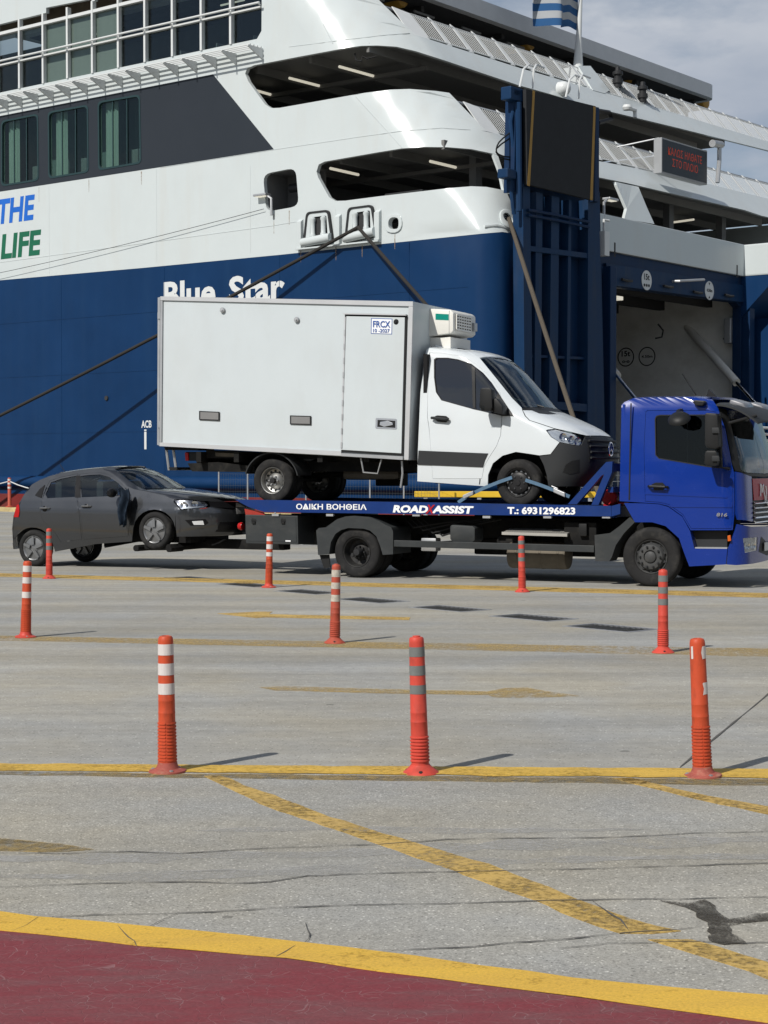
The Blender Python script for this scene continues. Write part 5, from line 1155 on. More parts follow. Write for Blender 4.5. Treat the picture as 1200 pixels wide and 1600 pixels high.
door = solid_pan(CABW, 'door', dqi, [wq], 'truck_blue', truck, off=.004, step=.10); flipped(door, CABW)
g = solid_pan(CABW, 'side_window', shrink(wq, -.015), [], 'tinted_glass', door, off=-.012, th=.006, step=.15); flipped(g, CABW)
solid_pan(CABW, 'window_seal', shrink(wq, -.018), [shrink(wq, .012)], 'plastic_dark', door, off=.006, th=.012, step=.2)
CABW.pan('door_crease', [(1008, 770), (1136, 775.5), (1136, 778), (1008, 772.5)], 'truck_blue', door, off=.012, th=.010)
CABW.pan('door_crease', [(1046, 789.5), (1144, 789), (1144, 793), (1050, 792.5)], 'truck_blue', door, off=.012, th=.010)
CABW.pan('cab_corner', [(1148.5, 737), (1170, 741), (1174, 745), (1176, 815), (1168, 813), (1152, 812), (1149, 803)], 'truck_blue', truck, off=.004)
cc = CABW.pan('windscreen_pillar', [(1122, 637), (1134, 640), (1141, 660), (1151, 705), (1157, 735), (1170, 739.5), (1149, 735.5), (1145, 726), (1134, 668)], 'plastic_dark', truck, off=.006); flipped(cc, CABW)
wsb = CABW.inv(1158, 738)[1]
CABW.pan('windscreen', [(1135, 641), (1142, 662), (1152, 706), (1158, 738), ('c', wsb - .02), ('c', 2.50)], 'windscreen_glass', truck, off=.0, th=.006, mirror=True)
CABW.pan('cowl_panel', [(1159, 739), (1172, 744), ('c', wsb - .07), ('c', wsb - .025)], 'plastic_dark', truck, off=.008, mirror=True)
# roof and rear wall
rq = CABW.pts([(971, 632), (990, 622), (1013, 621), (1050, 620.7), (1080, 620.5), (1112, 622.5)], closed=False)
def roof_fn(i, j):
    k = i*(len(rq)-1); n = min(int(k), len(rq)-2); f = k - n; sg, w = rq[n][0] + (rq[n+1][0]-rq[n][0])*f, rq[n][1] + (rq[n+1][1]-rq[n][1])*f
    e = CABW.P(sg, w); u, v, c = CABW.fr.inv(e); cr = math.sin(math.pi*j)**.4
    return CABW.fr.pt(u - .12*i**3*cr, v + (TW - 2*v)*j, c + .03*cr)
mb = MB(); mb.slab(roof_fn, 14, 16, Vector((0, 0, -.03))); mb.build('roof', 'truck_blue', truck, smooth=50)
tbox('rear_wall', (-.44, -.40), (.06, TW - .04), (1.24, 2.60), 'truck_blue', truck, bevel=.01)
tpoly('cab_groove', [(985, 630), (987, 630), (984, 781), (982, 781)], .012, .004, 'plastic_dark', truck)
tbox('cab_floor', (-.36, 1.0), (.12, TW - .1), (1.18, 1.24), 'interior', truck); 
tbox('dashboard', (.62, 1.02), (.14, TW - .12), (1.5, 1.86), 'interior', truck, bevel=.06)
for b0 in (.25, 1.45): tbox('cab_seat', (-.28, .25), (b0, b0 + .55), (1.25, 1.62), 'seat_fabric', truck, bevel=.07); tbox('seat_back', (-.34, -.16), (b0, b0 + .55), (1.6, 2.25), 'seat_fabric', truck, bevel=.07)
mb = MB(); o_ = TR.pt(.52, .55, 1.92); mb.tube([o_ + (tB*math.cos(q*math.pi/8) + (tA*-.5 + Vector((0, 0, .86)))*math.sin(q*math.pi/8))*.21 for q in range(17)], .016, 6); mb.build('steering_wheel', 'interior', truck)
# front face
gt, gb_ = 1.70, .90
CABW.pan('grille_backing', [(1174, 747), (1177, 817), ('c', CABW.inv(1177, 819)[1]), ('c', wsb - .08)], 'plastic_dark', truck, off=.0, mirror=True)
yg = CABW.inv(1176, 783)[1]; yt = CABW.inv(1174, 747)[1]; yb = CABW.inv(1177, 820)[1]
for k in range(5):
    w0 = yg - .01 - (yg - yb)*k/5; w1 = w0 - (yg-yb)/5*.55
    s0 = CABW.inv(1176.5, 785 + 7.2*k)[0]
    mb = MB(); mb.slab(lambda i, j: CABW.P(s0 + (CABW.sgc(w0) - s0)*i, w0 + (w1-w0)*j, -.012 - .035*math.sin(math.pi*j*.8)), 10, 4, -CABW.fr.a*-.02)
    n = len(mb.v); mb.v += [CABW.flip(p) for p in mb.v]; mb.f += [tuple(i + n for i in f[::-1]) for f in mb.f]; mb.build('grille_slat', 'chrome', truck, smooth=40)
CABW.pan('banner_panel', [(1174.5, 748), (1177, 782), ('c', yg + .01), ('c', yt - .01)], 'sticker_red', truck, off=.012, th=.008, mirror=True)
for k in range(4):
    mb = MB(); s0 = CABW.inv(1185, 765)[0] + k*.16; w0 = (yg+yt)/2
    mb.tube([CABW.P(s0 + .10*t + .02*math.sin(t*9), w0 - .10 + .16*math.sin(t*3 + k) + .03*t, -.022) for t in [q/10 for q in range(11)]], .012, 5); mb.build('banner_script', 'sticker_white', truck)
bpx = [(1151, 819), (1173, 823)]; wb0 = CABW.inv(1174, 881)[1]; wt0 = CABW.inv(1173, 824)[1]
hl = [(1160, 841), (1183, 839.5), (1182, 860), (1163, 864)]
hlq = CABW.pts(hl)
mb_ = CABW.pan('bumper', [(1151, 819), (1173, 823), ('c', wt0 - .01), ('c', wb0 + .01), (1174, 881), (1150, 883), (1135.5, 882), (1137.5, 857), (1148, 829)], 'truck_blue', truck, holes=[hlq], off=.01, mirror=False)
flipped(mb_, CABW)
solid_pan(CABW, 'headlight', shrink(hlq, .004), [], 'lamp_reflector', truck, off=-.03, th=.01); solid_pan(CABW, 'headlight_glass', shrink(hlq, .002), [], 'lens_glass', truck, off=.008, th=.006)
hc = hlq[0]
for x, y in ((1168, 853), (1177, 852)): mb = MB(); p = CABW.P(*CABW.inv(x, y)); mb.lathe(p + CABW.inn(.6)*.02, -CABW.inn(.6), [(.05, 0), (.052, .012), (.03, .004), (.012, .0)], 14, closed=False); mb.build('headlight_bulb', 'chrome', truck)
CABW.pan('bumper_intake', [(1184, 862), (1188, 838), ('c', .60), ('c', .42)], 'plastic_dark', truck, off=.012, th=.008, mirror=True)
CABW.pan('number_plate', [('c', .50, -.26), ('c', .62, -.26), ('c', .62), ('c', .50)], 'plate_white', truck, off=.04, th=.01, mirror=True)
tpoly('marker_lamp', [(1136.5, 837), (1141, 836), (1142, 845), (1137, 846)], -.01, .03, 'orange_lens', truck, bevel=.006)
# visor, roof lamps and mirrors
def visor(i, j): b = .03 + (TW - .03)*j; cr = math.sin(math.pi*j)**.5; return TR.pt(.93 + .58*i + .10*cr*i, b, 2.58 - .02*i - .24*i*i + .05*cr)
mb = MB(); mb.slab(visor, 8, 16, Vector((0, 0, -.025))); mb.build('sun_visor', 'plastic_grey', truck, smooth=50)
a0, c0 = TR.tr(1138, 661, 0); a1, c1 = TR.tr(1183, 649, .1); ttube('visor_strut', [(a0, .03, c0), (a1, .1, c1)], .022, 'plastic_dark', truck)
for b0 in (.35, 1.5):
    mb = MB(); mb.hexa([TR.pt(1.02, b0, 2.53), TR.pt(1.30, b0, 2.47), TR.pt(1.30, b0 + .5, 2.49), TR.pt(1.02, b0 + .5, 2.56), TR.pt(1.04, b0, 2.66), TR.pt(1.24, b0, 2.60), TR.pt(1.24, b0 + .5, 2.62), TR.pt(1.04, b0 + .5, 2.68)]); mb.build('roof_lamp', 'visor_lamp', truck, bevel=.03, smooth=40)
def mirror_box(name, px, b0, b1, bev, mat='plastic_dark'): return tpoly(name, px, b0, b1 - b0, mat, truck, bevel=bev, smooth=40)
mirror_box('door_mirror', [(1101, 647), (1104, 645), (1118, 646), (1121, 650), (1123, 698), (1118, 702), (1104, 700), (1101, 694)], -.30, -.06, .03)
mirror_box('wide_angle_mirror', [(1101, 707), (1104, 704), (1118, 704), (1120, 708), (1121, 726), (1117, 729), (1103, 728), (1100, 724)], -.30, -.06, .03)
for y0 in (668, 712): mirror_box('mirror_bracket', [(1112, y0), (1123, y0), (1124, y0 + 9), (1112, y0 + 9)], -.33, -.28, .01, 'plastic_grey')
a0, c0 = TR.tr(1122, 650, -.1); a1, c1 = TR.tr(1122, 730, -.1); ttube('mirror_arm', [(a0, .05, c0 + .03), (a0 + .03, -.14, c0), (a1 + .05, -.14, c1), (a1 + .12, .03, c1 - .02)], .025, 'plastic_dark', truck)
mb = MB(); a0, c0 = TR.tr(1061, 659, -.25); mb.lathe(TR.pt(a0, -.25, c0 + .05), (tB*.55 + Vector((0, 0, -.8))), [(.04, -.06), (.11, -.045), (.155, 0), (.16, .025), (.145, .03), (.0, .03)], 24); mb.build('kerb_mirror', 'plastic_dark', truck)
a1, c1 = TR.tr(1061, 643, -.05); ttube('mirror_arm', [(a1, .06, c1 + .02), (a1, -.1, c1), (a0, -.22, c0 + .06)], .03, 'plastic_dark', truck)
a0, c0 = TR.tr(1012, 760, -.05); a1, _ = TR.tr(1042, 761, -.05); mb = MB(); mb.tube([TR.pt(a0, .0, c0), TR.pt(a0 + .03, -.05, c0), TR.pt(a1 - .03, -.05, c0 - .01), TR.pt(a1, .0, c0 - .01)], .02, 8); mb.build('door_handle', 'plastic_dark', truck)
tpoly('handle_recess', [(1018, 757), (1024, 754), (1035, 754), (1039, 758), (1035, 766), (1022, 766)], -.004, .006, 'plastic_dark', truck)
ttext('816', 1119, 1136, (806.5, 807), -.012, .048, 'chrome', truck, .03, .25, 'badge')
tpoly('roof_vent', [(1081, 627), (1086, 625), (1099, 626), (1102, 628), (1098, 634), (1087, 634)], -.01, .12, 'plastic_dark', truck, bevel=.015)
a0, c0 = TR.tr(1091, 618, .8); ttube('antenna', [(a0, .8, c0 - .04), (a0 - .24, .8, c0 + .32)], .008, 'plastic_dark', truck, 6); tbox('antenna_base', (a0 - .06, a0 + .06), (.74, .86), (c0 - .08, c0), 'plastic_dark', truck, bevel=.02)
a0, c0 = TR.tr(1108, 618, .9); mb = MB(); mb.prism([TR.pt(a0 - .05, .87, c0 - .06), TR.pt(a0 + .16, .87, c0 - .06), TR.pt(a0 + .1, .87, c0 + .0), TR.pt(a0, .87, c0 + .09)], tB*.06); mb.build('roof_fin', 'plastic_dark', truck, smooth=0)
# fender, step
fen = tpoly('fender', [(975, 786), (1007, 786.5), (1030, 788), (1044, 792), (1066, 807.5), (1078, 829.5), (1085, 857), (1136.5, 857.5), (1134, 882), (1077, 885), (1069, 864), (1061, 841), (1040, 822), (1019, 816), (992, 816)], .005, .36, 'truck_blue', truck, smooth=30)
tpoly('step_well', [(1079, 829.5), (1136, 829.5), (1136, 857), (1086, 857)], .16, .03, 'plastic_grey', truck)
tpoly('step_tread', [(1086, 855), (1136, 855.5), (1136, 858), (1086, 858)], .01, .15, 'galvanised', truck)
# chassis
for b0 in (.72, 1.52): tbox('chassis_rail', (-6.6, .9), (b0, b0 + .09), (.66, .93), 'chassis_black', truck)
for a in (-6.3, -5.2, -4.0, -2.8, -1.6, -.5): tbox('cross_member', (a, a + .1), (.811, 1.519), (.70, .88), 'chassis_black', truck)
tbox('engine', (-.35, .95), (.95, 1.45), (.45, 1.15), 'chassis_black', truck, bevel=.05); tbox('rear_axle', (-4.74, -4.60), (.35, 2.0), (.30, .44), 'chassis_black', truck, bevel=.04); tbox('front_axle', (-.06, .06), (.32, 2.0), (.30, .42), 'chassis_black', truck, bevel=.03)
mb = MB(); mb.lathe(TR.pt(-4.67, 1.2, .37), tB, [(.1, -.2), (.22, -.1), (.24, 0), (.22, .1), (.1, .2)], 16); mb.build('differential', 'chassis_black', truck)
ttube('drive_shaft', [(-4.6, 1.2, .42), (-.5, 1.2, .75)], .05, 'chassis_black', truck)
wheel(truck, TR, 0, .02, .425, .425, .27, .245, 'truck_front'); wheel(truck, TR, 0, 2.05, .425, .425, .27, .245, 'truck_front')
rr = TR.tr(555, 866)[1] + .012; rr = .392
for b0 in (.02, .33, 1.78, 2.09): wheel(truck, TR, -4.66, b0, rr, rr, .25, .235, 'truck_rear')
# bed
rail = [(367, 780.5), (660, 785), (955, 790.5), (955, 807), (660, 803.5), (413, 800), (388, 792)]
tpoly('bed_rail', rail, -.03, .06, 'bed_blue', truck); rq_ = PX(rail, -.03)
mb = MB(); mb.prism([TR.pt(a, 2.39, c) for a, c in rq_], tB*.06); mb.build('bed_rail', 'bed_blue', truck, smooth=0)
(a0, c0), (a1, c1) = TR.tr(372, 782.5, .1), TR.tr(955, 791.5, .1)
mb = MB(); mb.hexa([TR.pt(a0, .031, c0 - .10), TR.pt(a1, .031, c1 - .10), TR.pt(a1, 2.389, c1 - .10), TR.pt(a0, 2.389, c0 - .10), TR.pt(a0, .031, c0 - .03), TR.pt(a1, .031, c1 - .03), TR.pt(a1, 2.389, c1 - .03), TR.pt(a0, 2.389, c0 - .03)]); mb.build('bed_floor', 'chassis_black', truck, smooth=0)
BEDC = (lambda a, a0=a0, a1=a1, c0=c0, c1=c1: c0 - .03 + (c1 - c0)*(a - a0)/(a1 - a0))
tpoly('bed_end_cap', [(955.5, 790.5), (969, 787), (969, 803), (955.5, 807)], -.028, .05, 'bed_blue', truck)
tbox('bed_front_beam', (a1 + .002, a1 + .06), (.03, 2.39), (c1 - .16, c1 - .0), 'bed_blue', truck)
for x in (430, 515, 650, 760, 855, 947):
    a, c = TR.tr(x, 806 if x > 700 else 803, -.02); tbox('rail_clip', (a - .06, a + .06), (-.02, .04), (c - .035, c + .0), 'galvanised', truck)
ttext('ΟΔΙΚΗ ΒΟΗΘΕΙΑ', 463, 573, (795.5, 796.5), -.032, .082, 'sticker_white', truck, .02, 0)
ttext('ROAD', 614, 668, (800, 801), -.032, .105, 'sticker_white', truck, .05, .22); ttext('X', 665, 677, (802, 802), -.034, .13, 'winch_red', truck, .03, .25); ttext('ASSIST', 675, 738, (801, 802), -.032, .105, 'sticker_white', truck, .05, .22)
ttext('T.: 6931296823', 793, 899, (802.5, 803.5), -.032, .098, 'sticker_white', truck, .04, 0)
tpoly('tail_reflector', [(382, 795), (411, 801), (420, 812), (384, 806)], .02, .03, 'rust_red', truck)
for b0 in (.02, 2.28):
    q = [TR.tr(x, y, .02) for x, y in [(887, 788), (947, 722), (957, 721), (956, 738), (935, 789), (924, 789), (944, 741), (940, 743), (901, 788)]]
    mb = MB(); panel(mb, q, [], lambda a, c: TR.pt(a, b0, c), tB*.09); mb.build('headboard_bracket', 'bed_blue', truck, smooth=0)
a_, c_ = TR.tr(952, 726, .02); tbox('headboard_bar', (a_ - .06, a_ + .04), (.112, 2.279), (c_ - .10, c_ + .02), 'bed_blue', truck); tbox('headboard_bar', (a_ - .05, a_ + .03), (.112, 2.279), (c_ - .40, c_ - .32), 'bed_blue', truck)
a_, c_ = TR.tr(956, 777, .5); mb = MB(); mb.lathe(TR.pt(a_, .35, c_), tB, [(.10, 0), (.12, .02), (.12, .20), (.09, .22), (.09, 1.2)], 20); mb.build('winch', 'winch_red', truck); tbox('winch_frame', (a_ - .16, a_ + .14), (.6, 1.8), (c_ - .16, c_ - .10), 'winch_red', truck)
for b0, mt in ((.9, 'galvanised'), (1.3, 'white_paint')): tbox('winch_motor', (a_ - .3, a_ - .13), (b0, b0 + .25), (c_ - .12, c_ + .10), mt, truck, bevel=.03)
# boxes and guards along the near side
tpoly('toolbox', [(383, 804), (465, 806), (466, 851), (384, 849)], .0, .55, 'toolbox_grey', truck, bevel=.012)
tpoly('toolbox_door', [(386, 807), (462, 809), (463, 847), (387, 845)], -.006, .005, 'toolbox_grey', truck)
for x in (397, 443): mb = MB(); a, c = TR.tr(x, 813, 0); mb.lathe(TR.pt(a, -.004, c), -tB, [(.045, 0), (.045, .006), (.03, .01)], 14); mb.build('toolbox_lock', 'plastic_dark', truck); tbox('lock_handle', (a - .03, a + .03), (-.03, -.014), (c - .05, c - .02), 'plastic_dark', truck)
tpoly('toolbox_badge', [(446, 844.2), (454, 844.4), (454, 846.4), (446, 846.2)], -.008, .001, 'sticker_white', truck)
mb = MB(); a, c = TR.tr(379, 822, .2); mb.lathe(TR.pt(a + .05, .12, c), -tA, [(.06, 0), (.065, .03), (.05, .07), (.0, .075)], 14); mb.build('tail_lamp', 'red_lens', truck)
tbox('tail_beam', (-6.62, -6.5), (.1, 2.3), (.55, .75), 'chassis_black', truck)
gd = [(494, 829), (498, 825), (509, 824), (527, 811), (540, 807), (553, 806), (578, 808), (592, 814), (602, 820), (611, 824), (614, 830), (614, 866), (598, 867), (594, 853), (588, 838), (578, 829), (568, 826), (544, 825), (533, 828), (524, 834), (517, 847), (514, 866), (497, 867)]
tpoly('mudguard', gd, -.02, .66, 'toolbox_grey', truck, smooth=30)
tpoly('mudflap', [(499, 867), (514, 866.5), (516, 887), (506, 888)], .05, .02, 'black_rubber', truck)
tpoly('side_guard', [(614.5, 844), (928, 852.5), (928, 863), (614.5, 854)], .0, .05, 'toolbox_grey', truck, bevel=.006)
tpoly('side_locker', [(703, 822), (706, 820), (738, 822), (742, 825), (742, 844), (737, 849), (707, 847), (703, 842)], .05, .35, 'toolbox_grey', truck, bevel=.02, smooth=40)
tpoly('perforated_step', [(784, 831), (886, 834), (886, 838.5), (784, 835.5)], .0, .05, 'perforated', truck)
(pa0, pc0), (pa1, pc1) = TR.tr(785, 832, .05), TR.tr(886, 835, .05)
mb = MB(); mb.hexa([TR.pt(pa0, .052, pc0 - .02), TR.pt(pa1, .052, pc0 - .02), TR.pt(pa1, .36, pc0 + .03), TR.pt(pa0, .36, pc0 + .03), TR.pt(pa0, .052, pc0), TR.pt(pa1, .052, pc0), TR.pt(pa1, .36, pc0 + .05), TR.pt(pa0, .36, pc0 + .05)]); pst = mb.build('step_plate', 'perforated', truck, smooth=0)
mb = MB()
for i in range(26):
    for j in range(4):
        a = pa0 + .03 + (pa1-pa0-.06)*(i + .5*(j % 2))/26; f = .12 + .22*j; p = TR.pt(a, .052 + .308*f, pc0 + .05*f + .0015); mb.lathe(p, (0, 0, 1), [(.012, 0), (.012, .001)], 6)
mb.build('perforation', 'dark_recess', pst, smooth=0, kind='stuff')
mb = MB(); (ta0, tc0), (ta1, tc1) = TR.tr(793, 873, .3), TR.tr(887, 876, .3); tc_ = (tc0 + tc1)/2
mb.lathe(TR.pt(ta0, .40, tc_ + .06), tA, [(.12, 0), (.19, .02), (.20, .05), (.20, ta1-ta0-.05), (.19, ta1-ta0-.02), (.12, ta1-ta0)], 20); tk = mb.build('exhaust_tank', 'tank_brown', truck)
for f in (.15, .55, .85): mb = MB(); mb.lathe(TR.pt(ta0 + (ta1-ta0)*f, .40, tc_ + .06), tA, [(.203, 0), (.205, .005), (.205, .03), (.203, .035)], 20, closed=False); mb.build('tank_strap', 'tank_brown', tk)
tpoly('front_mudguard', [(929, 836), (953, 833), (968, 822), (984, 808), (992, 815.5), (975, 833), (962, 852), (956, 870), (952, 877), (930, 877)], .0, .34, 'toolbox_grey', truck, smooth=30)
tbox('far_shade_box', (-3.5, -.9), (1.95, 2.38), (.30, .98), 'toolbox_grey', truck, bevel=.03); tbox('far_shade_box', (-6.6, -5.4), (1.85, 2.38), (.40, .98), 'toolbox_grey', truck, bevel=.03)  # unseen far-side boxes added to block light under the bed
tbox('air_tank', (-2.5, -1.9), (.35, .6), (.45, .68), 'chassis_black', truck, bevel=.08); tbox('gearbox', (-2.2, -.4), (.95, 1.45), (.38, .9), 'chassis_black', truck, bevel=.08)
tbox('battery_box', (-1.35, -.85), (.15, .6), (.55, .9), 'chassis_black', truck, bevel=.03); tbox('valve_block', (-3.7, -3.45), (.3, .5), (.42, .62), 'galvanised', truck, bevel=.02)
for k in range(4): ttube('hydraulic_hose', [(-4.0 + k*.1, .4, .9), (-3.8 + k*.16, .25, .78 - k*.04), (-3.3 + k*.2, .3, .86), (-2.7 + k*.1, .35, .92)], .014, 'black_rubber', truck, 6)
a, c = TR.tr(911, 829, .1); tbox('relay_box', (a - .06, a + .06), (.08, .2), (c - .08, c + .10), 'plastic_dark', truck, bevel=.01)
# wheel lift carrying the car
tbox('lift_boom', (-8.4, -6.5), (1.08, 1.32), (.34, .50), 'chassis_black', truck, bevel=.02)
ttube('lift_crossbar', [(-8.25, .35, .38), (-8.25, 2.05, .38)], .06, 'chassis_black', truck); 
for b0 in (.42, 1.80):
    ttube('lift_fork', [(-8.85, b0 + .1, .36), (-8.2, b0 + .1, .38)], .05, 'chassis_black', truck); ttube('lift_fork', [(-8.22, b0 - .12, .36), (-8.22, b0 + .28, .36)], .055, 'chassis_black', truck); ttube('lift_fork', [(-8.86, b0 - .12, .36), (-8.86, b0 + .28, .36)], .055, 'chassis_black', truck)
# ------------------------------------------------------------------ white box van on the bed
van = thing('box_van', 'white refrigerated box van strapped on the blue tow truck bed', 'van', TR.pt(-4, 1.2, 1.15))
VW = 2.0
VAN = Wrap(TR.pt(-1.12, .2, 0), -tA, tB, VW,
           [(1.3, .16), (1.45, .10), (1.6, .02), (1.75, 0), (1.95, .01), (2.10, .05), (2.18, .11), (2.26, .22), (2.36, .42), (2.46, .66), (2.56, .90), (2.62, .98), (2.9, 1.22), (3.2, 1.48), (3.36, 1.66), (3.44, 1.85), (3.50, 2.10), (3.56, 2.6)],
           [(1.3, .42), (1.8, .46), (2.1, .50), (2.4, .46), (2.58, .34), (3.0, .30), (3.5, .30)],
           [(1.3, .03), (1.5, .0), (2.0, 0), (2.4, .03), (2.6, .06), (3.0, .13), (3.4, .22), (3.6, .30)], .10, (22, 36))
archf = [(762, 760), (762.5, 742), (770, 724), (785, 712), (806, 706), (827, 709), (842, 712.5)]
shut = [(816, 641), (820, 650), (827, 657), (845, 663), (866, 670)]
wsn = [(750, 560), (776, 592), (800, 622), (815, 637)]
sidepx = [(652, 752), (653, 703), (657, 610), (662, 570), (666, 547), (671, 542), (690, 541.5), (710, 543), (730, 548), (745, 556)] + wsn + shut + [(856, 671), (853, 672.5), (861, 683), (874, 691), (860, 709.5), (843, 711.5)] + archf[::-1][1:]
vd = [(671, 551), (690, 551.5), (719, 556), (733, 562), (746, 571), (760, 583), (773, 598), (781, 612), (784.5, 625), (784.5, 655), (782.5, 680), (776, 697), (765, 714), (757, 728), (753, 748), (676, 748), (673, 700), (670, 668), (667.5, 652), (668.5, 600)]
vdq = VAN.pts(vd); vwin = [(679, 562), (683, 559.5), (700, 559.5), (716, 562), (737, 569), (755, 583), (768, 598), (778, 613), (783, 626), (786, 648), (770, 646), (740, 639), (690, 625), (682, 613), (679, 590)]
vwq = VAN.pts(vwin)
s_ = solid_pan(VAN, 'cab_side', VAN.pts(sidepx), [vdq], 'van_white', van, step=.10); flipped(s_, VAN)
dr = solid_pan(VAN, 'door', shrink(vdq, .007), [vwq], 'van_white', van, off=.003, step=.09); flipped(dr, VAN)
g = solid_pan(VAN, 'side_window', shrink(vwq, -.02), [], 'van_glass', dr, off=-.010, th=.006, step=.12); flipped(g, VAN)
solid_pan(VAN, 'window_seal', shrink(vwq, -.014), [shrink(vwq, .010)], 'plastic_dark', dr, off=.005, th=.012, step=.2)
VAN.pan('window_post', [(737, 572), (742, 575), (743, 638), (739, 637)], 'plastic_dark', dr, off=.004, th=.01)
VAN.pan('mirror_triangle', [(778, 612), (784, 622), (803, 650), (784, 650), (770, 646)], 'plastic_dark', van, off=.007, th=.006)
VAN.pan('side_strip', [(654.5, 704), (763, 708.5), (758, 719), (755, 730), (653, 726)], 'plastic_grey', van, off=.014, th=.014)
VAN.pan('arch_trim', archf[1:] + [(844, 716), (842, 720), (827, 714), (806, 711.5), (787, 717), (773, 728), (765.5, 743)], 'plastic_grey', van, off=.012, th=.03) if False else None
VAN.pan('sill_seam', [(751, 731), (752.5, 731), (750, 757), (748.5, 757)], 'plastic_dark', van, off=.002, th=.002)
hood_q = VAN.pts([(817.5, 641), (821.5, 650), (828, 656.5), (845, 662), (866, 669), (895, 675.5), (916, 680.5)], closed=False)
hw = hood_q[-1][1]; cw_ = hood_q[0][1]
solid_pan(VAN, 'bonnet', hood_q + [(VAN.sgc(hw + .01), hw + .01), (VAN.sgc(cw_), cw_)], [], 'van_white', van, off=.004, step=.07, mirror=True, smooth=60)
VAN.pan('bonnet_scoop', [(829, 640.5), (853, 641.5), (870, 647), (856, 647.5), (842, 646)], 'plastic_dark', van, off=.007, th=.002)
VAN.pan('windscreen', wsn + [('c', 2.62), ('c', 3.40)], 'windscreen_glass', van, off=-.002, th=.006, mirror=True, smooth=60)
VAN.pan('cowl_panel', [(815, 637.5), (817, 640.5), ('c', cw_ + .005), ('c', 2.615)], 'plastic_dark', van, off=.0, mirror=True)
ttube('wiper', [TR.tr(x, y, .9)[:1] + (.9,) + TR.tr(x, y, .9)[1:] for x, y in ((850, 636), (835, 632), (800, 622))], .012, 'plastic_dark', van, 6)
rl = VAN.pts([(666, 546), (671, 542), (690, 541.5), (710, 543), (730, 548), (749, 559)], closed=False)
def vroof(i, j):
    k = i*(len(rl)-1); n = min(int(k), len(rl)-2); f = k - n; p = VAN.P(rl[n][0] + (rl[n+1][0]-rl[n][0])*f, rl[n][1] + (rl[n+1][1]-rl[n][1])*f)
    u, v, c = VAN.fr.inv(p); cr = math.sin(math.pi*j)**.6; ce = 3.56 - .16*i**3
    return VAN.fr.pt(u - .10*cr*i*i, v + (VW - 2*v)*j, c + (max(ce, c) - c)*cr)
mb = MB(); mb.slab(vroof, 14, 18, Vector((0, 0, -.02))); mb.build('cab_roof', 'van_white', van, smooth=60)
bq = [(874.5, 692), (860.5, 710.5), (843, 713), (850, 727), (855, 744), (857, 760)]
wbm = VAN.inv(857, 760)[1]
VAN.pan('bumper', bq + [('c', wbm), ('c', hw - .005), (915, 682), (911, 690), (908, 696), (895, 695.5), (882, 692.5)], 'plastic_grey', van, off=.006, step=.08, mirror=True, smooth=50)
VAN.pan('bumper_intake', [(879, 738), (884, 726), (893, 720), (905, 718), (905, 738), (890, 741)], 'plastic_dark', van, off=.009, th=.004)
hq = VAN.pts([(853.5, 671.5), (868, 671), (899, 679), (907, 686), (909.5, 692), (907, 695), (895, 694.5), (881, 691.5), (874.5, 690.5), (861.5, 682.5)])
solid_pan(VAN, 'headlight', hq, [], 'lamp_reflector', van, off=-.03, th=.01, step=.08); solid_pan(VAN, 'headlight_glass', shrink(hq, .002), [], 'lens_glass', van, off=.005, th=.006, step=.08)
for x, y in ((880, 683), (893, 687), (903, 690)): mb = MB(); sg, w = VAN.inv(x, y); p = VAN.P(sg, w, .025); mb.lathe(p, -VAN.inn(sg), [(.055, 0), (.060, .018), (.045, .006), (.02, .0)], 16, closed=False); mb.build('headlight_bulb', 'chrome', van)
gs = VAN.inv(917, 690)[0]
VAN.pan('grille_backing', [('s', gs, 1.78), ('s', gs, hw - .03), ('c', hw - .02), ('c', 1.78)], 'plastic_dark', van, off=.012, th=.01, mirror=True)
for k in range(4):
    w = 1.84 + k*.085; mb = MB(); mb.tube([VAN.P(gs + .02 + (VAN.sgc(w) - gs - .02)*i/10, w, -.03) for i in range(11)], .018, 6); n = len(mb.v); mb.v += [VAN.flip(p) for p in mb.v]; mb.f += [tuple(i + n for i in f[::-1]) for f in mb.f]; mb.build('grille_slat', 'plastic_grey', van)
mb = MB(); cp0 = VAN.P(VAN.sgc(1.97), 1.97, -.06); mb.tube([cp0 + tB*.10*math.cos(q*math.pi/12) + Vector((0, 0, .10*math.sin(q*math.pi/12))) for q in range(25)], .012, 6); em = mb.build('emblem', 'chrome', van)
for q in (90, 210, 330): mb = MB(); mb.tube([cp0, cp0 + tB*.10*math.cos(R(q)) + Vector((0, 0, .10*math.sin(R(q))))], [.014, .004], 6); mb.build('emblem_spoke', 'chrome', em)
a, c = TR.tr(760, 624, -.02); mb = MB()
tpoly('door_mirror', [(750, 608), (753, 606), (764, 606), (768, 609), (769, 636), (766, 643), (752, 642), (748.5, 636)], -.04, .16, 'plastic_dark', van, bevel=.03, smooth=45)
tpoly('mirror_foot', [(768, 624), (775, 622), (785, 634), (785, 648), (770, 644)], .02, .20, 'plastic_dark', van, bevel=.02, smooth=45)
a, c = TR.tr(751, 638, -.05); tbox('mirror_indicator', (a - .01, a + .05), (-.052, -.035), (c - .03, c + .04), 'orange_lens' if False else 'lens_glass', van)
a0, c0 = TR.tr(675, 653, .2); a1, c1 = TR.tr(701, 655, .2)
mb = MB(); mb.tube([TR.pt(a0, .19, c0), TR.pt(a0 + .03, .16, c0), TR.pt(a1 - .03, .16, c1), TR.pt(a1, .19, c1)], .022, 8); mb.build('door_handle', 'plastic_grey', van)
tpoly('handle_recess', [(676, 652), (683, 649), (697, 650), (702, 654), (697, 660), (684, 659)], .187, .006, 'plastic_dark', van)
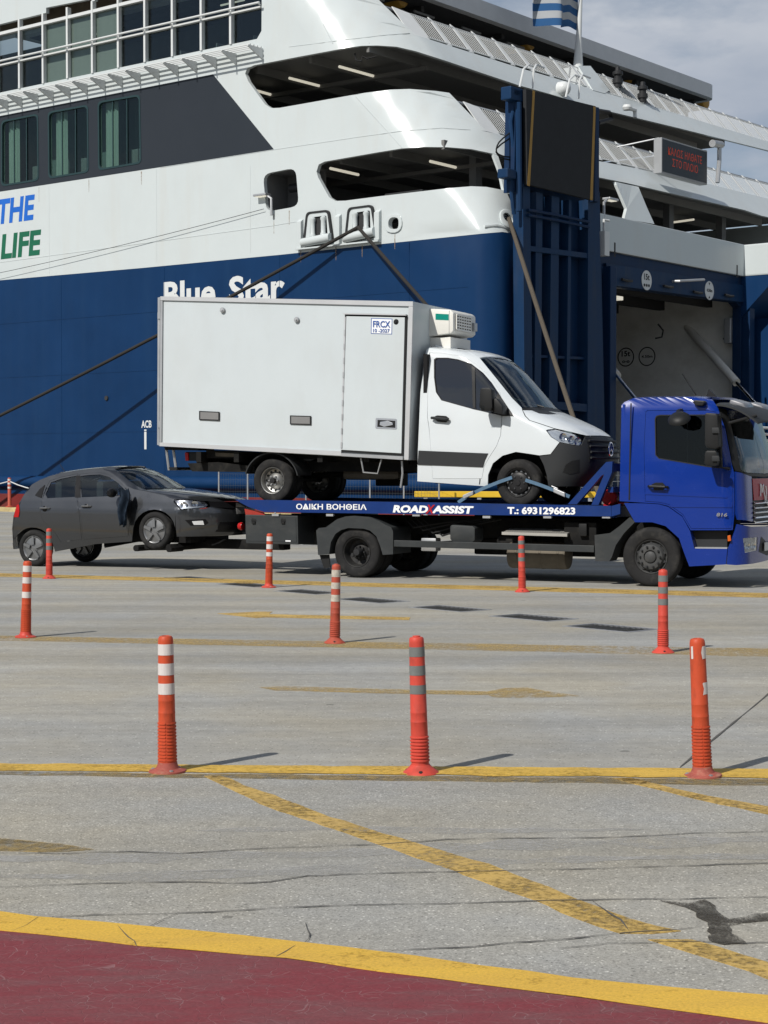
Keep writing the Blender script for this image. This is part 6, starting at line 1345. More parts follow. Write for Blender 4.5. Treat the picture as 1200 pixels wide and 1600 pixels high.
tbox('cab_floor', (-3.5, -2.3), (.36, 2.0), (1.62, 1.68), 'interior', van); tbox('dashboard', (-2.5, -2.1), (.36, 2.04), (2.2, 2.52), 'interior', van, bevel=.06); tbox('cab_back_wall', (-3.66, -3.6), (.3, 2.1), (1.6, 3.42), 'interior', van)
for b0 in (.45, 1.35): tbox('cab_seat', (-3.35, -2.85), (b0, b0 + .5), (1.9, 2.15), 'seat_fabric', van, bevel=.06); tbox('seat_back', (-3.45, -3.28), (b0, b0 + .5), (2.1, 2.85), 'seat_fabric', van, bevel=.06)
mb = MB(); o_ = TR.pt(-2.62, 1.6, 2.5); mb.tube([o_ + (tB*math.cos(q*math.pi/8) + (tA*-.4 + Vector((0, 0, .9)))*math.sin(q*math.pi/8))*.2 for q in range(17)], .015, 6); mb.build('steering_wheel', 'interior', van)
tbox('underbody', (-3.6, -1.5), (.62, 1.78), (1.45, 2.1), 'chassis_black', van)
tbox('arch_liner', (-2.55, -1.65), (.55, .60), (1.45, 2.15), 'chassis_black', van); mb = MB(); mb.slab(lambda i, j: TR.pt(-2.09 + .50*math.cos(math.pi*(.02 + .96*i)), .24 + .34*j, 1.50 + .50*math.sin(math.pi*(.02 + .96*i))), 16, 1, Vector((0, 0, .01))); mb.build('arch_liner', 'chassis_black', van)
wr = .355
for b0 in (.23, 1.93): wheel(van, TR, -2.096, b0, BEDC(-2.1) + wr, wr, .22, .215, 'van_front')
for b0 in (.20, .43, 1.75, 1.98): wheel(van, TR, -6.234, b0, BEDC(-6.23) + wr, wr, .20, .215, 'van_rear')
# the insulated box
BX = PX([(251, 463), (645, 471), (638, 719), (249, 697)], .1)
def bpt(i, j, b): a = (BX[0][0]*(1-i) + BX[1][0]*i)*(1-j) + (BX[3][0]*(1-i) + BX[2][0]*i)*j; c = (BX[0][1]*(1-i) + BX[1][1]*i)*(1-j) + (BX[3][1]*(1-i) + BX[2][1]*i)*j; return TR.pt(a, b, c)
B0, B1 = .1, 2.3
mb = MB(); mb.hexa([bpt(0, 1, B0 + .012), bpt(1, 1, B0 + .012), bpt(1, 1, B1 - .012), bpt(0, 1, B1 - .012), bpt(0, 0, B0 + .012), bpt(1, 0, B0 + .012), bpt(1, 0, B1 - .012), bpt(0, 0, B1 - .012)]); box = mb.build('cargo_box', 'box_white', van, smooth=0, bevel=.012)
def bxp(name, px, mat, b0=.1, th=.012, parent=None, holes=(), bevel=0, round_=0): return tpoly(name, px, b0, th, mat, parent or box, holes=holes, bevel=bevel, round_=round_)
bxp('top_rail', [(250.5, 463), (645, 471), (645, 478.5), (250.5, 469)], 'box_trim', .085, .028); bxp('bottom_rail', [(249, 691), (533, 705), (533, 712), (249, 697)], 'box_trim', .085, .028)
bxp('front_post', [(638.5, 478.6), (645, 479), (638.2, 718.5), (631.5, 718)], 'box_trim', .083, .03); bxp('rear_post', [(250.5, 469.5), (253.8, 469.6), (252, 690.6), (249, 690.5)], 'galvanised', .085, .028)
dpx = [(541, 494), (632.5, 496), (627, 708.5), (534.5, 703)]
bxp('door_seal', [(539, 490), (636, 492), (630, 712), (533, 706)], 'plastic_dark', .09, .022); bdoor = bxp('side_door', dpx, 'box_white', .078, .03, bevel=.006)
bxp('door_canopy', [(536, 489), (634, 491), (634, 493), (536, 491)], 'box_trim', .05, .05); bxp('door_sill', [(533, 708), (629, 713), (629, 718.5), (533, 712.5)], 'galvanised', .07, .04)
bxp('hinge_strip', [(538, 495), (540, 495), (534.5, 703), (532.5, 703)], 'box_trim', .075, .02)
for k in range(9):
    y = 515 + k*22; x = 538.6 - (y-495)*.028; bxp('hinge_knuckle', [(x - .8, y), (x + 1.4, y), (x + 1.2, y + 9), (x - 1, y + 9)], 'galvanised', .066, .01)
bxp('notice', [(581, 498), (612, 499), (611.5, 521.5), (580.5, 520.5)], 'sticker_white', .074, .003, bdoor); bxp('notice_border', [(580, 497), (613, 498), (612.5, 522.5), (579.5, 521.5)], 'sticker_blue', .0765, .001, bdoor)
ttext('FRCX', 583, 610, (511, 511.6), .072, .098, 'sticker_blue', bdoor, .02); ttext('10 -2027', 583, 609, (519, 519.6), .072, .055, 'sticker_blue', bdoor, .015)
def knob(x, y, r, mat, rings=((1, 0), (1, .02), (.8, .03), (.45, .03), (.4, .045), (0, .046))): mb = MB(); a, c = TR.tr(x, y, .08); mb.lathe(TR.pt(a, .10, c), -tB, [(r*p, q) for p, q in rings], 18); return mb.build('marker_lamp', mat, box)
knob(619, 503, .045, 'plastic_dark'); knob(347, 484.5, .043, 'galvanised'); knob(463, 499.5, .043, 'galvanised')
for px in ([(311, 642), (343, 643.5), (343, 657.5), (311, 656)], [(453, 649), (486, 650), (486, 664), (453, 663)]):
    bxp('side_recess', px, 'plastic_dark', .094, .006); cx, cy = sum(p[0] for p in px)/4, sum(p[1] for p in px)/4; bxp('side_recess_plate', [(cx + (x-cx)*.88, cy + (y-cy)*.78) for x, y in px], 'recess_grey', .091, .004)
bxp('lock_plate', [(587, 653), (620, 654.5), (620, 671), (586.5, 669.5)], 'chrome', .074, .004, bdoor, round_=.02); bxp('lock_well', [(590, 656), (617.5, 657.5), (617.5, 668.5), (589.5, 667)], 'plastic_dark', .071, .003, bdoor)
bxp('lock_lever', [(594, 659), (605, 657.5), (613, 660.5), (614, 664), (600, 667), (593, 664)], 'chrome', .060, .011, bdoor, bevel=.004)
for y in (493, 663): bxp('rear_hinge', [(246, y - 5), (250, y - 5), (250, y + 5), (246, y + 5)], 'galvanised', .12, .1)
bxp('rear_bar', [(247, 580), (249, 580), (248, 610), (246, 610)], 'steel_dark', .2, .05); bxp('rear_door_edge', [(246.5, 465), (250, 464), (248.5, 696), (245.5, 695)], 'galvanised', .14, 2.1)
# cooling unit
UB0, UB1 = .74, 1.66
unit_px = PX([(663, 481.5), (703, 483.5), (708.5, 488), (708.5, 517), (704, 521), (660.5, 527)], UB0)
mb = MB(); panel(mb, unit_px, [], lambda a, c: TR.pt(a, UB0, c), tB*(UB1-UB0)); unit = mb.build('cooling_unit', 'unit_cream', van, bevel=.035, smooth=40)
tpoly('unit_sticker', [(680.5, 490), (701, 491), (701, 500.5), (680.5, 499.5)], UB0 - .003, .003, 'teal_sticker', unit); tpoly('unit_seam', [(701.6, 485), (702.2, 485), (702, 520.5), (701.4, 520.5)], UB0 - .002, .003, 'recess_grey', unit)
af = max(a for a, c in unit_px); ct, cb = TR.tr(708.5, 488, UB0)[1], TR.tr(708.5, 517, UB0)[1]
UF = Frame(TR.pt(af, 0, 0), tB, tA)
mb = MB(); mb.box(UF, (UB0 + .08, UB0 + .66), (.0, .012), (cb + .03, ct - .03)); gr_ = mb.build('unit_grille', 'plastic_dark', unit, smooth=0)
for k in range(6): mb = MB(); z = cb + .03 + (ct-cb-.06)*k/5; mb.box(UF, (UB0 + .08, UB0 + .66), (.0125, .03), (z - .012, z + .012)); mb.build('grille_bar', 'unit_cream', gr_, smooth=0)
for k in range(7): mb = MB(); v = UB0 + .08 + .58*k/6; mb.box(UF, (v - .014, v + .014), (.0122, .027), (cb + .03, ct - .03)); mb.build('grille_bar', 'unit_cream', gr_, smooth=0)
mb = MB(); mb.box(UF, (UB0 + .74, UB0 + .86), (.0, .05), (cb + .05, cb + .18)); mb.build('unit_box', 'galvanised', unit, smooth=0, bevel=.01)
a0, c0 = TR.tr(664, 529, .55); a1, c1 = TR.tr(700, 533, .7); tbox('unit_bracket', (a0 - .1, a1), (.8, 1.6), (c1 - .10, c1 + .07), 'unit_cream', van)
# chassis under the box
for b0 in (.66, 1.58): tbox('chassis_rail', (-7.9, -3.6), (b0, b0 + .09), (1.63, 1.80), 'chassis_black', van)
for a in (-7.6, -6.9, -5.4, -4.6): tbox('cross_member', (a, a + .09), (.15, 2.25), (1.78, 1.95), 'chassis_black', van)
tbox('rear_axle', (-6.3, -6.17), (.45, 1.95), (1.46, 1.58), 'chassis_black', van, bevel=.04); ttube('drive_shaft', [(-6.2, 1.2, 1.55), (-3.6, 1.2, 1.68)], .045, 'chassis_black', van)
tpoly('side_skirt_rail', [(460, 708), (638, 719), (638, 725), (460, 716)], .5, .06, 'chassis_black', van)
mb = MB(); aw, cw2 = -6.234, BEDC(-6.23) + wr; mb.slab(lambda i, j: TR.pt(aw + .47*math.cos(math.pi*(.06 + .86*i)), .17 + .48*j, cw2 + .43*math.sin(math.pi*(.06 + .86*i))), 18, 1, lambda i, j: (tA*math.cos(math.pi*(.06 + .86*i)) + Vector((0, 0, math.sin(math.pi*(.06 + .86*i)))))*.018); mg = mb.build('mudguard', 'plastic_grey', van)
flipped(mg, VAN)
tpoly('rear_lamp', [(290, 706), (311, 706), (312, 720), (291, 720)], .35, .2, 'plastic_dark', van, bevel=.01); tpoly('rear_lamp_lens', [(288.5, 707), (294, 707), (294.5, 720), (289.5, 720)], .33, .22, 'red_lens', van, bevel=.01)
flip_ = tpoly('underrun_bar', [(293, 724), (340, 722), (398, 729), (398, 738), (300, 736.5)], .3, 1.9, 'chassis_black', van)
tpoly('spare_carrier', [(322, 703), (376, 706), (376, 716), (322, 716)], .3, .8, 'chassis_black', van); tpoly('fuel_box', [(336, 707), (374, 709), (376, 714), (337, 713)], .28, .03, 'tank_brown', van)
for pts in ([(260, 703), (264, 734), (275, 733)], [(271, 703), (275, 733)]): ttube('rear_step', [TR.tr(x, y, .3)[:1] + (.3,) + TR.tr(x, y, .3)[1:] for x, y in pts], .022, 'galvanised', van, 6)
tpoly('step_tread', [(264, 730), (276, 730), (277, 734), (265, 735)], .25, .6, 'plastic_dark', van)
tpoly('step_mount', [(256, 698), (310, 701), (310, 704), (258, 703)], .25, .5, 'chassis_black', van)
ttube('side_step', [TR.tr(x, y, .15)[:1] + (.15,) + TR.tr(x, y, .15)[1:] for x, y in ((564, 716), (568, 738), (590, 740), (596, 718))], .014, 'galvanised', van, 6)
ttube('hose', [TR.tr(x, y, .2)[:1] + (.2,) + TR.tr(x, y, .2)[1:] for x, y in ((628, 720), (629, 740), (626, 762))], .016, 'galvanised', van, 6)
tbox('exhaust', (-5.3, -4.3), (.8, 1.05), (1.5, 1.66), 'tank_brown', van, bevel=.07); tbox('battery_tray', (-4.9, -4.5), (1.2, 1.6), (1.4, 1.65), 'chassis_black', van, bevel=.02)

# tie-down straps over the front wheel
def strap(name, label, pts, w=.05):
    o = TR.pt(pts[0][0], pts[0][1], pts[0][2]); mb = MB(); q = [TR.pt(*p) for p in pts]; n = len(q); vs = []
    for i, p in enumerate(q):
        d = (q[min(i+1, n-1)] - q[max(i-1, 0)]).normalized(); up = tB.cross(d).normalized(); vs += [p + up*w/2 - tB*.004, p - up*w/2 - tB*.004, p - up*w/2 + tB*.004, p + up*w/2 + tB*.004]
    fs = [(4*i+k, 4*i+(k+1) % 4, 4*i+4+(k+1) % 4, 4*i+4+k) for i in range(n-1) for k in range(4)] + [(3, 2, 1, 0), tuple(4*(n-1)+k for k in range(4))]
    mb.add(vs, fs); t = thing(name, label, 'strap', o, 'wheel straps on the van'); mb.build('webbing', 'strap_blue', t, smooth=0); return t
def TP(x, y, b): a, c = TR.tr(x, y, b); return (a, b, c)
t = strap('tie_down_strap', 'blue webbing strap from the front of the van wheel to its ratchet on the bed', [TP(821, 750, .20), TP(842, 757, .19), TP(866, 766, .19), TP(890, 776, .19)])
mb = MB(); p = TP(874, 769, .18); fr_ = Frame(TR.pt(*p), (tA*.92 + Vector((0, 0, -.38))), tB); mb.box(fr_, (-.09, .10), (-.03, .03), (-.035, .03)); mb.box(fr_, (-.13, -.02), (-.02, .02), (.031, .05)); mb.build('ratchet', 'galvanised', t, smooth=0, bevel=.008)
t = strap('tie_down_strap', 'blue webbing strap from the rear of the van wheel down to the bed rail', [TP(800, 746, .20), TP(780, 753, .19), TP(755, 763, .15), TP(732, 774, .08), TP(716, 785, .0)])
mb = MB(); p = TP(733, 773, .07); fr_ = Frame(TR.pt(*p), (tA*.92 + Vector((0, 0, .38))), tB); mb.box(fr_, (-.10, .08), (-.03, .03), (-.03, .03)); mb.build('ratchet', 'galvanised', t, smooth=0, bevel=.008)

# ------------------------------------------------------------------ towed car
car = thing('hatchback_car', 'dark grey five door hatchback towed behind the truck, front end lifted', 'car', TR.pt(-9.6, 1.2, 0))
KW = 1.68
KAR = Wrap(TR.pt(-7.40, .4, 0), -tA, tB, KW,
           [(.40, .22), (.55, .10), (.66, .02), (.80, 0), (.98, .0), (1.08, .04), (1.16, .12), (1.20, .24), (1.25, .50), (1.30, .90), (1.33, 1.20), (1.345, 1.36), (1.42, 1.50), (1.50, 1.64), (1.60, 1.82), (1.68, 2.02), (1.72, 2.3)],
           [(.4, .70), (.9, .78), (1.15, .74), (1.30, .50), (1.345, .42), (1.7, .36)],
           [(.3, .09), (.45, .05), (.6, .02), (.75, .005), (.90, .0), (.99, .0), (1.03, .018), (1.12, .040), (1.20, .072), (1.35, .14), (1.55, .24), (1.70, .33), (1.8, .38)], .14, (25, 40))
roofl = [(24, 797), (30, 786), (40, 769), (50, 757), (62, 750), (76, 744.5), (97, 738.5), (120, 735), (141, 732.8), (165, 731), (178, 732)]
apil = [(178, 732), (190, 741), (203, 752), (213, 759), (224, 764)]
hoodl = [(224, 764), (236, 768), (250, 771.5), (262, 775), (272, 780)]
def arc(cx, cy, r, a0, a1, n=10): return [(cx + r*math.cos(R(a0 + (a1-a0)*i/n)), cy - r*math.sin(R(a0 + (a1-a0)*i/n))) for i in range(n+1)]
fa = arc(241, 829, 33, 8, 172); ra = arc(51, 856, 32, 20, 168)
body = roofl + apil[1:] + hoodl[1:] + [(271, 784), (281, 796), (276, 800), (274, 806)] + fa + [(206, 846), (150, 850), (86, 862)] + ra + [(21, 858), (20, 845), (19, 825), (21, 806)]
bodq = KAR.pts(body)
fd = [(123.5, 741), (140, 739), (158, 738.5), (172, 742.5), (186, 752), (200, 766), (205, 774), (206, 790), (203, 815), (200, 838), (130, 843), (125, 800), (121, 770)]
rd = [(78, 751), (95, 745.5), (122, 740), (119.5, 770), (123.5, 800), (128, 843), (95, 847), (86, 832), (76, 823), (66, 812), (63, 798), (66, 780), (71, 764)]
fw_ = [(126, 744), (140, 742), (157, 741.5), (171, 745.5), (184, 754), (196, 766), (200, 773), (180, 775), (128, 777), (126, 760)]
rw_ = [(80, 753.5), (96, 748), (119, 743.5), (117, 776.5), (74, 778.5), (71, 772)]
qw_ = [(55, 774), (62, 764.5), (70.5, 757.5), (67.5, 768), (65, 778)]
fdq, rdq = KAR.pts(fd), KAR.pts(rd); fwq, rwq, qwq = [KAR.pts(q) for q in (fw_, rw_, qw_)]
s_ = solid_pan(KAR, 'body_side', bodq, [fdq, rdq], 'car_grey', car, step=.05, smooth=50); flipped(s_, KAR)
d1 = solid_pan(KAR, 'door', shrink(fdq, .006), [fwq], 'car_grey', car, off=.002, step=.05, smooth=50); flipped(d1, KAR)
d2 = solid_pan(KAR, 'door', shrink(rdq, .006), [rwq], 'car_grey', car, off=.002, step=.05, smooth=50); flipped(d2, KAR)
KAR.pan('quarter_window', qw_, 'car_black', car, off=.010, th=.008, step=.05)
for q, dd in ((fwq, d1), (rwq, d2)):
    ex = 0 if dd is car else -.012
    g = solid_pan(KAR, 'side_window', shrink(q, ex) if ex else q, [], 'car_glass', dd, off=-.006, th=.004, step=.06); flipped(g, KAR)
KAR.pan('door_pillar', [(119.5, 743), (125.5, 743), (126, 777), (117.5, 777)], 'car_black', car, off=.009, th=.008, step=.05)
for x, y in ((70, 795), (135, 792)):
    sg, w = KAR.inv(x, y); mb = MB(); p = KAR.P(sg, w); a, b, c = TR.inv(p); mb.lathe(TR.pt(a, b - .004, c), -tB, [(.05, 0), (.045, .003), (.0, .003)], 16); mb.build('handle_well', 'car_black', car); mb = MB(); mb.tube([TR.pt(a - .09, b - .005, c + .01), TR.pt(a - .06, b - .045, c + .012), TR.pt(a + .07, b - .045, c + .015), TR.pt(a + .10, b - .005, c + .012)], .014, 8); mb.build('door_handle', 'rim_silver', car)
hq_ = KAR.pts([(225, 765.5), (237, 769.5), (251, 773), (263, 776.5), (273, 780.5), (290, 780), (318, 782.5)], closed=False)
hw_ = 1.13
solid_pan(KAR, 'bonnet', hq_ + [(KAR.sgc(1.135) - .5, 1.135), (KAR.sgc(1.14), 1.14), (KAR.sgc(1.338), 1.338), (KAR.sgc(1.342) - .4, 1.342)], [], 'car_grey', car, off=.004, step=.07, mirror=True, smooth=70)
KAR.pan('windscreen', [(180, 734), (191, 742.5), (204, 753), (214, 760), (224, 763.5), ('c', 1.35), ('c', 1.69)], 'windscreen_glass', car, off=.0, th=.005, mirror=True, smooth=70)
KAR.pan('windscreen_edge', [(176, 733), (180, 733), (192, 742), (205, 752.5), (215, 759.5), (225, 763.5), (213, 770), (203, 766), (190, 750)], 'car_black', car, off=.003, th=.003) if False else None
kr = KAR.pts(roofl[3:], closed=False)
def kroof(i, j):
    k = i*(len(kr)-1); n = min(int(k), len(kr)-2); f = k - n; p = KAR.P(kr[n][0] + (kr[n+1][0]-kr[n][0])*f, kr[n][1] + (kr[n+1][1]-kr[n][1])*f)
    u, v, c = KAR.fr.inv(p); cr = math.sin(math.pi*j)**.55; return KAR.fr.pt(u - .16*cr*i**3 + .04*cr*(1-i)**3, v + (KW - 2*v)*j, c + .045*cr)
mb = MB(); mb.slab(kroof, 20, 16, Vector((0, 0, -.02))); mb.build('roof', 'car_grey', car, smooth=70)
rear = KAR.pts([(50, 757), (40, 769), (30, 786), (24, 797), (21, 806), (19, 825), (20, 845), (22, 858)], closed=False)
def kback(i, j):
    k = i*(len(rear)-1); n = min(int(k), len(rear)-2); f = k - n; p = KAR.P(rear[n][0] + (rear[n+1][0]-rear[n][0])*f, rear[n][1] + (rear[n+1][1]-rear[n][1])*f)
    u, v, c = KAR.fr.inv(p); cr = math.sin(math.pi*j)**.6; return KAR.fr.pt(u + .12*cr, v + (KW - 2*v)*j, c)
mb = MB(); mb.slab(kback, 14, 12, tA*.03); mb.build('tailgate', 'car_grey', car, smooth=70)
KAR.pan('tail_lamp', [(24.5, 797), (27, 789), (30, 788), (31, 799), (29.5, 808), (22, 808)], 'red_lens', car, off=.012, th=.012)
KAR.pan('bumper', [(271.5, 785), (282, 797), (321, 795), (328, 792), ('c', 1.00, -.35), ('c', 1.00), ('c', .58), (276.5, 838.5), (275, 826), (274.5, 806)], 'car_grey', car, off=.004, step=.08, mirror=True, smooth=60)
KAR.pan('upper_grille', [(326, 783.5), (329, 792.5), ('c', 1.005), ('c', 1.125)], 'car_black', car, off=.004, th=.01, mirror=True)
KAR.pan('lower_grille', [('c', .64, -.55), ('c', .80, -.50), ('c', .80), ('c', .62)], 'car_black', car, off=.008, th=.004, mirror=True)
hq2 = KAR.pts([(271.5, 781.5), (290, 781), (319, 783.5), (325, 789), (320, 793.5), (300, 795.5), (282, 795.5)])
solid_pan(KAR, 'headlight', hq2, [], 'lamp_dark', car, off=-.025, th=.01, step=.08); solid_pan(KAR, 'headlight_glass', shrink(hq2, .002), [], 'lens_glass', car, off=.005, th=.005, step=.08)
for x, y, r in ((287, 789, .055), (304, 788, .05)): mb = MB(); sg, w = KAR.inv(x, y); mb.lathe(KAR.P(sg, w, .022), -KAR.inn(sg), [(r, 0), (r*1.1, .02), (r*.7, .004), (r*.3, .0)], 16, closed=False); mb.build('headlight_bulb', 'chrome', car)
KAR.pan('headlight_strip', [(284, 793), (318, 790.5), (319, 792.5), (285, 795)], 'rim_silver', car, off=-.008, th=.004)
KAR.pan('fog_recess', [(289, 812.5), (321, 811), (326, 817), (320, 821), (298, 821.5)], 'car_black', car, off=.007, th=.004)
KAR.pan('fog_lamp', [(300, 814.5), (317, 813.5), (319, 820), (303, 820)], 'lamp_reflector', car, off=.010, th=.003)
KAR.pan('number_plate', [('c', .93, -.26), ('c', 1.03, -.26), ('c', 1.03), ('c', .93)], 'plate_dark', car, off=.02, th=.008, mirror=True)
mb = MB(); e0 = KAR.P(KAR.sgc(1.075), 1.075, -.02); mb.tube([e0 + tB*.06*math.cos(q*math.pi/10) + Vector((0, 0, .06*math.sin(q*math.pi/10))) for q in range(21)], .007, 6); em = mb.build('emblem', 'chrome', car)
mb = MB(); mb.tube([e0 + tB*x + Vector((0, 0, z)) for x, z in ((-.04, .04), (-.015, -.04), (0, 0), (.015, -.04), (.04, .04))], .006, 5); mb.build('emblem_bar', 'chrome', em)
tbox('underbody', (-11.2, -8.0), (.62, 1.86), (.45, .95), 'chassis_black', car); tbox('dashboard', (-9.0, -8.75), (.6, 1.9), (1.05, 1.32), 'interior', car, bevel=.05); tbox('cabin_floor', (-11.0, -8.8), (.55, 1.93), (.951, .99), 'interior', car)
for a0 in (-9.75, -10.6):
    for b0 in ((.62, 1.36) if a0 > -10 else (.62, 1.30)):
        tbox('seat', (a0, a0 + .45), (b0, b0 + .48), (.99, 1.12), 'seat_fabric', car, bevel=.05); tbox('seat_back', (a0 - .12, a0 + .03), (b0, b0 + .48), (1.05, 1.46), 'seat_fabric', car, bevel=.05); tbox('headrest', (a0 - .12, a0 - .02), (b0 + .12, b0 + .36), (1.48, 1.62), 'seat_fabric', car, bevel=.04)
mb = MB(); o_ = TR.pt(-9.12, 1.55, 1.25); mb.tube([o_ + (tB*math.cos(q*math.pi/8) + (tA*-.4 + Vector((0, 0, .9)))*math.sin(q*math.pi/8))*.18 for q in range(17)], .013, 6); mb.build('steering_wheel', 'interior', car)
wheel(car, TR, -11.02, .41, .315, .315, .19, .215, 'car'); wheel(car, TR, -11.02, 1.87, .315, .315, .19, .215, 'car')
fwc = TR.tr(241, 829, .42); wheel(car, TR, fwc[0], .41, fwc[1], .315, .19, .215, 'car'); wheel(car, TR, fwc[0], 1.87, fwc[1], .315, .19, .215, 'car')
a, c = TR.tr(174, 770, .25); mb = MB(); mb.lathe(TR.pt(a, .28, c), -tB, [(.06, -.06), (.08, 0), (.075, .06), (.04, .10)], 14); mb.build('door_mirror', 'car_black', car)
a0, c0 = TR.tr(104, 738, 1.2); ttube('antenna', [(a0, 1.2, c0 - .03), (a0 - .14, 1.2, c0 + .14)], .006, 'plastic_dark', car, 5)
# cloth hanging on the car mirror
def rag(i, j):
    w = .10 + .10*math.sin(j*3.0); x = (i - .5)*w*1.25*(.6 + .7*(1-j)) + .02*math.sin(j*8); return TR.pt(ra_ + x + .04*j - .06*j*j, .27 + .05*math.sin(i*9 + j*4), rc0 + (rc1-rc0)*j + .02*math.sin(i*7))
(ra_, rc0), (_, rc1) = TR.tr(192, 764, .27), TR.tr(188, 822, .27)
mb = MB(); mb.slab(rag, 12, 14, tB*.02); mb.build('hanging_cloth', 'cloth_navy', None, 'dark blue crumpled cloth hanging from the car door mirror', 'cloth', loc=TR.pt(ra_, .27, rc1), smooth=60)

# ------------------------------------------------------------------ along the quay edge
def ship_pt(x, y, v): a, c = SHIP.tr(x, y, v); return SHIP.pt(a, v, c)
# white and red chain post at the far left, with its rope
for k, (x, lb) in enumerate(((15, 'slim red and white chain post on the quay edge left of the car'),)):
    a, c = SHIP.tr(x, 787, -2.7); o = SHIP.pt(a, -2.7, .16); t = thing('chain_post', lb, 'post', o)
    mb = MB(); mb.lathe(o, (0, 0, 1), [(.16, 0), (.16, .03), (.08, .06), (.07, .08), (.07, 1.10), (.05, 1.14)], 16); mb.build('stem', 'faded_post', t)
    for z in (.72, .88, 1.02): mb = MB(); mb.lathe(o + Vector((0, 0, z)), (0, 0, 1), [(.072, 0), (.072, .07)], 16, closed=False); mb.build('reflective_band', 'reflective_white', t)
e0 = SHIP.pt(a, -2.7, 1.16); e1 = SHIP.pt(a - 4.0, -2.7, 1.1); e2 = SHIP.pt(a + 4.0, -2.7, 1.1)
mb = MB(); mb.tube([e2.lerp(e0, i/8) + Vector((0, 0, -.18*4*(i/8)*(1-i/8))) for i in range(9)] + [e0.lerp(e1, i/8) + Vector((0, 0, -.3*4*(i/8)*(1-i/8))) for i in range(1, 9)], .022, 6); mb.build('barrier_rope', 'white_paint', None, 'white barrier rope slung from the chain post behind the car', 'rope', loc=e0)
# mesh fence behind the truck
FY = Frame(SHIP.pt(0, -4.5, 0), -SHIP.a, SHIP.b)
fa0 = FY.tr(342, 760, 0)[0]; fa1 = FY.tr(700, 760, 0)[0]
fence = thing('mesh_fence', 'wire mesh fence with thin posts between the truck bed and the ferry', 'fence', FY.pt((fa0+fa1)/2, 0, 0))
xs = [FY.tr(x, 760, 0)[0] for x in (342, 387, 430, 478, 526, 578, 631, 686)]
for a in xs: mb = MB(); mb.tube([FY.pt(a, 0, 0), FY.pt(a, 0, 1.62)], .028, 8); mb.build('post', 'galvanised', fence)
for u0, u1 in zip(xs, xs[1:]):
    mb = MB()
    for k in range(1, 8): z = .15 + k*.19; mb.tube([FY.pt(u0, 0, z), FY.pt(u1, 0, z)], .0025, 4, caps=False)
    for k in range(1, 12): a = u0 + (u1-u0)*k/12; mb.tube([FY.pt(a, 0, .2), FY.pt(a, 0, 1.5)], .0025, 4, caps=False)
    mb.build('mesh_panel', 'mesh_wire', fence, kind='stuff')
# yellow barrier beam and white rails near the ramp
yb0 = gnd(640, 815); 
QF = Frame(gnd(700, 818), (.985, -.17, 0), (.17, .985, 0))
(ya0, yc0), (ya1, yc1) = QF.tr(648, 770, 0), QF.tr(940, 774, 0)
yb_ = thing('barrier_beam', 'long yellow barrier beam seen beneath the white van', 'barrier', QF.pt((ya0+ya1)/2, 0, 0))
mb = MB(); mb.box(QF, (ya0, ya1), (-.08, .08), (yc0 - .13, yc0 + .05)); mb.build('beam', 'yellow_warm', yb_, smooth=0, bevel=.02)
for f in (.06, .35, .65, .94): mb = MB(); a = ya0 + (ya1-ya0)*f; mb.box(QF, (a - .06, a + .06), (-.05, .05), (0, yc0 - .131)); mb.build('leg', 'galvanised', yb_, smooth=0)
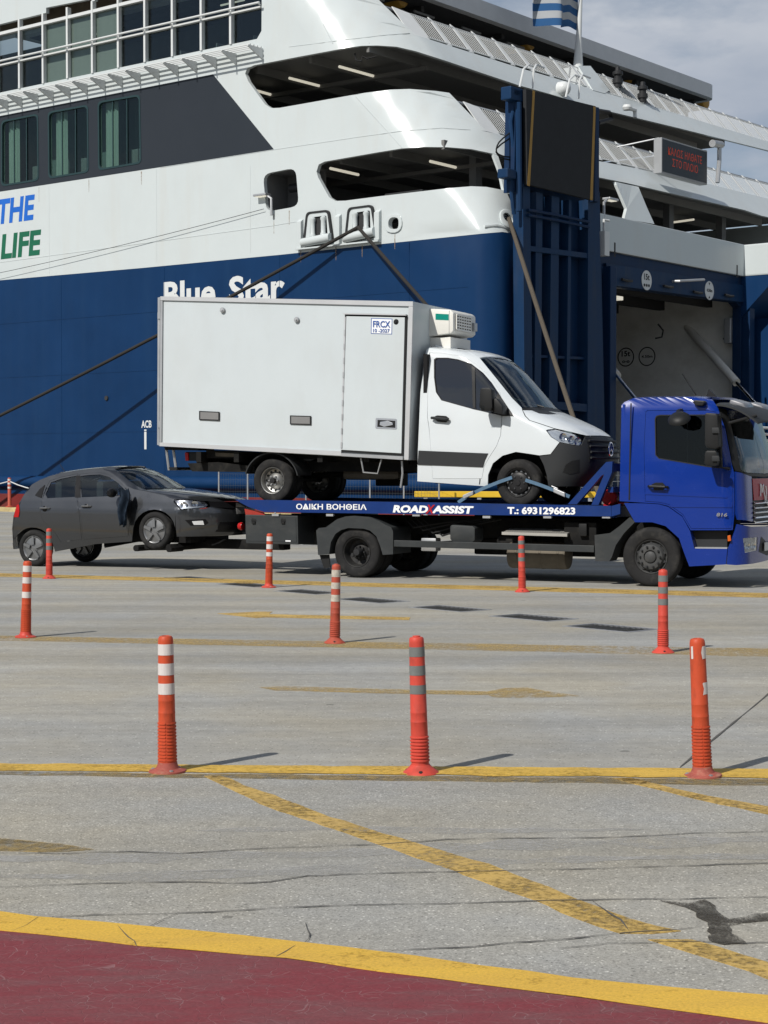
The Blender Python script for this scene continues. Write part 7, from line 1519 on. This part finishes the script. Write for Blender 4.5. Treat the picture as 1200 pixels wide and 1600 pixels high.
# wire basket trolley behind the headboard
WB = Frame(gnd(948, 812), (.985, -.17, 0), (.17, .985, 0)); (wa0, wc1), (wa1, wc0) = WB.tr(905, 704, 0), WB.tr(985, 772, 0)
bk = thing('wire_basket', 'tall wire basket cage between the van nose and the truck cab', 'basket', WB.pt((wa0+wa1)/2, 0, 0))
for z in [wc0 + (wc1-wc0)*k/7 for k in range(8)]:
    mb = MB(); mb.tube([WB.pt(wa0, 0, z), WB.pt(wa1, 0, z), WB.pt(wa1, .9, z), WB.pt(wa0, .9, z), WB.pt(wa0, 0, z)], .009, 5); mb.build('hoop', 'mesh_wire', bk)
for k in range(9):
    a = wa0 + (wa1-wa0)*k/8
    for b_ in (0, .9): mb = MB(); mb.tube([WB.pt(a, b_, wc0), WB.pt(a, b_, wc1)], .009, 5); mb.build('upright', 'mesh_wire', bk)
for a in (wa0, wa1):
    for b_ in (0, .9): mb = MB(); mb.tube([WB.pt(a, b_, 0), WB.pt(a, b_, wc0)], .02, 6); mb.build('leg', 'mesh_wire', bk)
# white railing and orange board at the ramp side
RF = Frame(SHIP.pt(-7.0, 16, 0), SHIP.b, SHIP.a); (ra0, rz0), (ra1, rz1) = RF.tr(1181, 700, 0), RF.tr(1260, 690, 0)
rlg = thing('white_railing', 'white tube railing beside the ferry ramp at the right edge', 'railing', RF.pt(ra0, 0, 0))
for y in (668, 678, 688, 700): a, z = RF.tr(1183, y, 0); mb = MB(); mb.tube([RF.pt(a, 0, z), RF.pt(a + 6, 0, z)], .045, 8); mb.build('rail', 'white_paint', rlg)
for k in range(4): mb = MB(); a = ra0 + .1 + 1.9*k; mb.tube([RF.pt(a, 0, 0), RF.pt(a, 0, RF.tr(1183, 666, 0)[1])], .05, 8); mb.build('upright', 'white_paint', rlg)
a, z1 = RF.tr(1186, 706, -.4); _, z0 = RF.tr(1186, 735, -.4)
mb = MB(); mb.box(RF, (a, a + 3), (-.45, -.35), (z0 - .6, z1)); bo = mb.build('orange_board', 'orange_safety', None, 'orange safety board below the white railing beside the truck windscreen', 'board', loc=RF.pt(a + 1.5, -.4, 0), bevel=.02)
for e, lb in ((eA, 'squat black mooring bollard on the quay edge left of the car'), (eB, 'black mooring bollard hidden behind the van on the quay'), (eC, 'black mooring bollard behind the truck headboard at the ferry corner')):
    o = Vector((e.x, e.y, 0)); mb = MB(); mb.lathe(o, (0, 0, 1), [(.30, 0), (.30, .04), (.18, .08), (.16, .35), (.20, .45), (.27, .50), (.26, .56), (.15, .60)], 20); mb.build('bollard', 'steel_dark', None, lb, 'bollard', loc=o)
